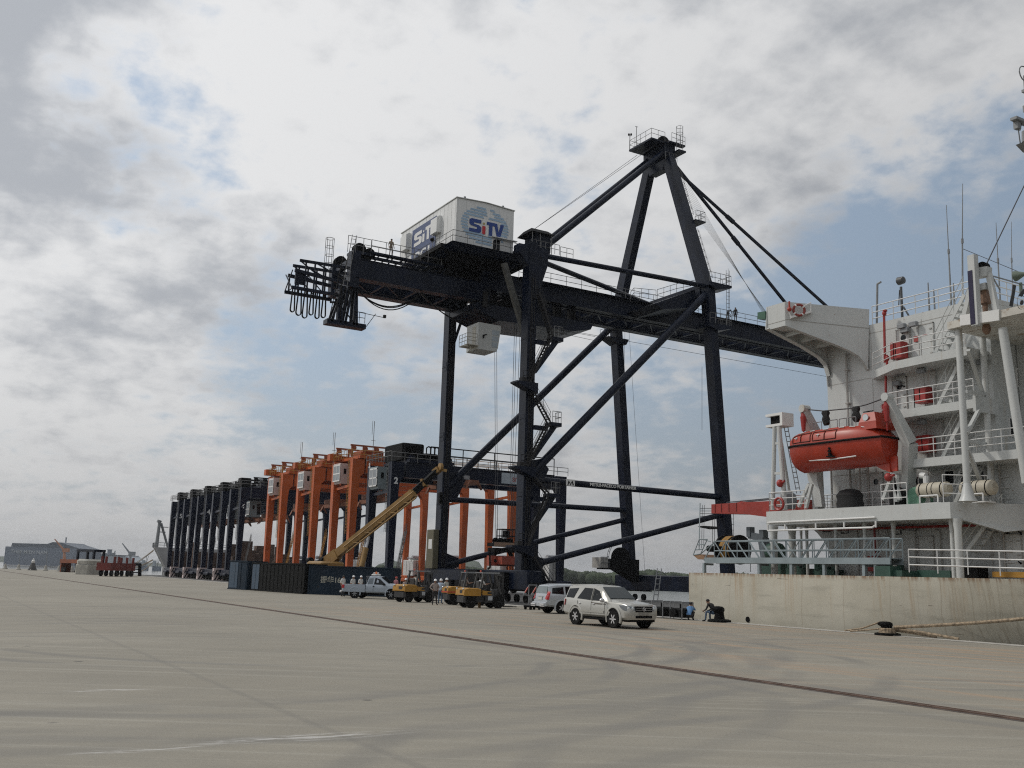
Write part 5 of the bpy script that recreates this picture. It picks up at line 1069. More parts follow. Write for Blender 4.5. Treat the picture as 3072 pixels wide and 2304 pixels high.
m = MB(); m.box(HX0+.3, HX1-.2, HY0+.6, HY1-.6, BZ1+.05, HZ0-.5)
for y in (82, 84.5, 89.5, 92): m.beam((HX0-.5, y, HZ0-.4), (HX0+2, y, BZ1-.4), .3, .4)
part(m, 'house_support', BLACK, 0)
m = MB(); m.rail([(HX0-.75, HY1+.7, HZ0), (HX0-.75, HY0-.95, HZ0), (HX1+.75, HY0-.95, HZ0), (HX1+.75, HY0+1, HZ0)], 1.05, 1.5, .03); part(m, 'house_railing', RAILG)
# little covered stair head at the house's right
q = hy(1592, 720, YB+1.5); q1 = hy(1635, 770, YB+1.5)
m = MB(); m.box(q.x, q1.x, YB+.6, YB+2.6, 33, q.z+.55); part(m, 'elevator_house', NAVY, 0)
m = MB(); r_ = hy(1612, 705, YB+1.5); m.loft([[V((q.x-.7, YB+.2, r_.z-.2)), V((q1.x+.3, YB+.2, r_.z-.2)), V((q1.x+.3, YB+3, r_.z-.2)), V((q.x-.7, YB+3, r_.z-.2))], [V((q.x-.3, YB+.9, r_.z+.35)), V((q1.x-.1, YB+.9, r_.z+.35)), V((q1.x-.1, YB+2.4, r_.z+.35)), V((q.x-.3, YB+2.4, r_.z+.35))]]); part(m, 'elevator_roof', BLACK, 0)
m = MB()
for x in (q.x-.5, q.x+.4, q1.x): m.tube((x, YB+.35, 33), (x, YB+.35, r_.z-.2), .035)
m.rail([(q.x-.6, YB+.3, 33.2), (q1.x+.9, YB+.3, 33.2)], 1.0, .5, .03); m.rail([(q1.x+.9, YB+.1, 33.0), (q1.x+2.4, YB+.1, 33.0)], 1.0, .7, .03); part(m, 'landing_railing', RAILG)
m = MB(); m.prism([(XL+.4, YB-.5, 28.9), (XL+.9, YB-.5, 29.2), (XL+1.7, YB-.5, 31.6), (XL+1.7, YB-.5, 33.2), (XL-1.6, YB-.5, 33.2), (XL-1.6, YB-.5, 32.4), (XL-.46, YB-.5, 31.2)], (0, 1.0, 0)); part(m, 'leg_head', NAVY, 0)
m = MB(); m.beam(hy(1512, 790, YB+1), hy(1570, 990, YB+1), .45, .5); part(m, 'strut', mat('weathered_strut', (.07, .07, .065), .7, 0, .4, 3), 0)
tube(hy(1385, 960, YA), hy(1350, 1065, YA-.6), .16, 'strut')
# ---- A frame above the waterside legs
AP = hy(1979, 452, 87); AX, AZT = XS0+.1, AP.z-1.0
part(leg_box((XS0, YB+.3, 33.2), (AX, 85.5, AZT), .95, 1.5, .95, 1.25), 'a_frame_leg'); part(leg_box((XS0, YA-.3, 33.2), (AX, 88.5, AZT), .95, 1.5, .95, 1.25), 'a_frame_leg')
m = MB(); m.bev(AX-.8, AX+.8, 84.9, 89.1, AZT-.6, AZT+1.2, .15); m.prism([(AX-.5, 85.2, AZT-.4), (AX-.5, 88.8, AZT-.4), (AX-.5, 88.2, AZT-1.9), (AX-.5, 85.8, AZT-1.9)], (1.0, 0, 0)); part(m, 'apex_beam', NAVY, 0)
for y in (85.5, 88.3):
    t0, t1 = V((AX-.3, y, AZT+.3)), V((XL+2.6, y-.6, 33.3)); tube(t0, t1, .33, 'back_stay')
for y in (86.3, 88.0):
    m = MB(); m.lathe([(.85, -.12), (.85, .12)], (AX+.1, y, AZT+1.7), 'y', 20); part(m, 'apex_sheave', BLACK)
m = MB(); pz = AZT+1.15; m.box(AX-2.85, AX-.6, 84.9, 89.1, pz-.22, pz); m.box(AX-.6, AX+1.8, 84.4, 85.0, pz-.2, pz); m.box(AX+.8, AX+1.9, 84.4, 89.1, pz-.9, pz-.7); part(m, 'apex_platform', NAVY, 0)
m = MB(); m.rail([(AX-.8, 84.95, pz), (AX-2.8, 84.95, pz), (AX-2.8, 89.05, pz), (AX-.5, 89.05, pz), (AX+1.8, 89.05, pz)], 1.15, 1.0, .03); m.rail([(AX+1.8, 84.45, pz-.1), (AX-.2, 84.45, pz)], 1.1, .8, .03)
for i in range(6): a = i*math.pi/3; m.tube((AX+.6+.4*math.cos(a), 84.0+.4*math.sin(a), pz-1), (AX+.6+.4*math.cos(a), 84.0+.4*math.sin(a), pz+1.8), .025, n=4)
for z in (pz+1.8, pz+1.0, pz): m.torus((AX+.6, 84.0, z), .4, .025, 'z', 10, 4)
m.rail([(AX-.9, 84.7, AZT-1.1), (AX+.8, 84.7, AZT-1.1)], .9, .5, .03); part(m, 'apex_railing', RAILG)
m = MB(); m.tube((AX-2.8, 89.0, pz), (AX-2.8, 89.0, pz+1.7), .04); m.tube((AX-2.95, 89.0, pz+1.7), (AX-2.65, 89.0, pz+1.75), .03); m.ell((AX-2.95, 89.0, pz+1.85), .12, .12, .17); m.ell((AX-2.62, 89.0, pz+1.95), .12, .12, .17); m.tube((AX-1.9, 88.9, pz), (AX-1.9, 88.9, pz+3.1), .03); m.tube((AX-2.1, 88.9, pz+3.1), (AX-1.7, 88.9, pz+3.1), .03); part(m, 'aircraft_lamp', DRAIL)
# fore stays
m = MB(); m.beam((AX+.4, 86.2, AZT+.4), (95.4, 86.2, BZ1), .26, .30); part(m, 'fore_stay', NAVY, 0)
m = MB(); m.beam((AX+.6, 87.8, AZT+.9), (110.5, 87.8, BZ1), .26, .30); part(m, 'fore_stay', NAVY, 0)
m = MB(); j = V((AX+.4, 86.2, AZT+.4)).lerp(V((95.4, 86.2, BZ1)), .42); j2 = V((AX+.4, 86.2, AZT+.4)).lerp(V((95.4, 86.2, BZ1)), .46); m.beam(j, j2, .34, .42); part(m, 'stay_link', NAVY, 0); m = MB(); j = V((AX+.6, 87.8, AZT+.9)).lerp(V((110.5, 87.8, BZ1)), .27); j2 = V((AX+.6, 87.8, AZT+.9)).lerp(V((110.5, 87.8, BZ1)), .30); m.beam(j, j2, .34, .42); part(m, 'stay_link', NAVY, 0)
for i in range(9):
    m = MB(); m.tube((AX+1.0, 85.6+i*.3, AZT-.3), (86.6+i*.5, 85.9+i*.25, BZ1+1.2), .015, n=4); part(m, 'boom_hoist_rope', mat('bright_wire', (.22, .22, .22), .5, .3))
for y in (85.4, 88.6): m = MB(); m.tube((AX-2.0, y, AZT+.5), hy(1585, 700, y), .022, n=4); part(m, 'stay_rope', WIRE)
# upper ties from landside head to waterside joints
tube((XL+.5, YB+.2, 32.7), (XS0-.3, YB+.2, 33.3), .26, 'upper_tie'); tube((XL+.5, YB+.3, 32.3), (XS0-.6, 87.5, 33.0), .26, 'upper_tie')
# ladders with hoops on the A frame leg and platforms at the joints
lp, lq = V((XS0+.75, YB+.2, 33.5)), V((AX+.75, 85.1, AZT-1)); 
m = MB()
for t0, t1 in ((.03, .47), (.53, .97)):
    a, b = lp.lerp(lq, t0), lp.lerp(lq, t1); m.ladder(a, b, (0, .45, 0), .03, .4)
    for i in range(8):
        q = a.lerp(b, (i+.8)/8.5); m.path([q, q+V((.35, -.15, 0)), q+V((.7, .05, 0)), q+V((.7, .4, 0)), q+V((.35, .6, 0)), q+V((0, .45, 0))], .022, 4)
    for o in ((.7, .05), (.7, .4), (.35, -.15)): m.tube(a.lerp(b, .1)+V((*o, 0)), a.lerp(b, .95)+V((*o, 0)), .02, n=4)
part(m, 'hooped_ladder', RAILG)
m = MB(); q = lp.lerp(lq, .5); m.box(q.x-.3, q.x+1.2, q.y-.9, q.y+.9, q.z-.15, q.z); part(m, 'rest_platform', NAVY, 0); m = MB(); m.rail([q+V((-.2, -.85, 0)), q+V((1.15, -.85, 0)), q+V((1.15, .85, 0))], 1.1, .6, .03); part(m, 'rest_railing', RAILG)
for zz, w_ in ((33.5, 1.9), (29.0, 1.9)):
    m = MB(); m.prism([(XS0-.6, YB-1.0, zz), (XS0+w_+.7, YB-1.0, zz), (XS0+w_+.7, YB-1.0, zz-.25), (XS0+.6, YB-1.0, zz-.75), (XS0-.6, YB-1.0, zz-.4)], (0, 2.2, 0)); part(m, 'joint_platform', NAVY, 0)
    m = MB(); m.rail([(XS0-.5, YB-.95, zz), (XS0+w_+.65, YB-.95, zz), (XS0+w_+.65, YB+1.1, zz)], 1.1, .8, .03); part(m, 'joint_railing', RAILG)
m = MB(); m.rail([(XS0+2.2, YB-.9, 29.0), (XS0+2.2, YB-.9, 35.4)], 0.01, 5, .02); m.ladder((XS0+1.9, YB-.9, 29.0), (XS0+1.9, YB-.9, 35.2), (.45, 0, 0), .03, .4); part(m, 'joint_ladder', RAILG)
pth = [(60.8, GY0-.8, BZ1+.1), (63.2, GY0-.8, BZ1+.1), (65.0, GY0-.8, BZ1+.1)]
m = MB(); m.rail([hy(x, y, 83.8) for x, y in ((1892, 905), (1902, 893), (1968, 899))], 1.1, 1.2, .03); part(m, 'bridge_railing', RAILG); m = MB(); m.rail([hy(x, y, 82.5) for x, y in ((1972, 898), (2030, 880), (2090, 868))], 1.1, 1.1, .03); part(m, 'bridge_railing', RAILG); m = MB(); m.rail([hy(x, y, 84.0) for x, y in ((2060, 930), (2095, 945))], 1.0, .6, .03); part(m, 'bridge_railing', RAILG)
# platforms at the heads of the far legs
for X, y, px_, py_ in ((XL, YA, 1310, 905), (xs(28), YA, 1812, 1012)):
    q = hy(px_, py_, y); m = MB(); m.prism([(q.x, y-.9, q.z), (X+1.0, y-.9, q.z), (X+.6, y-.9, q.z-.7), (X-.6, y-.9, q.z-.7)], (0, 1.8, 0)); part(m, 'leg_platform', NAVY, 0)
    m = MB(); m.rail([(X-.5, y-.85, q.z), (q.x+.05, y-.85, q.z), (q.x+.05, y+.85, q.z)], 1.1, .7, .03); part(m, 'leg_railing', DRAIL)
# ---- stairs zigzagging up leg B with landings
YS_ = YB-.75
LR = [hy(x, y, YS_).z for x, y in ((1655, 1015), (1655, 1270), (1655, 1482))]; LL = [hy(x, y, YS_).z for x, y in ((1525, 1145), (1520, 1400), (1550, 1640))]
xr, xl = XL+2.3, XL-1.1
for z in LR:
    m = MB(); m.box(xr-.5, xr+.7, YS_-.75, YS_+.35, z-.35, z); m.beam((xr+.2, YS_-.2, z-.3), (XL+.46, YS_+.3, z-3.4), .35, .5); m.box(XL+.46, xr-.4, YS_-.1, YS_+.3, z-.75, z-.35); part(m, 'stair_landing', NAVY, 0)
    m = MB(); m.rail([(xr-.3, YS_-.7, z), (xr+.65, YS_-.7, z), (xr+.65, YS_+.3, z)], 1.05, .5, .03); part(m, 'landing_railing', RAILG)
for z in LL:
    m = MB(); m.prism([(xl-.9, YS_-.75, z+.1), (xl+1.4, YS_-.75, z+.1), (xl+1.4, YS_-.75, z-.9), (xl-.9, YS_-.75, z-.05)], (0, 1.2, 0)); part(m, 'stair_landing', NAVY, 0)
    m = MB(); m.rail([(xl-.2, YS_-.7, z+.1), (xl+.5, YS_-.7, z+.1)], 1.05, .35, .03); m.box(xl-.3, xl+.1, YS_-.7, YS_-.1, z+.1, z+.5); part(m, 'landing_railing', DRAIL)
fl = [((xr-.5, 30.0), (xl+4.2, LR[0]) if False else (XL+.9, LR[0]+4.2)), ((xl+.5, LL[0]), (xr-.5, LR[0])), ((xr-.5, LR[1]), (xl+.5, LL[0])), ((xl+.5, LL[1]), (xr-.5, LR[1])), ((xr-.5, LR[2]), (xl+.5, LL[1])), ((xl+.8, LL[2]), (xr-.4, LR[2])), ((xr+.2, 1.2), (xl+.8, LL[2]))]
fl[0] = ((xr-.4, LR[0]), (XL+.3, LR[0]+4.0))
for (xa, za), (xb, zb2) in fl:
    m = MB(); m.stair((xa, YS_-.65, za), (xb, YS_-.65, zb2), (0, .6, 0), 14); part(m, 'stair_flight', DRAIL, 0)
# small lugs, hydraulic box on leg A
m = MB(); m.bev(XL-.75, XL-.4, YA-.75, YA-.3, 9.3, 10.5, .05); part(m, 'junction_box', KBOX)
# cable reel beside waterside far leg
rc = hy(1862, 1675, YA-1.4)
m = MB(); m.lathe([(1.2, -.2), (1.25, -.18), (1.25, -.14), (.4, -.12), (.4, .12), (1.25, .14), (1.25, .18), (1.2, .2)], rc, 'y', 28); part(m, 'cable_reel', BLACK)
m = MB(); m.torus(rc+V((-.2, -.4, 0)), 2.0, .04, 'y', 20, 4, math.pi*.35, math.pi*1.0); m.torus(rc+V((-.2, -.7, 0)), 2.0, .04, 'y', 20, 4, math.pi*.35, math.pi*1.0)
for i in range(7): a = math.pi*(.38+i*.1); m.tube(rc+V((-.2+2*math.cos(a), -.4, 2*math.sin(a))), rc+V((-.2+2*math.cos(a), -.7, 2*math.sin(a))), .03, n=4)
part(m, 'reel_guide', GREY)
a, b = hy(1792, 1703, YA-2), hy(1862, 1672, YA-2)
m = MB(); m.box(a.x, a.x+1.0, YA-2.6, YA-1.0, a.z, b.z-.1); part(m, 'reel_cab', mat('cab_pale', (.35, .34, .32), .6), 0); m = MB(); m.prism([(a.x+.7, YA-2.5, a.z-.15), (a.x+2.6, YA-2.5, a.z-.15), (xs(5)-.4, YA-2.5, a.z-1.5), (xs(5)-.4, YA-2.5, b.z-.2), (a.x+.7, YA-2.5, b.z-.2)], (0, 1.6, 0)); part(m, 'reel_bracket', BLACK, 0)
m = MB(); m.rail([(a.x-.05, YA-2.7, a.z), (a.x+1.1, YA-2.7, a.z)], 1.2, .4, .03); part(m, 'reel_railing', GREY)
# gusset dropping from B to the sill (stair enclosure)
m = MB(); m.prism([(XL-.4, YB-.9, 5.5), (XL+.5, YB-.9, 5.5), (XL+2.3, YB-.9, 1.2), (XL+.9, YB-.9, 1.2)], (0, .5, 0)); part(m, 'sill_gusset', NAVY, 0)
for x, x2, y, z1_, z0_ in ((1888, 1902, YB+1, 1480, 1100), (1935, 1935, YB+2, 1480, 1000)): pass
m = MB(); m.tube(hy(2106, 1100, YB), hy(2106, 1290, YB), .025, n=4); m.tube(hy(1885, 960, YA), hy(1935, 1720, YA-2), .02, n=4); m.tube(hy(1875, 985, YA), hy(1870, 1230, YA), .02, n=4); part(m, 'hanging_line', WIRE)
m = MB()
for x in (2107, 2113, 2139, 2145): m.tube(hy(x, 1515, YB-1), hy(x-2+(x-2125)*.0, 1645, YB-1), .03, n=4)
m.ladder(hy(2192, 1640, YB-1), hy(2192, 1540, YB-1), (.4, 0, 0), .03, .5)
q = hy(2105, 1578, YB-1); m.prism([(q.x, YB-1.6, q.z), (q.x+1.6, YB-1.6, q.z), (q.x+1.6, YB-1.6, q.z-.25), (q.x+.3, YB-1.6, q.z-.12)], (0, 1.2, 0))
for i in range(5): m.tube(hy(2100, 1560+i*8-35, YB-1), hy(2148, 1560+i*8-35, YB-1), .025, n=4)
part(m, 'access_ladder', DRAIL)
# ---- trolley, operator cab, hoist ropes
tq0, tq1 = hy(1382, 950, 87), hy(1738, 960, 87); TX0, TX1 = tq0.x, tq1.x; TZ = 28.6
m = MB(); m.prism([(TX0+.2, 84.4, TZ), (TX1-.8, 84.4, TZ), (TX1, 84.4, TZ-.15), (TX1-.3, 84.4, TZ-.7), (TX1-2.4, 84.4, TZ-1.2), (TX0+3, 84.4, TZ-1.5), (TX0+.2, 84.4, TZ-.6)], (0, 5.4, 0)); part(m, 'trolley_frame', NAVY, 0)
for x in (TX0+2.6, TX0+4.3, TX1-4, TX1-2.2):
    for y in (GY0+.6, GY1-.6): m = MB(); m.box(x-.4, x+.4, y-.25, y+.25, TZ, BZ0-(.15 if x > XB else LOW+.1)); part(m, 'trolley_hanger', BLACK, 0)
for x in (TX0+2.6, TX0+3.7, TX0+5.0): m = MB(); m.lathe([(.45, -.3), (.35, 0), (.45, .3)], (x, 85.2, TZ+.45), 'y', 14); part(m, 'trolley_sheave', BLACK)
m = MB(); m.rail([(TX0+.2, 84.4, TZ-.5), (TX0+.2, 86, TZ-.5)], 1.3, .6, .03); m.rail([(TX1-3.6, 84.3, TZ-.05), (TX1-.1, 84.3, TZ-.15)], 1.1, .6, .03); m.rail([(TX0+4.5, 84.2, TZ+.2), (TX1-4, 84.2, TZ+.2)], 1.1, 1.2, .03); m.box(TX0+1.0, TX0+1.5, 84.2, 84.6, TZ-.4, TZ+1.2); part(m, 'trolley_railing', DRAIL)
CY0 = 84.9
a, b = hy(1436, 966, CY0), hy(1502, 1012, CY0); czt = a.z; czb = hy(1445, 1048, CY0).z; cx0, cx1 = a.x-.0, b.x
m = MB(); m.loft([[V((cx0, CY0, z)), V((cx1-s, CY0, z)), V((cx1-s, CY0+2.4, z)), V((cx0, CY0+2.4, z))] for z, s in ((czb, .45), (czb+.35, .28), (czt-.3, .0), (czt, .0))]); cab = part(m, 'operator_cab', WHITE, 0)
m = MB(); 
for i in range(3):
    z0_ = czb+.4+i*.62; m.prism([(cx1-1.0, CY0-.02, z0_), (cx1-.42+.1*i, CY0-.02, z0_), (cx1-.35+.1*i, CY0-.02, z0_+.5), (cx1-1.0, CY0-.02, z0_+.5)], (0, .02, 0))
m.build('side_window', mat('sky_glass', (.35, .40, .44), .1), cab, 0)  # pale base colour puts the bright sky into the panes
m = MB(); m.prism([(cx1-.26, CY0+.12, czb+.4), (cx1-.02, CY0+.12, czt-.45), (cx1+.01, CY0+.12, czt-.45), (cx1-.23, CY0+.12, czb+.4)], (0, 2.1, 0)); m.build('front_window', GLASS, cab, 0)
m = MB(); m.box(cx0-.02, cx0, CY0+.5, CY0+1.2, czb+.2, czt-.3); m.build('door', mat('door_cream', (.52, .50, .44), .6), cab, 0)
m = MB(); m.ell((cx0+.55, CY0-.1, (czt+czb)/2-.05), .1, .08, .2); m.tube((cx0+.6, CY0-.1, (czt+czb)/2+.1), (cx0+.9, CY0-.1, (czt+czb)/2+.2), .05); m.build('lamp', BLACK, cab)
m = MB(); m.box(cx0-1.25, cx0, CY0-.2, CY0+1.6, czb+.25, czb+.33); m.rail([(cx0-.2, CY0-.2, czb+.33), (cx0-1.25, CY0-.2, czb+.33), (cx0-1.25, CY0+1.6, czb+.33)], 1.1, .7, .03, 3); m.lathe([(.05, 0), (.28, -.3)], (cx0-1.35, CY0, czb+.3), n=8); m.lathe([(.08, 0), (.12, -.4), (.3, -.6)], (cx0-.7, CY0+.2, czb+.2), n=8); m.build('cab_balcony', mat('balcony_cream', (.38, .36, .31), .6), cab, 0)
# ---- spreader: an orange lifting frame hung from the ropes
SPY, SPX = 86.9, hy(1508, 1660, 86.9).x
s0, s1 = hy(1467, 1697, SPY), hy(1548, 1670, SPY)
spr = thing('spreader', 'orange red container spreader hanging on the hoist ropes behind the forklifts', 'spreader', (SPX, SPY, s0.z-.5), world=True)
m = MB(); m.box(s0.x, s1.x, SPY-.5, SPY+.5, s0.z, s1.z); m.box(s0.x+.6, s1.x-.4, SPY-1.5, SPY+1.5, s0.z+.15, s1.z-.1); sf = m.build('frame', mat('spreader_red', (.30, .06, .035), .5, 0, .2, 1), spr, 0)
m = MB()
for i in range(5): m.lathe([(.17, -.02), (.17, .02)], (s0.x+.4+i*.48, SPY-.5, (s0.z+s1.z)/2), 'y', 12)
m.build('hole', BLACK, sf)
m = MB(); z1_ = hy(1508, 1640, SPY).z; z2_ = hy(1508, 1628, SPY).z; m.box(s0.x+.2, s1.x, SPY-.7, SPY+.7, z1_-.55, z1_-.15); m.box(s0.x+.1, s1.x-.1, SPY-.75, SPY-.65, z1_-.05, z2_+.05); m.box(s0.x+.1, s1.x-.1, SPY-.6, SPY+.7, z1_, z2_-.05); m.beam((s0.x+.5, SPY, s1.z), (s0.x+.8, SPY, z1_-.5), .3, .3); m.beam((s1.x-.5, SPY, s1.z), (s1.x-.8, SPY, z1_-.5), .3, .3); m.build('head_block', BLACK, spr, 0)
m = MB(); m.box(s0.x+.1, s1.x-.15, SPY-.76, SPY-.75, z1_-.02, z2_); m.build('head_plate', mat('pale_rust', (.30, .20, .14), .7), spr, 0)
for i in range(4): m = MB(); m.lathe([(.3, -.1), (.24, 0), (.3, .1)], (s0.x+.4+i*.55, SPY-.4, z2_+.15), 'y', 14); m.build('sheave', BLACK, spr)
m = MB(); zc = hy(1510, 1588, SPY).z; m.rail([(s0.x+1.1, SPY-.6, z2_), (s1.x-.2, SPY-.6, z2_), (s1.x-.2, SPY+.6, z2_), (s0.x+1.1, SPY+.6, z2_), (s0.x+1.1, SPY-.6, z2_)], zc-z2_, .6, .04); m.box(s0.x+1.6, s0.x+2.1, SPY-.3, SPY+.3, z2_+.5, zc-.1); m.build('cable_basket', BLACK, spr)
m = MB(); m.path(sag((s0.x-.2, SPY-.4, z1_-.4), (s0.x-.1, SPY-.4, s0.z-.2), -.0)+[(s0.x-.35, SPY-.4, s0.z-.3)], .1, 6); m.build('flipper', BLACK, spr); m = MB()
for x in (s1.x-.9, s1.x-.6, s1.x-1.2): m.tube((x, SPY-.4, s0.z), (x+.1, SPY-.4, s0.z-1.5), .04)
m.build('twistlock_hanger', BLACK, spr)
hr = [(hy(x0, 1045, SPY), (s0.x+k, SPY-.4, z2_+.2)) for x0, k in ((1475, .45), (1484, .65), (1536, 1.9), (1545, 2.1), (1553, 2.3))]
for i, (p, q) in enumerate(hr):
    p = V((p.x, SPY-.4+.2*(i % 2), TZ-.8)); m = MB(); m.tube(p, q, .026, n=4); part(m, 'hoist_rope', WIRE)
# ================================================================== RUBBER TYRED YARD GANTRIES ON THE SHIP'S DECK
RS, RW_ = 23.9, 6.4
PNUM = mat('number_white', (.72, .73, .74), .6)
def rtg(label, PM, top, kind):
    # x across the span (0 = quay side legs), y along the ship (0 = front frame)
    o = thing('yard_gantry_crane', label, 'gantry crane', (0, 0, 0), group='rubber tyred gantry cranes in a row on the ship deck')
    gb = top-1.75
    for y in (0, RW_):
        for x in (0, RS):
            s = 1 if x == 0 else -1
            m = MB(); m.hexa([(x-.38, y-.32, 1.2), (x+.38, y-.32, 1.2), (x+.38, y+.32, 1.2), (x-.38, y+.32, 1.2), (x-.5, y-.48, gb-2), (x+.5, y-.48, gb-2), (x+.5, y+.48, gb-2), (x-.5, y+.48, gb-2)])
            xi = x+s*1.15
            pts = [(x-s*.5, gb-2), (x+s*.5, gb-2), (x+s*.62, gb-.6), (xi, gb), (xi, top-.02), (x-s*.5, top-.02)]
            m.prism([(a, y-.48, b) for a, b in pts], (0, .96, 0)); m.build('leg', PM, o, 0)
        m = MB(); m.box(1.4, RS-1.4, y-.42, y+.42, gb, top); m.box(1.4, RS-1.4, y-.55, y+.55, top, top+.06); m.box(1.4, RS-1.4, y-.5, y+.5, gb-.05, gb); m.build('girder', PM, o, 0)
        m = MB(); m.rail([(-.6, y-.6, top+.06), (RS+.6, y-.6, top+.06)], 1.05, 1.7, .04); m.build('railing', RAILG if kind != 'o' else YEL, o)
    for x in (0, RS):
        m = MB(); m.bev(x-.45, x+.45, -2.2, RW_+2.2, 1.1, 1.9, .08); m.build('sill_beam', PM, o)
        for y in (0, RW_):
            m = MB(); m.bev(x-.75, x+.75, y-1.7, y+1.7, .9, 1.35, .1); bg = m.build('bogie', PM, o)
            for d_ in (-1.05, 1.05):
                m = MB(); m.lathe([(.35, -.25), (.68, -.28), (.75, -.16), (.75, .16), (.68, .28), (.35, .25)], (x, y+d_, .75), 'x', 16); m.build('tyre', RUB, bg)
        m = MB(); m.beam((x, .3, gb-1.6), (x, RW_-.3, gb-1.9), .3, .35); m.build('tie_beam', PM, o)
    # sheeted wheel covers with hazard stripes
    m = MB(); m.box(-1.2, .9, -1.5, -.45, -.2, 2.1); cv = m.build('wheel_cover', PINK, o, 0)
    m = MB()
    for i in range(4):
        x = -1.1+i*.5; m.prism([(x, -1.515, .0), (x+.22, -1.515, .0), (x+.72, -1.515, 1.0), (x+.50, -1.515, 1.0)], (0, .02, 0)); m.prism([(x, -1.515, 1.0), (x+.22, -1.515, 1.0), (x+.6, -1.515, 1.9), (x+.38, -1.515, 1.9)], (0, .02, 0))
    m.build('hazard_stripe', BLACK, cv, 0)
    m = MB(); m.box(-1.22, -1.2, -1.25, -.75, .6, 1.6); m.build('number_plate', BLACK, cv, 0)
    # engine house on the water side sill, cable drum on its roof
    m = MB(); m.bev(RS-1.2, RS+.9, .7, 4.6, 1.9, 4.4, .06); eh = m.build('engine_house', WHITE2, o, 0)
    m = MB(); m.lathe([(.32, -.8), (.36, -.7), (.36, .7), (.32, .8)], (RS-.2, 1.6, 4.85), 'x', 12); m.tube((RS-1.9, 1.6, 4.7), (RS-1.0, 1.6, 4.7), .1); m.build('exhaust_drum', mat('drum_grey', (.45, .46, .48), .4, .3), eh)
    m = MB()
    for y in (1.9, 3.2): m.box(RS-1.22, RS-1.2, y, y+.04, 2.0, 4.3)
    for x in (RS-.6, RS+.2): m.box(x, x+.04, .68, .7, 2.0, 4.3)
    m.build('panel_gap', BLACK, eh, 0)
    # ladders
    m = MB(); m.stair((1.1, -.1, 2.0), (2.0, -.1, 7.2), (0, .5, 0), 18); m.ladder((-.55, .3, 7), (-.6, .3, top), (0, .45, 0), .03, .4); m.build('ladder', RAILG if kind != 'o' else YEL, o, 0)
    # trolley with machinery and lifting frame
    tx = {'o': .9, 'b': 3.2, '2': 2.2}[kind]
    m = MB(); m.box(tx-.5, tx+5.5, -.6, RW_+.6, top+.1, top+.45)
    for x in (tx, tx+5): m.box(x-.3, x+.3, -.4, .4, top+.06, top+.9); m.box(x-.3, x+.3, RW_-.4, RW_+.4, top+.06, top+.9)
    m.build('trolley', PM, o, 0)
    m = MB()
    if kind == '2':
        m.bev(tx-1.0, tx+1.9, .5, RW_-.5, top+.45, top+2.5, .12); m.bev(tx+2.1, tx+4.2, .8, RW_-1, top+.45, top+1.5, .2)
        for i in range(7): m.tube((tx-.7+i*.4, .42, top+.5), (tx-.7+i*.4, .42, top+2.3), .10)
        for i in range(4): m.path([(tx+2.2+i*.55, .5, top+.4), (tx+2.2+i*.55, .5, top+2.1), (tx+2.5+i*.55, .5, top+2.3), (tx+2.8+i*.55, .5, top+2.1), (tx+2.8+i*.55, .5, top+.5)], .08, 6)
    else:
        for y in (.6, RW_-.6): m.box(tx-1.4, tx+5.2, y-.12, y+.12, top+1.75, top+1.95)
        for i in range(4):
            for y in (.6, RW_-.6): m.box(tx-1.3+i*1.6, tx-1.1+i*1.6, y-.1, y+.1, top+.3, top+1.8); m.lathe([(.3, -.12), (.3, .12)], (tx-.9+i*1.6, y, top+1.5), 'y', 10)
        m.bev(tx+.8, tx+3.6, 1.2, RW_-1.2, top+.45, top+1.5, .1)
    m.build('hoist_machinery', BLACK if kind != 'o' else mat('orange_dark', (.26, .07, .025), .6), o, 0)
    if kind == 'o':
        m = MB(); m.bev(tx+5.8, tx+9.2, 1.2, RW_-1.2, top+.5, top+2.1, .06); m.build('electric_house', mat('pale_house', (.52, .52, .50), .6), o, 0)
        m = MB(); m.tube((2.4, 0, top), (2.4, 0, top+5.2), .045); m.tube((2.15, 0, top+3.4), (2.15, 0, top+5.2), .03); m.tube((2.1, 0, top+2.6), (2.7, 0, top+2.6), .03); m.build('aerial', GREY, o)
        m = MB(); m.box(-1.2, .5, RW_-.3, RW_+.7, top+.2, top+1.1); m.build('walkway_box', PM, o, 0)
    elif kind == 'b':
        m = MB(); m.bev(-.4, 1.4, 0.5, 2.4, top+.1, top+1.7, .08); m.build('cable_box', BLACK, o, 0)
    if kind != 'o':
        m = MB(); m.rail([(4.5, -.45, top+.06), (RS-1.5, -.45, top+.06)], 2.1, 4.2, .07, 1); m.rail([(4.5, RW_+.45, top+.06), (RS-1.5, RW_+.45, top+.06)], 2.1, 4.2, .07, 1); m.build('cable_rail', BLACK, o)
    m = MB(); m.rail([(-.7, -.6, top+.1), (-.7, RW_+.6, top+.1)], 1.1, 1.0, .035); m.build('end_railing', RAILG if kind != 'o' else YEL, o)
    sx = {'o': 4.5, 'b': 6.2, '2': 9.0}[kind]
    m = MB(); zt_ = top-(5.2 if kind != '2' else 2.2); m.box(sx, sx+1.2, -2.5, RW_+2.5, zt_, zt_+.55); m.box(sx-1.2, sx+2.4, 1.2, RW_-1.2, zt_+.4, zt_+1.0)
    for y in (-2.3, RW_+2.3): m.prism([(sx-.5, y-.25, zt_-.6), (sx+.1, y-.25, zt_+.1), (sx-.1, y-.25, zt_+.3)], (0, .5, 0)); m.prism([(sx+1.7, y-.25, zt_-.6), (sx+1.1, y-.25, zt_+.1), (sx+1.3, y-.25, zt_+.3)], (0, .5, 0))
    m.build('lifting_frame', mat('frame_rust', (.20, .085, .05), .6, 0, .2, 1), o, 0)
    m = MB()
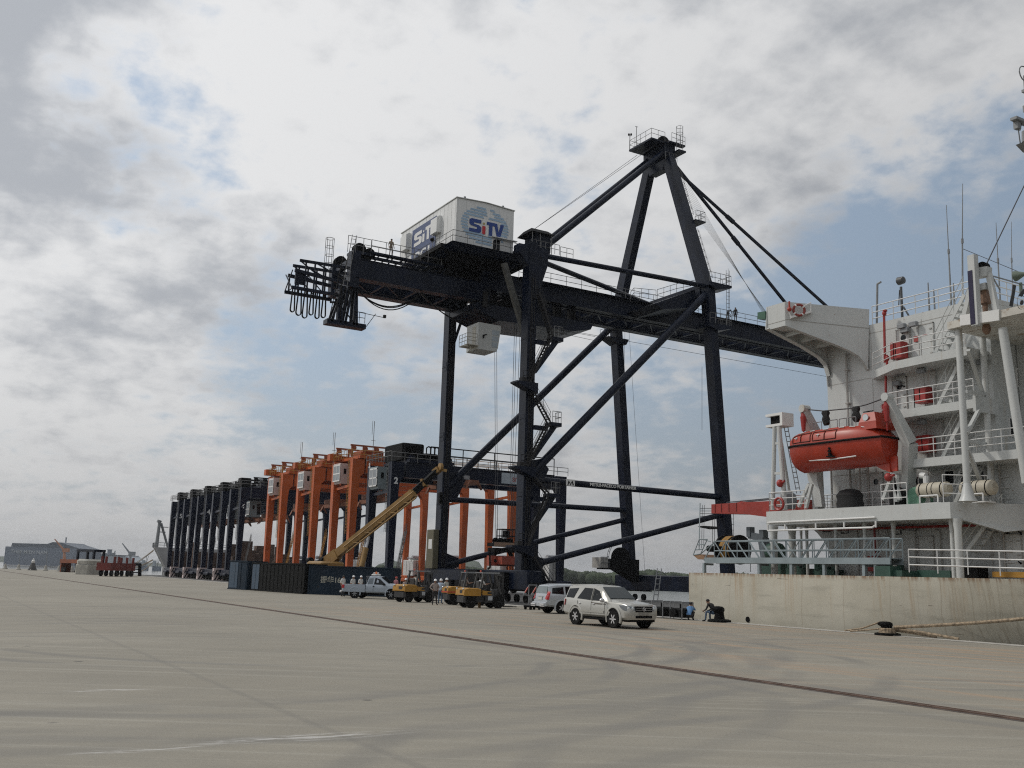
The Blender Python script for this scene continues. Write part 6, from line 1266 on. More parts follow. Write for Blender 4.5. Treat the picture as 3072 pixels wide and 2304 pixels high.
    for x in (sx-.8, sx+2.0):
        for y in (1.4, RW_-1.4): m.tube((x, y, zt_+1), (x, y, top), .03, n=4)
    m.build('hoist_rope', WIRE, o)
    # driver's cab
    if kind == 'b': cx0_, cy0_, cz0_ = 1.9, 2.0, gb-3.1
    else: cx0_, cy0_, cz0_ = -.75, 3.2, gb-1.3
    m = MB(); m.loft([[V((cx0_+s, cy0_, z)), V((cx0_+2.0, cy0_, z)), V((cx0_+2.0, cy0_+2.4, z)), V((cx0_+s, cy0_+2.4, z))] for z, s in ((cz0_, .25), (cz0_+.5, .1), (cz0_+2.7, 0))]); cb_ = m.build('driver_cab', PINK if kind == 'o' else GREYB, o, 0)
    m = MB()
    for (a, b) in ((0, .1), (1.15, 1.25), (2.3, 2.4)): m.box(cx0_-.06, cx0_+.02, cy0_+a, cy0_+b, cz0_+.3, cz0_+2.6)
    for z in (.3, 1.25, 2.35): m.box(cx0_-.06, cx0_+.02, cy0_, cy0_+2.4, cz0_+z, cz0_+z+.16)
    m.build('window_frame', WHITE2, cb_, 0)
    m = MB(); m.box(cx0_-.035, cx0_+.03, cy0_+.05, cy0_+2.35, cz0_+.35, cz0_+2.5); m.build('front_window', mat('cab_glass', (.20, .22, .24), .15), cb_, 0)
    m = MB(); m.box(cx0_+.5, cx0_+.85, cy0_-.02, cy0_, cz0_+1.3, cz0_+2.0); m.box(cx0_+1.3, cx0_+1.9, cy0_-.02, cy0_, cz0_+.4, cz0_+2.3); m.build('side_window', GLASS, cb_, 0)
    m = MB(); m.beam((cx0_+.2, cy0_+.2, cz0_-.1), (cx0_+1.9, RW_-.3, cz0_-.25), .2, .25); m.build('cab_bracket', PM, cb_, 0)
    return o
DZ = -.3
LETW = PNUM
ro = rtg('middle of the three orange gantry cranes', ORANGE, 16.7, 'o')
ro.location = (48.5, 136.2, DZ); ro['label'] = 'orange yard gantry crane standing between two other orange ones'
dup(ro, (48.5, 121.9, DZ), 0, 'orange yard gantry crane beside the blue crane numbered 2')
dup(ro, (48.5, 150.3, DZ), 0, 'orange yard gantry crane beside the blue crane numbered 6')
r2 = rtg('dark blue yard gantry crane numbered 2 with a large black machinery block on top', NAVY2, 15.3, '2')
r2.location = (48.5, 109.4, DZ)
lettering('2', 1.05, PNUM, r2, (.12, -.50, 13.0), *NY, bold=.03)
lettering('2', .8, PNUM, r2, (-.51, RW_+.0, 16.2-.9), *NX, bold=.03)
m = MB(); p_ = hy(1504, 1436, 109.0); m.box(p_.x-48.5, p_.x-48.5+3.1, -.47, -.44, 13.75, 15.1); bs = m.build('company_board', LBLUE if False else mat('board_pale', (.46, .52, .58), .6), r2, 0)
lettering('SiTV', .75, mat('board_red', (.38, .10, .10), .6), bs, (p_.x-48.5+2.3, -.475, 14.3), *NY, bold=.02)
m = MB(); m.box(6.0, 7.0, -.47, -.44, 13.75, 14.25); m.box(9.2, 10.0, -.47, -.44, 13.85, 14.35); m.build('rating_plate', mat('plate_grey', (.3, .31, .33), .6), r2, 0)
rb = rtg('dark blue yard gantry crane numbered 6', NAVY2, 16.0, 'b'); rb.location = (48.5, 172.6, DZ); rb['label'] = 'dark blue yard gantry crane with a white 6 on its leg, beside an orange one'
base = rb
for Y, num, lab in ((184.5, None, 'dark blue yard gantry crane directly behind the one numbered 6'), (196, '4', 'dark blue yard gantry crane with a white 4 on its leg'), (207.5, None, 'dark blue yard gantry crane between those numbered 4 and 5'), (219, '5', 'dark blue yard gantry crane with a white 5 on its leg, nearest the ship bow')):
    d_ = dup(base, (48.5, Y, DZ), 0, lab)
    if num: lettering(num, 1.25, PNUM, d_, (.1, -.50, 12.6), *NY, bold=.03)
lettering('6', 1.25, PNUM, rb, (.1, -.50, 12.6), *NY, bold=.03)

# ------------------------------------------------------------------ steel plate boxes on the quay
def plate_box(name, p, q, h, mt, lab, ribs, light=None, depth=2.2, grp='steel ballast boxes standing on the quay'):
    p, q = V((*p, 0)), V((*q, 0)); u = (q-p); L = u.length; o = thing(name, lab, 'steel box', tuple(p), math.atan2(u.y, u.x), group=grp)
    m = MB(); m.box(0, L, 0, depth, 0, h); b_ = m.build('shell', mt, o, 0)
    m = MB(); k = .1
    while k < L: m.box(k, k+.06, -.035, 0, .05, h-.08); k += ribs
    m.box(0, L, -.07, 0, h-.08, h+.02); m.box(0, L, -.07, 0, 0, .1); m.build('rib', mt, o, 0)
    if light:
        m = MB(); m.box(light[0], light[1], -.03, -.001, .15, h-.15); m.build('light_panel', BBOXL, o, 0)
    return o
plate_box('steel_box', (27.5, 100.6), (28.3, 97.1), 2.75, BBOX, 'short blue steel box with a scuffed pale panel, beside the black one', 1.1, (.1, 1.75))
plate_box('steel_box', (28.5, 96.3), (29.9, 85.4), 2.6, KBOX, 'long black steel box with one pale blue end panel', .8, (.15, 1.7))
o = plate_box('steel_box', (30.2, 85.2), (36.0, 80.2), 2.45, BBOX, 'dark blue steel box with pale painted characters on its side', 1.9)
u_ = (V((36.0, 80.2, 0))-V((30.2, 85.2, 0))).normalized(); n_ = V((u_.y, -u_.x, 0))
L_ = (V((36.0, 80.2, 0))-V((30.2, 85.2, 0))).length
lettering('\u632f\u534e16', .62, mat('stencil_cream', (.30, .30, .26), .7), o, (2.05, -.01, 1.25), *NY, bold=.012)
m = MB(); m.box(-.0, 3.2, -.6, .6, 0, .55); tag(m.build('timber_sill', KBOX, None, off=V((33.0, 104.5, 0))), 'low black steel sill lying on the quay beside the short blue box', 'beam')
m = MB(); m.loft([[V((-2.2, -1, 0)), V((5.5, -1.2, 0)), V((5.8, .8, 0)), V((-1.8, 1.2, 0))], [V((-2.1, -.9, .18)), V((5.4, -1.1, .2)), V((5.6, .7, .16)), V((-1.7, 1.1, .15))]]); pl_ = m.build('timber_mat', mat('plank_brown', (.22, .12, .06), .85, 0, .3, 2), None, off=V((37.0, 168, 0))); pl_.rotation_euler[2] = rad(-80)
tag(pl_, 'flat brown timber mat on the quay edge before the far blue cranes', 'timber mat')

# ------------------------------------------------------------------ mobile crane behind the boxes
mb0 = V((33.9, 90.6, 2.9)); mb1 = hx(1238, 1482, 38.5); mb2 = hx(1310, 1413, 41.0)
mc = thing('mobile_crane', 'yellow mobile crane with raised telescopic boom behind the dark steel boxes', 'mobile crane', (33.5, 91, 0), world=True)
m = MB(); m.beam(mb0, mb1, .60, .74); d_ = (mb1-mb0).normalized(); m.beam(mb0-d_*.2+V((0, 0, -.05)), mb0+d_*1.4+V((0, 0, -.05)), .75, 1.0); m.build('boom_section', CRY, mc, 0)
s_, u2 = MB().frame(mb0, mb1)
m = MB(); m.beam(mb1-d_*.6, mb1.lerp(mb2, .5), .50, .60); m.beam(mb1.lerp(mb2, .45), mb2, .42, .48); m.build('inner_section', KBOX, mc, 0)
m = MB()
for t_ in (.02, .48): q = mb1.lerp(mb2, t_); m.beam(q-d_*.10, q+d_*.10, .66, .76)
m.beam(mb2-d_*.3, mb2+d_*.3, .5, .55); m.lathe([(.35, -.12), (.35, .12)], mb2+d_*.5+V((0, 0, .1)), 'x', 12); m.beam(mb2+d_*.3, mb2+d_*.7+V((.5, 0, -.35)), .25, .25); m.build('boom_head', CRY, mc, 0)
# lattice fly jib folded along the boom side
m = MB(); off = -s_*.5-u2*.42
if off.dot(-mb0) < 0: off = s_*.5-u2*.42
a, b = mb0+d_*2.6+off, mb1+d_*.4+off
for dv in (u2*.32, -u2*.32): m.tube(a+dv, b+dv, .075, n=5)
for i in range(11):
    m.tube(a.lerp(b, i/11)+u2*(.32 if i % 2 else -.32), a.lerp(b, (i+1)/11)+u2*(-.32 if i % 2 else .32), .04, n=4)
m.build('fly_jib', CRY, mc)
m = MB(); c0_ = hx(1085, 1700, 35.5); c1_ = mb0.lerp(mb1, .46)-u2*.6; m.tube(c0_, c0_.lerp(c1_, .62), .26, n=12); m.build('lift_cylinder', CRY, mc); m = MB(); m.tube(c0_.lerp(c1_, .6), c1_, .14, n=10); m.build('cylinder_rod', CHROME, mc)
m = MB(); m.bev(31.5+1, 35, 86, 97, 1.0, 1.6, .1); m.build('carrier', CRY, mc); m = MB(); m.bev(32.7, 35, 89, 93, 1.6, 2.9, .15); m.bev(33.4, 34.8, 93, 95, 1.5, 2.6, .3); m.build('upper_works', CRY, mc)
for y in (87.3, 89, 94, 95.7):
    for x in (32.6, 34.9): wheel(mc, (x, y, .55), .55, .4, 'x')
m = MB(); m.lathe([(.35, -.4), (.4, 0), (.35, .4)], (33.6, 91.0, 2.95), 'y', 12); m.lathe([(.3, -.3), (.34, 0), (.3, .3)], (33.1, 93.2, 2.95), 'y', 12); m.build('winch', BLACK, mc)
# ================================================================== VEHICLES
def lerp(a, b, t): return a+(b-a)*t
class Body:
    # stations along the car: x, sill z, belt z, top z, half widths at sill / belt / top
    def __init__(s, st): s.st = st
    def at(s, x):
        st = s.st
        for a, b in zip(st[:-1], st[1:]):
            if b[0] <= x <= a[0]:
                t = (x-a[0])/(b[0]-a[0]) if a[0] != b[0] else 0
                return [lerp(p, q, t) for p, q in zip(a, b)]
        return list(st[0] if x > st[0][0] else st[-1])
    def ring(s, x):
        _, zl, zb, zt, wl, wb, wt = s.at(x)
        half = [(wl*.90, zl), (wl, zl+.10), (wb+.015, lerp(zl, zb, .55)), (wb, zb-.03), (wb-.02, zb), (wt, zt-.07), (wt-.10, zt), (wt*.4, zt+.015)]
        return [V((x, -y, z)) for y, z in half]+[V((x, y, z)) for y, z in reversed(half)]
    def shell(s, xs):
        m = MB(); m.loft([s.ring(x) for x in xs]); return m
    def pt(s, x, h, side=-1, out=.012):      # a point on the glass house side: h 0 = belt, 1 = top
        _, zl, zb, zt, wl, wb, wt = s.at(x)
        return V((x, side*(lerp(wb-.02, wt, h)+out), lerp(zb, zt-.07, h)))
    def glass(s, poly, side): 
        m = MB(); pts = [s.pt(x, h, side) for x, h in poly]; m.prism(pts, (0, -side*.02, 0)); return m
def mirror_pair(o, x, z, w, mt):
    for s in (-1, 1):
        m = MB(); m.ell((x, s*(w+.13), z), .09, .13, .10, 10, 6); m.tube((x+.05, s*(w-.02), z-.08), (x, s*(w+.05), z-.05), .03); m.build('mirror', mt, o)
def arch(o, x, r, w, mt, z):
    for s in (-1, 1):
        m = MB(); m.lathe([(r, -.01), (r, .015), (.02, .015), (.02, -.01)], (x, s*w, z), 'y', 22); m.build('wheel_well', BLACK, o)
        m = MB(); rings = []
        for i in range(15):
            t = -.12*math.pi+i*(1.24*math.pi)/14; c, n = math.cos(t), math.sin(t)
            rings.append([V((x+c*k, s*y, z+n*k)) for k, y in ((r-.005, w-.05), (r+.0, w+.028), (r+.04, w+.03), (r+.09, w+.012), (r+.10, w-.05))])
        m.loft(rings); m.build('fender_flare', mt, o, 50)

suv_b = Body([(2.385, .44, .72, .74, .62, .66, .60), (2.36, .40, .86, .90, .74, .76, .66), (2.24, .38, 1.0, 1.04, .84, .84, .70), (1.9, .38, 1.06, 1.10, .90, .87, .74), (1.05, .42, 1.10, 1.18, .92, .90, .78), (.95, .42, 1.10, 1.22, .92, .90, .77), (.22, .42, 1.10, 1.74, .92, .90, .68), (-.1, .42, 1.10, 1.80, .92, .90, .69), (-1.0, .42, 1.12, 1.83, .92, .90, .69), (-1.9, .44, 1.15, 1.80, .92, .90, .68), (-2.18, .46, 1.16, 1.76, .91, .88, .67), (-2.36, .50, 1.16, 1.30, .90, .86, .76), (-2.42, .55, 1.10, 1.12, .82, .80, .70)])
def make_suv():
    o = thing('parked_suv', 'champagne silver four door SUV parked alone on the open quay', 'car')
    B = suv_b
    B.shell([2.385, 2.36, 2.30, 2.24, 2.08, 1.9, 1.5, 1.05, .95, .6, .22, -.1, -.5, -1.0, -1.5, -1.9, -2.18, -2.36, -2.42]).build('body', SILV, o, 32)
    for s in (-1, 1):
        B.glass([(.62, .10), (.18, .80), (-.16, .88), (-.16, .06)], s).build('side_window', GLASS, o, 0)
        B.glass([(-.26, .06), (-.26, .88), (-.92, .88), (-1.32, .10)], s).build('side_window', GLASS, o, 0)
        B.glass([(-1.60, .10), (-1.38, .86), (-2.12, .84), (-2.20, .12)], s).build('side_window', GLASS, o, 0)
        m = MB(); m.beam(B.pt(-.21, .04, s, .015), B.pt(-.21, .9, s, .015), .02, .09, up=(0, 1, 0)); m.build('door_pillar', SILV, o, 0)
        # door gaps, side strip, handles
        m = MB()
        for x in (.78, -.21, -1.25): m.beam((x, s*.922, .55), (x, s*.905, 1.09), .012, .012)
        m.build('door_gap', BLACK, o, 0)
        m = MB(); m.beam((.75, s*.935, .66), (-.95, s*.935, .66), .03, .10); m.build('side_strip', SILV, o, 0)
        m = MB(); m.beam((.85, s*.915, 1.0), (-.2, s*.918, 1.04), .006, .03); m.beam((.6, s*.915, .97), (.0, s*.918, 1.0), .006, .015); m.build('decal', mat('decal_brown', (.12, .10, .08), .4), o, 0)
        for x in (-.02, -1.06): m = MB(); m.ell((x, s*.925, .985), .10, .03, .03, 8, 5); m.build('door_handle', CHROME, o)
        m = MB(); m.box(-.92, .90, s*.70-.14, s*.70+.20, .30, .40) if s > 0 else m.box(-.92, .90, -.90, -.56, .30, .40); m.build('running_board', BLACK, o, 0)
        m = MB(); m.loft([[V((1.80, s*.915, 1.00)), V((1.98, s*.915, .97)), V((2.0, s*.91, .84)), V((1.92, s*.90, .86))], [V((2.10, s*.86, 1.01)), V((2.24, s*.85, .97)), V((2.26, s*.85, .76)), V((2.12, s*.85, .76))], [V((2.22, s*.66, 1.0)), V((2.34, s*.64, .96)), V((2.37, s*.64, .74)), V((2.25, s*.64, .74))], [V((2.27, s*.50, .94)), V((2.36, s*.48, .92)), V((2.385, s*.48, .80)), V((2.28, s*.48, .80))]]); hl_ = m.build('headlight', mat('lamp_dark', (.16, .175, .19), .10), o, 0)
        for yy, xx in ((.76, 2.29), (.60, 2.355)): m = MB(); m.ell((xx, s*yy, .865), .035, .075, .085, 10, 6); m.build('lamp_lens', LAMP, hl_)
        m = MB(); m.lathe([(.075, -.04), (.075, .06)], (2.26, s*.70, .56), 'x', 12); m.build('fog_lamp', GLASS, o)
        m = MB(); m.prism([(-2.36, s*.82, 1.12), (-2.18, s*.895, 1.14), (-2.22, s*.905, .86), (-2.40, s*.83, .86)], (0, s*.02, 0)); m.build('tail_light', TAILR, o, 0)
    m = MB(); m.prism([(.93, -.70, 1.245), (.93, .70, 1.245), (.26, .60, 1.725), (.26, -.60, 1.725)], (.018, 0, .025)); m.build('windscreen', mat('windscreen', (.016, .024, .027), .06, spec=.4), o, 0)
    m = MB(); m.prism([(-2.21, -.60, 1.70), (-2.21, .60, 1.70), (-2.37, .70, 1.30), (-2.37, -.70, 1.30)], (-.02, 0, .006)); m.build('rear_window', GLASS, o, 0)
    m = MB(); m.prism([(2.345, -.50, .975), (2.345, .50, .975), (2.392, .46, .73), (2.392, -.46, .73)], (.014, 0, 0)); gr_ = m.build('grille', BLACK, o, 0)
    m = MB(); m.beam((2.345, -.51, .985), (2.345, .51, .985), .05, .03)
    for z in (.90, .81): m.beam((2.398, -.45, z), (2.398, .45, z), .015, .012)
    m.build('grille_bar', CHROME, gr_, 0)
    m = MB(); m.torus((2.408, 0, .85), .075, .013, 'x', 16, 5); m.torus((2.41, 0, .87), .035, .010, 'x', 12, 5); m.build('emblem', CHROME, gr_)
    m = MB(); m.box(2.39, 2.41, -.27, .27, .60, .71); pl = m.build('number_plate', mat('plate_dark', (.25, .24, .22), .5), o, 0)
    m = MB(); m.box(2.30, 2.398, -.46, .46, .47, .575); m.build('lower_intake', BLACK, o, 0)
    m = MB(); m.box(1.95, 2.25, -.74, .74, .30, .42); m.build('skid_plate', BLACK, o, 0); m = MB(); m.box(-2.2, 2.0, -.6, .6, .30, .43); m.build('underbody', BLACK, o, 0)
    for x in (1.40, -1.38):
        arch(o, x, .45, .905, SILV, .42)
        for s in (-1, 1): wheel(o, (x, s*.80, .385), .385, .27, hubm=CHROME, spokes=6, side=s)
    mirror_pair(o, .78, 1.17, .92, CHROME)
    m = MB(); m.box(-2.3, -2.0, -.55, .55, 1.79, 1.82); m.build('roof_spoiler', SILV, o, 0)
    return o
suv = make_suv(); suv.location = (27.75, 37.75, 0); suv.rotation_euler = (0, 0, rad(-88))

mpv_b = Body([(2.25, .45, .8, .82, .70, .66, .6), (2.1, .36, .92, .96, .82, .78, .66), (1.2, .36, 1.02, 1.12, .87, .85, .72), (1.05, .36, 1.03, 1.16, .87, .85, .72), (.1, .36, 1.04, 1.66, .87, .85, .66), (-.4, .36, 1.04, 1.72, .87, .85, .67), (-1.6, .38, 1.06, 1.70, .87, .85, .66), (-2.1, .40, 1.06, 1.62, .86, .84, .64), (-2.26, .42, 1.06, 1.14, .85, .83, .72), (-2.32, .46, .85, .9, .8, .8, .74)])
def make_mpv():
    o = thing('parked_minivan', 'silver minivan with red tail lamps showing its rear, behind the SUV', 'car'); B = mpv_b
    B.shell([2.25, 2.1, 1.7, 1.2, 1.05, .6, .1, -.4, -1.0, -1.6, -2.1, -2.26, -2.32]).build('body', SILV2, o, 32)
    for s in (-1, 1):
        for poly in ([(.85, .1), (.15, .85), (-.15, .88), (-.15, .08)], [(-.25, .08), (-.25, .88), (-1.05, .88), (-1.05, .08)], [(-1.18, .12), (-1.18, .84), (-1.90, .80), (-1.98, .2)]): B.glass(poly, s).build('side_window', GLASS, o, 0)
        m = MB(); m.prism([(-2.18, s*.66, 1.28), (-2.10, s*.84, 1.25), (-2.20, s*.86, .80), (-2.36, s*.80, .80), (-2.35, s*.62, .86), (-2.27, s*.70, 1.10)], (-.015, s*.02, 0)); m.build('tail_light', TAILR, o, 0)
        m = MB(); m.ell((-.9, s*.875, .95), .09, .02, .025, 8, 5); m.build('door_handle', SILV2, o)
    m = MB(); m.prism([(-2.13, -.58, 1.56), (-2.13, .58, 1.56), (-2.26, .68, 1.16), (-2.26, -.68, 1.16)], (-.02, 0, .006)); m.build('rear_window', mat('rear_glass_pale', (.16, .19, .20), .1), o, 0)
    m = MB(); m.prism([(1.05, -.66, 1.18), (1.05, .66, 1.18), (.14, .58, 1.64), (.14, -.58, 1.64)], (.02, 0, .025)); m.build('windscreen', GLASS, o, 0)
    m = MB(); m.box(-2.37, -2.335, -.32, .32, .96, 1.0); m.build('garnish', CHROME, o, 0); m = MB(); m.box(-2.36, -2.335, -.24, .24, .78, .93); m.build('number_plate', mat('plate_white', (.5, .5, .48), .5), o, 0)
    m = MB(); m.bev(-2.46, -2.28, -.84, .84, .42, .66, .05); m.build('bumper', SILV2, o); m = MB()
    for yy in (-.55, .55): m.tube((-2.50, yy-.25, .52), (-2.50, yy+.25, .52), .045); m.tube((-2.50, yy-.25, .42), (-2.50, yy+.25, .42), .03)
    m.build('bumper_guard', CHROME, o); m = MB(); m.box(-2.25, 2, -.6, .6, .26, .40); m.build('underbody', BLACK, o, 0)
    for x in (1.4, -1.35):
        arch(o, x, .40, .862, SILV2, .36)
        for s in (-1, 1): wheel(o, (x, s*.76, .34), .34, .24, hubm=CHROME, spokes=5, side=s)
    mirror_pair(o, .85, 1.12, .87, SILV2); return o
mpv = make_mpv(); mpv.rotation_euler = (0, 0, rad(-4)); mpv.location = V((33.4, 50.1, 0))+V((1.35, .76, 0))

pk_b = Body([(2.5, .55, .86, .88, .66, .64, .58), (2.35, .46, .98, 1.02, .82, .78, .66), (1.45, .46, 1.08, 1.16, .88, .86, .74), (1.30, .46, 1.08, 1.20, .88, .86, .74), (.55, .46, 1.08, 1.70, .88, .86, .64), (.2, .46, 1.08, 1.76, .88, .86, .66), (-.35, .46, 1.08, 1.74, .88, .86, .66), (-.52, .46, 1.08, 1.20, .88, .86, .78), (-.56, .46, 1.06, 1.09, .88, .86, .85)])
def make_pickup():
    o = thing('pickup_truck', 'pale blue white pickup truck with a light bar parked before the blue steel box', 'pickup truck'); B = pk_b
    B.shell([2.5, 2.35, 1.9, 1.45, 1.30, .9, .55, .2, -.1, -.35, -.52, -.56]).build('body', PWHITE, o, 32)
    m = MB()
    for s in (-1, 1): m.loft([[V((x, s*.885, .5)), V((x, s*.89, .8)), V((x, s*.87, 1.07)), V((x, s*.80, 1.07)), V((x, s*.80, .5))] for x in (-.60, -1.5, -2.45)])
    m.box(-2.5, -.58, -.84, .84, .55, .66); m.box(-.64, -.58, -.84, .84, .6, 1.06); m.build('cargo_bed', PWHITE, o, 40)
    m = MB(); m.bev(-2.53, -2.46, -.86, .86, .55, 1.08, .03); m.build('tailgate', mat('tailgate_white', (.66, .68, .70), .35), o); m = MB(); m.bev(-2.72, -2.54, -.86, .86, .44, .60, .04); m.build('bumper', CHROME, o)
    for s in (-1, 1):
        B.glass([(1.12, .08), (.58, .82), (.16, .90), (.10, .08)], s).build('side_window', GLASS, o, 0); B.glass([(.0, .12), (-.0, .84), (-.34, .82), (-.44, .14)], s).build('side_window', mat('quarter_glass', (.10, .12, .14), .1), o, 0)
        m = MB(); m.box(-2.54, -2.32, s*.86-.04, s*.86+.05, .78, 1.04); m.build('tail_light', TAILR, o, 0); m = MB(); m.ell((.1, s*.895, .96), .09, .02, .03, 8, 5); m.build('door_handle', BLACK, o)
        m = MB(); m.beam((.06, s*.897, .55), (.06, s*.875, 1.07), .012, .012); m.beam((-.58, s*.9, .5), (-.58, s*.88, 1.08), .015, .015); m.build('door_gap', BLACK, o, 0)
        m = MB(); m.ell((2.28, s*.70, .88), .10, .14, .09, 10, 6); m.build('headlight', LAMP, o)
    m = MB(); m.prism([(1.26, -.66, 1.22), (1.26, .66, 1.22), (.60, .56, 1.68), (.60, -.56, 1.68)], (.02, 0, .025)); m.build('windscreen', GLASS, o, 0)
    m = MB()
    for y in (-.6, -.2, .2, .6): m.tube((-.62, y, 1.08), (-.58, y*.92, 1.72), .02, n=5)
    m.tube((-.62, -.65, 1.72), (-.62, .65, 1.72), .03); m.tube((-.62, -.7, 1.4), (-.62, .7, 1.4), .02); m.build('rear_guard', GREY, o)
    m = MB(); m.bev(-.25, .15, -.55, .55, 1.80, 1.92, .04); lbm = m.build('light_bar', WHITE2, o); m = MB(); m.lathe([(.09, 0), (.09, .12), (.03, .18)], (-.05, 0, 1.92), n=10); m.build('beacon', mat('beacon_orange', (.6, .16, .04), .3), lbm)
    for s in (-1, 1): m = MB(); m.lathe([(.08, 0), (.08, .1), (.03, .13)], (-.05, s*.42, 1.92), n=10); m.build('beacon', mat('beacon_pale', (.55, .5, .5), .3), lbm)
    m = MB(); m.box(-2.4, 2.2, -.6, .6, .32, .5); m.build('underbody', BLACK, o, 0)
    for x in (1.55, -1.45):
        arch(o, x, .42, .868, PWHITE, .42)
        for s in (-1, 1): wheel(o, (x, s*.76, .37), .37, .25, hubm=GREY, spokes=6, side=s)
    mirror_pair(o, .98, 1.15, .88, BLACK); return o
a, b = hz(1062, 1795), hz(1173, 1799); u = b-a; ang = math.atan2(u.y, u.x); pk = make_pickup()
pk.rotation_euler = (0, 0, ang); c_ = (a+b)/2; pk.location = c_+V((-math.sin(ang), math.cos(ang), 0))*.85-V((math.cos(ang), math.sin(ang), 0))*.05

# ------------------------------------------------------------------ forklifts
FDARK = mat('forklift_dark', (.025, .025, .026), .6)
def make_forklift():
    o = thing('forklift', 'yellow and black counterbalance forklift', 'forklift', group='yellow forklifts waiting by the crane')
    m = MB(); sec = [(-1.75, .92), (-1.72, 1.18), (-1.40, 1.27), (-.75, 1.25), (-.55, 1.20), (-.55, .80), (-1.75, .80)]
    m.loft([[V((x, y, z if abs(y) < .62 else z-.04)) for x, z in sec] for y in (-.66, -.58, .58, .66)]); cw = m.build('counterweight', YEL, o, 40)
    m = MB(); m.box(-1.765, -1.74, -.36, .0, .92, 1.12); m.build('vent', FDARK, cw, 0); m = MB(); m.ell((-1.74, -.5, 1.2), .06, .08, .06, 8, 5); m.ell((-1.74, .5, 1.2), .06, .08, .06, 8, 5); m.build('work_lamp', LAMP, cw)
    m = MB(); m.bev(-1.72, -1.45, -.60, .60, .34, .82, .10); m.bev(-1.45, -.8, -.40, .40, .34, .82, .05); m.bev(-.85, .95, -.46, .46, .38, .84, .06); m.build('chassis', FDARK, o)
    for s in (-1, 1):
        m = MB(); m.prism([(-.40, s*.50, .82), (.25, s*.50, .82), (.22, s*.50, 1.06), (-.40, s*.50, 1.12)], (0, s*.10, 0)); sp_ = m.build('side_panel', YEL, o, 0)
        m = MB(); m.box(-.05, .25, s*.605-.003, s*.605+.003, .90, 1.02); m.build('maker_mark', FDARK, sp_, 0)
        m = MB(); m.bev(-.2, .5, s*.52-.1, s*.52+.1, .34, .80, .03); st_ = m.build('step', FDARK, o); m = MB(); m.box(-.02, .30, s*.625-.004, s*.625+.004, .50, .76); m.build('sticker', mat('sticker_white', (.42, .44, .47), .6), st_, 0)
        for p, q in (((-.55, s*.50, 1.1), (-.30, s*.46, 2.22)), ((.95, s*.52, .9), (.55, s*.46, 2.22))): m = MB(); m.beam(p, q, .10, .12); m.build('guard_post', mat('guard_grey', (.05, .05, .05), .5), o, 0)
    m = MB(); 
    for s in (-1, 1): m.beam((-.42, s*.48, 2.24), (.85, s*.48, 2.24), .10, .10)
    for i in range(7): x = -.40+i*.2; m.box(x, x+.05, -.5, .5, 2.22, 2.26)
    m.build('overhead_guard', GREY, o, 0)
    m = MB(); m.lathe([(.06, 0), (.06, .10), (.02, .13)], (-.3, 0, 2.27), n=8); m.build('beacon', mat('beacon_red', (.5, .10, .06), .4), o)
    m = MB(); m.bev(-.45, .05, -.26, .26, 1.10, 1.22, .04); m.bev(-.52, -.38, -.26, .26, 1.2, 1.72, .05); m.build('seat', FDARK, o)
    m = MB(); m.tube((.75, 0, .95), (.52, 0, 1.36), .03); m.torus((.50, 0, 1.38), .17, .018, 'x', 14, 4); m.build('steering_wheel', FDARK, o)
    m = MB(); m.bev(.62, .92, -.5, .5, .82, 1.2, .05); m.build('dashboard', FDARK, o)
    m = MB()
    for s in (-1, 1): m.box(1.08, 1.22, s*.34-.06, s*.34+.06, .12, 2.15); m.box(1.0, 1.10, s*.22-.05, s*.22+.05, .12, 2.05)
    for z in (.5, 1.3, 2.08): m.box(1.1, 1.18, -.34, .34, z, z+.08)
    m.tube((1.05, 0, .2), (1.05, 0, 1.5), .05); m.build('mast', FDARK, o, 0)
    m = MB()
    for s in (-1, 1): m.box(1.26, 1.32, s*.28-.06, s*.28+.06, .12, .75); m.box(1.3, 2.25, s*.28-.06, s*.28+.06, .08, .13)
    m.box(1.22, 1.28, -.5, .5, .2, .3); m.box(1.22, 1.28, -.5, .5, .62, .72)
    for i in range(5): m.box(1.23, 1.26, -.45+i*.21, -.41+i*.21, .7, 1.2)
    m.build('fork_carriage', FDARK, o, 0)
    for s in (-1, 1):
        wheel(o, (.74, s*.56, .43), .43, .30, side=s, hubm=FDARK); wheel(o, (-1.18, s*.50, .36), .36, .24, side=s, hubm=FDARK)
    return o
fk = make_forklift()
def fk_place(ob, rear, front):
    a, b = hz(*rear), hz(*front); u = b-a; an_ = math.atan2(u.y, u.x); n = V((-math.sin(an_), math.cos(an_), 0)); d = V((math.cos(an_), math.sin(an_), 0))
    loc = a+d*1.22+n*.55; ob.location = loc; ob.rotation_euler = (0, 0, an_); ob.scale = (1.0, 1.0, 1.0); return loc, an_
# nearest, farthest and the one between
fk['label'] = 'yellow forklift with its mast beside the white capped marker post'
f2 = dup(fk, (0, 0, 0), 0, 'yellow forklift standing just behind the pickup truck bonnet'); f3 = dup(fk, (0, 0, 0), 0, 'forklift partly hidden behind the standing men, with a red stripe')
L1 = fk_place(fk, (1411, 1824), (1489, 1825)); L2 = fk_place(f2, (1226, 1807), (1282, 1807)); 
L3 = fk_place(f3, (1362, 1815), (1420, 1816))
for c in list(f3.children):
    if c.name.startswith('counterweight'):
        m = MB(); m.box(-1.77, -.24, -.675, .675, .84, .92); m.build('red_stripe', mat('stripe_red', (.42, .05, .03), .5), c, 0)

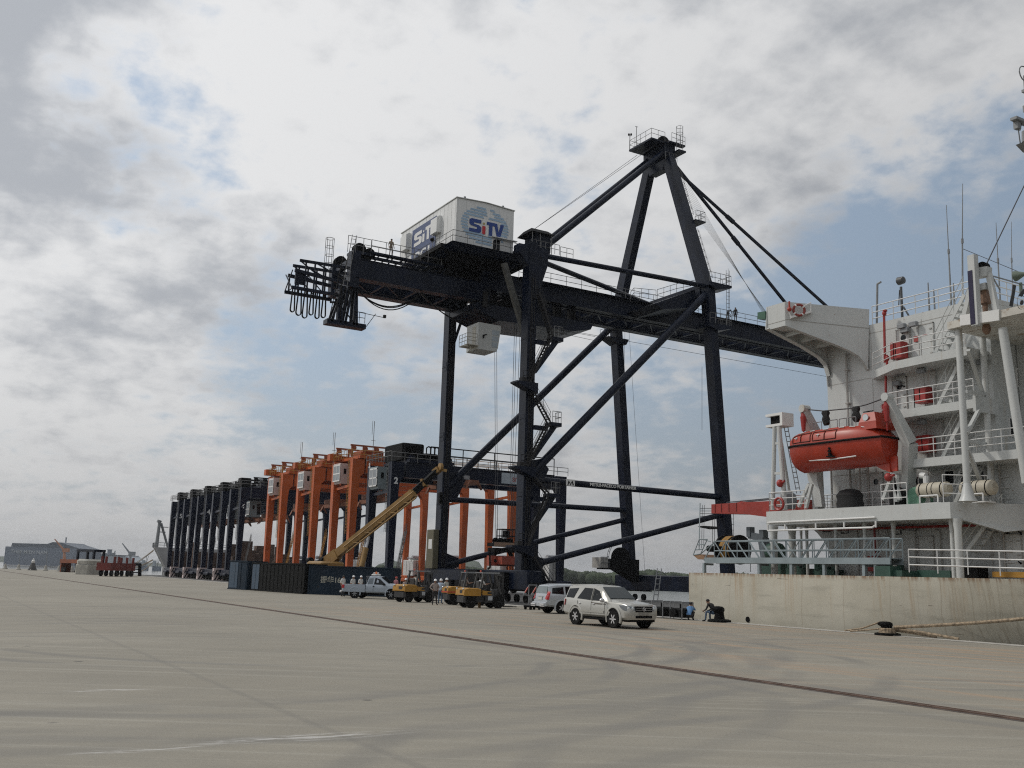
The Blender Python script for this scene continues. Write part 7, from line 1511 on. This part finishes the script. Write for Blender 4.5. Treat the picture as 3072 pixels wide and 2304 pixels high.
# ================================================================== PEOPLE
def person(label, loc, rz, pose, shirt, trousers, h=1.70, helmet=None, hair=True, jacket=None, sit=None):
    """pose: dict of joints in metres for a 1.72 m adult facing +y"""
    J = dict(pelvis=(0, 0, .95), belly=(0, .0, 1.10), chest=(0, -.01, 1.30), neck=(0, .0, 1.47), head=(0, .03, 1.60), crown=(0, .025, 1.70))
    for s, n in ((-1, 'l'), (1, 'r')):
        J.update({'sh'+n: (s*.18, -.01, 1.40), 'el'+n: (s*.25, -.03, 1.13), 'wr'+n: (s*.26, .07, .90), 'hip'+n: (s*.09, 0, .90), 'kn'+n: (s*.11, .03, .50), 'an'+n: (s*.12, -.02, .09), 'to'+n: (s*.14, .16, .035)})
    J.update(pose)
    E_ = [('pelvis', 'belly', .14, .13, 'S'), ('belly', 'chest', .13, .155, 'S'), ('chest', 'neck', .155, .06, 'S'), ('neck', 'head', .055, .088, 'K'), ('head', 'crown', .088, .07, 'K')]
    for n in 'lr':
        E_ += [('chest', 'sh'+n, .12, .075, 'S'), ('sh'+n, 'el'+n, .068, .048, 'S'), ('el'+n, 'wr'+n, .046, .030, 'K' if shirt[1] else 'S'), ('pelvis', 'hip'+n, .13, .10, 'T'), ('hip'+n, 'kn'+n, .095, .062, 'T'), ('kn'+n, 'an'+n, .060, .045, 'T'), ('an'+n, 'to'+n, .048, .036, 'F')]
    names = list(J); idx = {k: i for i, k in enumerate(names)}
    me = bpy.data.meshes.new('body'); me.from_pydata([J[k] for k in names], [(idx[a], idx[b]) for a, b, *_ in E_], []); me.update()
    ob = bpy.data.objects.new('tmp', me); COL.objects.link(ob); sk = ob.modifiers.new('s', 'SKIN'); sk.use_smooth_shade = True
    R = {}
    for a, b, r0, r1, _ in E_: R[a] = max(R.get(a, 0), r0) if a not in R else R[a]; R[b] = r1 if b not in R else R[b]
    R.update(pelvis=.135, belly=.125, chest=.145, neck=.058, head=.092, crown=.07)
    for i, k in enumerate(names): r = R[k]; me.skin_vertices[0].data[i].radius = (r, r*.82 if k in ('chest', 'belly', 'pelvis') else r); me.skin_vertices[0].data[i].use_root = (k == 'pelvis')
    ob.modifiers.new('u', 'SUBSURF').levels = 1
    dg = bpy.context.evaluated_depsgraph_get(); bm_ = bpy.data.meshes.new_from_object(ob.evaluated_get(dg)); bpy.data.objects.remove(ob)
    # hands: palm, four unequal fingers and a thumb; face: nose, ears, eyes, brow
    mb = MB()
    K, SH, TR, FT = 0, 1, 2, 3
    for n, s in (('l', -1), ('r', 1)):
        e, w_ = V(J['el'+n]), V(J['wr'+n]); d = (w_-e).normalized(); sd_ = d.cross(V((0, 0, 1))); sd_ = sd_.normalized() if sd_.length > .1 else V((0, 1, 0)); up = sd_.cross(d)
        mb.beam(w_-d*.02, w_+d*.09, .075, .032, up=up)
        for i, L in enumerate((.068, .078, .073, .056)):
            b0 = w_+d*.085+sd_*(-.028+.019*i); b1 = b0+d*L*.55-up*.012; b2 = b1+d*L*.42-up*.032; mb.tube(b0, b1, .010, .009, 6); mb.tube(b1, b2, .009, .007, 6)
        t0 = w_+d*.03-sd_*.036; mb.tube(t0, t0+d*.045-sd_*.03, .012, .010, 6); mb.tube(t0+d*.045-sd_*.03, t0+d*.075-sd_*.03-up*.01, .010, .008, 6)
    hd = V(J['head']); f = V(J.get('face', (0, 1, 0))).normalized(); u_ = (V(J['crown'])-hd).normalized(); f = (f-u_*f.dot(u_)).normalized(); r_ = f.cross(u_)
    mb.prism([hd+f*.085+r_*.014-u_*.03, hd+f*.085-r_*.014-u_*.03, hd+f*.082+u_*.015], f*.022); mb.tube(hd+f*.084-u_*.055+r_*.022, hd+f*.084-u_*.055-r_*.022, .007, n=5)
    for s in (-1, 1): mb.ell(hd+r_*.090*s-u_*.012, .014, .022, .03, 6, 4)
    mb.ell(hd-u_*.075+f*.03, .055, .055, .05, 8, 5)
    root = thing('person', label, 'person')
    bmm = bmesh.new(); bmm.from_mesh(bm_)
    seg = [(V(J[a]), V(J[b]), t) for a, b, _, _, t in E_]; MI = dict(K=K, S=SH, T=TR, F=FT)
    for fc in bmm.faces:
        c = fc.calc_center_median(); best = None
        for a, b, t in seg:
            ab = b-a; q = max(0, min(1, (c-a).dot(ab)/max(1e-6, ab.length_squared))); dd = (c-(a+ab*q)).length
            if best is None or dd < best[0]: best = (dd, t)
        fc.material_index = MI[best[1]]; fc.smooth = True
    for v_, in []: pass
    vs = [bmm.verts.new(p) for p in mb.v]
    for fidx in mb.f:
        try: fc = bmm.faces.new([vs[i] for i in fidx]); fc.material_index = K; fc.smooth = True
        except ValueError: pass
    bm_.materials.clear()
    for mt in (SKIN, shirt[0], trousers, BLACK): bm_.materials.append(mt)
    bm_.clear_geometry(); bmm.to_mesh(bm_); bmm.free()
    bo = bpy.data.objects.new('body', bm_); COL.objects.link(bo); bo.parent = root
    m = MB()
    for s in (-1, 1): m.ell(hd+f*.088+r_*.033*s+u_*.012, .009, .009, .007, 6, 4)
    m.build('eye', HAIR, root)
    if helmet:
        m = MB(); Rm = Matrix((r_, f, u_)).transposed(); rings = []
        for k, z in ((.132, .03), (.128, .035), (.112, .045), (.108, .09), (.088, .135), (.05, .158), (.005, .165)):
            rings.append([hd+Rm @ V((k*math.cos(i*math.pi/8)*.93, k*math.sin(i*math.pi/8)*(1.12 if (k > .12 and math.sin(i*math.pi/8) > 0) else 1.02), z)) for i in range(16)])
        m.loft(rings); m.build('helmet', helmet, root, 50)
    elif hair:
        m = MB(); m.ell(hd+u_*.035-f*.016, .100, .104, .088, 12, 8); m.build('hair', HAIR, root, 60)
    root.location = loc; root.rotation_euler = (0, 0, rz); k = h/1.72; root.scale = (k, k, k)
    return root
HIPS = dict(ell=(-.34, -.10, 1.16), wrl=(-.19, .10, 1.03), elr=(.34, -.10, 1.16), wrr=(.19, .10, 1.03), anl=(-.15, -.02, .09), tol=(-.2, .15, .035), anr=(.15, .03, .09), tor=(.2, .2, .035))
BACKH = dict(ell=(-.33, -.08, 1.18), wrl=(-.19, .12, 1.05), elr=(.30, .08, 1.20), wrr=(.10, .26, 1.18))
SIT = dict(pelvis=(0, 0, .52), belly=(0, .0, .68), chest=(0, .02, .88), neck=(0, .05, 1.05), head=(0, .09, 1.18), crown=(0, .10, 1.28), shl=(-.18, .03, .98), shr=(.18, .03, .98), ell=(-.24, .16, .76), elr=(.24, .16, .76), wrl=(-.17, .42, .84), wrr=(.17, .42, .84), hipl=(-.09, .02, .48), hipr=(.09, .02, .48), knl=(-.13, .44, .50), knr=(.13, .44, .50), anl=(-.13, .44, .09), anr=(.13, .44, .09), tol=(-.14, .62, .035), tor=(.14, .62, .035))
CROUCH = dict(pelvis=(0, -.16, .24), belly=(0, -.13, .40), chest=(0, -.02, .58), neck=(0, .08, .73), head=(0, .13, .85), crown=(0, .14, .95), shl=(-.17, .04, .66), shr=(.17, .04, .66), ell=(-.2, .28, .52), elr=(.2, .28, .52), wrl=(-.07, .28, .74), wrr=(.07, .26, .76), hipl=(-.1, -.12, .22), hipr=(.1, -.12, .22), knl=(-.15, .26, .46), knr=(.15, .26, .46), anl=(-.13, .06, .09), anr=(.13, .06, .09), tol=(-.14, .22, .035), tor=(.14, .22, .035))
LEAN = dict(pelvis=(0, 0, .55), belly=(0, .10, .68), chest=(0, .26, .83), neck=(0, .38, .95), head=(0, .46, 1.06), crown=(0, .50, 1.15), shl=(-.18, .30, .90), shr=(.18, .30, .90), ell=(-.22, .42, .64), elr=(.22, .42, .64), wrl=(-.10, .62, .58), wrr=(.10, .60, .55), hipl=(-.09, .04, .50), hipr=(.09, .04, .50), knl=(-.15, .46, .53), knr=(.15, .44, .53), anl=(-.14, .52, .09), anr=(.14, .42, .09), tol=(-.15, .72, .035), tor=(.15, .60, .035))
BEND = dict(belly=(0, .10, 1.08), chest=(0, .32, 1.18), neck=(0, .46, 1.24), head=(0, .56, 1.26), crown=(0, .65, 1.30), shl=(-.18, .34, 1.22), shr=(.18, .34, 1.22), ell=(-.22, .46, .98), elr=(.22, .46, .98), wrl=(-.14, .62, .86), wrr=(.14, .62, .86))
PKS, BLS, WHS, PLS = cloth('pink_grey', (.30, .25, .23)), cloth('light_blue', (.34, .42, .52)), cloth('white', (.58, .58, .57)), cloth('pale', (.42, .41, .37))
DKT, JEAN, BLK, ROSE, BLUSH = cloth('dark_trouser', (.022, .02, .022)), cloth('jeans', (.06, .10, .16)), cloth('black', (.014, .014, .015)), cloth('rose', (.30, .12, .14)), cloth('blue', (.10, .22, .42))
face_cam = lambda p: math.atan2(-p.y, -p.x)-math.pi/2
def put(px, py, X=None):
    p = hz(px, py); return p if X is None else p*(X/p.x)
p = hz(1303, 1815); person('man in pinkish shirt and dark trousers, hands on hips, white helmet', p, face_cam(p)+.3, HIPS, (PKS, False), DKT, 1.70, HELM)
p = hz(1320, 1812); person('man in pale blue shirt and jeans with white helmet, back to the camera', p, face_cam(p)+math.pi-.4, BACKH, (BLS, True), JEAN, 1.72, HELM)
p = hz(1337, 1807); person('man in pale shirt and white helmet behind the two standing men', p, face_cam(p)+.9, {}, (PLS, False), JEAN, 1.76, HELM)
p = hz(1186, 1792); person('man in rose shirt with red helmet behind the pickup bonnet', p, face_cam(p)+2.4, {}, (ROSE, False), DKT, 1.7, mat('helmet_red', (.42, .06, .05), .35))
p = hz(1174, 1789); person('man with yellow helmet beside the man in the rose shirt', p, face_cam(p)+2.0, {}, (ROSE, False), DKT, 1.66, mat('helmet_yellow', (.42, .28, .06), .35))
for x, hm, lab, hh in ((1027, None, 'bareheaded man in white behind the pickup tailgate', 1.72), (1057, HELM, 'man in white with white helmet behind the pickup bed', 1.7), (1080, HELM, 'man with white helmet behind the pickup cab', 1.7)):
    p = hz(x, 1790); person(lab, p, face_cam(p)+.8, {}, (WHS, True), DKT, hh, hm)
for (loc, an_), sh_, lab, hm in ((L1, WHS, 'driver in white T shirt on the nearest forklift', None), (L2, PLS, 'driver in pale shirt on the forklift behind the pickup', None), (L3, PKS, 'driver in pinkish shirt on the partly hidden forklift', None)):
    d = V((math.cos(an_), math.sin(an_), 0)); person(lab, loc-d*.22+V((0, 0, .70)), an_-math.pi/2, SIT, (sh_, True), DKT, 1.72, hm)
n2 = V((-math.sin(L2[1]), math.cos(L2[1]), 0)); d2 = V((math.cos(L2[1]), math.sin(L2[1]), 0))
person('man with white helmet standing beyond the forklift behind the pickup', V((L2[0].x, L2[0].y, 0))+n2*1.3+d2*.1, face_cam(L2[0]), {}, (PKS, False), DKT, 1.66, HELM)
CRX = 37.5
p = put(2070, 1858, CRX); person('man in blue shirt crouching on the quay edge', p, rad(-62), CROUCH, (BLUSH, True), DKT, 1.74)
pb = put(2152, 1861, 37.6)
person('man in black jacket and jeans sitting on the bollard, leaning forward', V((37.6, pb.y+.16, -.02)), rad(14), LEAN, (BLK, False), JEAN, 1.76)
bk = MB(); 
p = hz(1752, 1870); person('man standing hidden behind the silver SUV, only his shoes showing', p+V((2.6, 2.2, 0)), rad(150), {}, (PLS, False), DKT, 1.66)
q1_, q2_ = hy(2204, 962, 84.3), hy(2190, 958, 84.3)
person('worker in dark clothes standing on the crane boom walkway', V((q1_.x, 84.15, BZ1)), rad(-70), {}, (BLK, False), DKT, 1.7)
person('worker bending over on the crane boom walkway', V((q2_.x-.5, 84.15, BZ1)), rad(-80), BEND, (cloth('grey_overall', (.12, .14, .17)), False), DKT, 1.7)
q3_ = hy(1172, 770, GY0-.4); person('worker in pale clothes on the walkway left of the machinery house', V((q3_.x, GY0-.4, BZ1-LOW+.9)), rad(180), {}, (cloth('khaki', (.22, .18, .14)), False), cloth('khaki_trouser', (.16, .13, .11)), 1.7)

# ================================================================== SMALL THINGS ON THE QUAY
def bollard(p, lab, rz=0.0):
    o = thing('mooring_bollard', lab, 'bollard', tuple(p), rz, group='mooring bollards on the quay edge')
    m = MB(); m.lathe([(.62, 0), (.62, .10), (.50, .14)], n=18); m.build('base_plate', KBOX, o)
    m = MB(); m.loft([[V((k*math.cos(i*math.pi/8)*1.0+ox, k*math.sin(i*math.pi/8), z)) for i in range(16)] for z, k, ox in ((.12, .30, 0), (.35, .25, 0), (.50, .27, .05), (.60, .36, .12), (.72, .36, .14), (.80, .24, .12), (.82, .05, .1))]); m.build('head', BLACK, o, 50)
    return o
bollard((37.75, pb.y, .015), 'black bollard carrying the seated man', rad(90))
rb_ = hz(2662, 1884); rb_ = rb_*(37.9/rb_.x); rb_.z = .015
bo2 = bollard(rb_, 'black bollard wrapped with thick mooring rope', rad(90)); bo2.scale = (.9, .9, .72)
m = MB()
for k in range(4): m.torus(rb_+V((.0, 0, .10+.055*k)), .34-.01*k, .05, 'z', 16, 6)
t_end = V((HULL-.15, rb_.y-9.0, 1.55)); m.path(sag(rb_+V((.1, -.3, .36)), t_end, .10, 16), .075, 7)
m.path(sag(rb_+V((.15, -.3, .3)), V((38.4, rb_.y-3.2, .06)), -.02, 8), .06, 7); m.path(sag(rb_+V((.2, -.25, .2)), V((38.6, rb_.y-2.0, .05)), -.01, 6), .05, 6)
m.path([rb_+V((-.1, .3, .55)), rb_+V((-.1, 1.3, .22)), rb_+V((.0, 2.4, .05))], .04, 6); m.path([rb_+V((-.2, .3, .25)), rb_+V((-.2, 1.9, .05))], .04, 6)
tag(m.build('mooring_rope', ROPE, None, off=rb_), 'thick brown mooring rope from the bollard to the cream hull', 'rope')
# bow mooring lines
bowq = V((50, 238, 0))
for i, (bz_, qx, qy, lab) in enumerate(((5.6, 36.9, 226, 'uppermost bow mooring line to the quay'), (5.4, 36.7, 232, 'second bow mooring line from the top'), (3.3, 36.9, 228, 'middle bow mooring line from the grey hull'), (3.1, 36.8, 222, 'lower bow mooring line from the grey hull'), (2.6, 37.6, 214, 'lowest bow mooring line slanting to the quay edge'))):
    a = V((51.2, 256, bz_)); b = hz(378+i*6 if i < 4 else 416, 1708 if i < 4 else 1722); b.z = .4
    m = MB(); m.path(sag(a, b, .35, 12), .09, 5); tag(m.build('mooring_line', ROPE, None, off=b), lab, 'rope', 'bow mooring lines')
p = hz(1438, 1823); o = thing('marker_post', 'yellow post with a white cone cap beside the nearest forklift', 'marker post', tuple(p))
m = MB(); m.tube((0, 0, 0), (0, 0, 1.42), .09, n=10); m.build('pole', mat('post_ochre', (.33, .19, .06), .6), o); m = MB(); m.lathe([(.19, 1.42), (.19, 1.5), (.12, 1.62), (.10, 1.72), (.03, 1.78)], n=12); m.build('cap', WHITE2, o)
a, b = hz(1582, 1829), hz(1612, 1829); o = thing('hand_trolley', 'tubular steel hand trolley with red pads beside the minivan', 'trolley', tuple((a+b)/2), math.atan2((b-a).y, (b-a).x))
m = MB()
for x in (-.35, .35): m.tube((x, 0, .25), (x, 0, 1.55), .03); m.path([(x-.45, 0, .95), (x-.15, 0, 1.35), (x+.0, 0, 1.5)], .028, 6); m.tube((x-.45, 0, .95), (x, 0, .85), .028); m.tube((x-.4, 0, .85), (x-.4, 0, 1.0), .02)
m.tube((-.35, 0, 1.55), (.35, 0, 1.55), .03); m.tube((-.35, 0, .4), (.35, 0, .4), .03); m.build('frame', GREY, o)
for x in (-.35, .35): m = MB(); m.beam((x-.36, -.02, 1.06), (x-.1, -.02, 1.4), .05, .07); m.build('pad', mat('pad_red', (.4, .07, .05), .5), o)
m = MB(); m.box(-.5, .5, -.3, .3, .15, .27); m.build('deck', BLACK, o, 0)
for x in (-.38, .38):
    for y in (-.25, .25): m = MB(); m.lathe([(.1, -.04), (.1, .04)], (x, y, .1), 'y', 10); m.build('caster', RUB, o)
p = hz(1955, 1838); 
for i, (x, y, lab) in enumerate(((1988, 1843, 'black pump unit on the quay edge behind the SUV'), (2045, 1848, 'black generator with tube frame beside the crouching man'))):
    p = put(x, y, 37.4); o = thing('machine', lab, 'machine', tuple(p)); m = MB(); m.bev(-.45, .45, -.55, .55, .12, .62, .08); m.build('casing', KBOX, o)
    m = MB(); 
    for yy in (-.5, .5): m.path([(-.4, yy, 0), (-.4, yy, .95), (.4, yy, .95), (.4, yy, 0)], .03, 6)
    m.build('tube_frame', GREY, o); m = MB(); m.lathe([(.2, -.1), (.2, .1)], (-.48, 0, .4), 'x', 12); m.tube((.1, .2, .6), (.1, .2, .85), .06); m.build('engine', BLACK, o)
# manhole lid and stones
p = hz(2007, 1936); m = MB(); m.lathe([(.30, .0), (.30, .012), (.02, .012)], n=18); l_ = m.build('manhole_cover', KBOX, None, off=p); tag(l_, 'small dark drain cover on the quay beyond the rail', 'drain cover')
# ------------------------------------------------------------------ the river haze
hm = bpy.data.materials.new('haze'); hm.use_nodes = True; hn = hm.node_tree; hn.nodes.clear()
ho = hn.nodes.new('ShaderNodeOutputMaterial'); hv = hn.nodes.new('ShaderNodeVolumePrincipled')
hv.inputs['Color'].default_value = (.90, .94, 1, 1); hv.inputs['Density'].default_value = .00010; hv.inputs['Anisotropy'].default_value = .2
hn.links.new(hv.outputs[0], ho.inputs['Volume'])
m = MB(); m.box(-4700, 5700, -600, 6700, -6.5, 62); hb = m.build('haze', hm, None, 0); hb['kind'] = 'stuff'; hb['label'] = 'pale haze over the river and quay'; hb['category'] = 'haze'
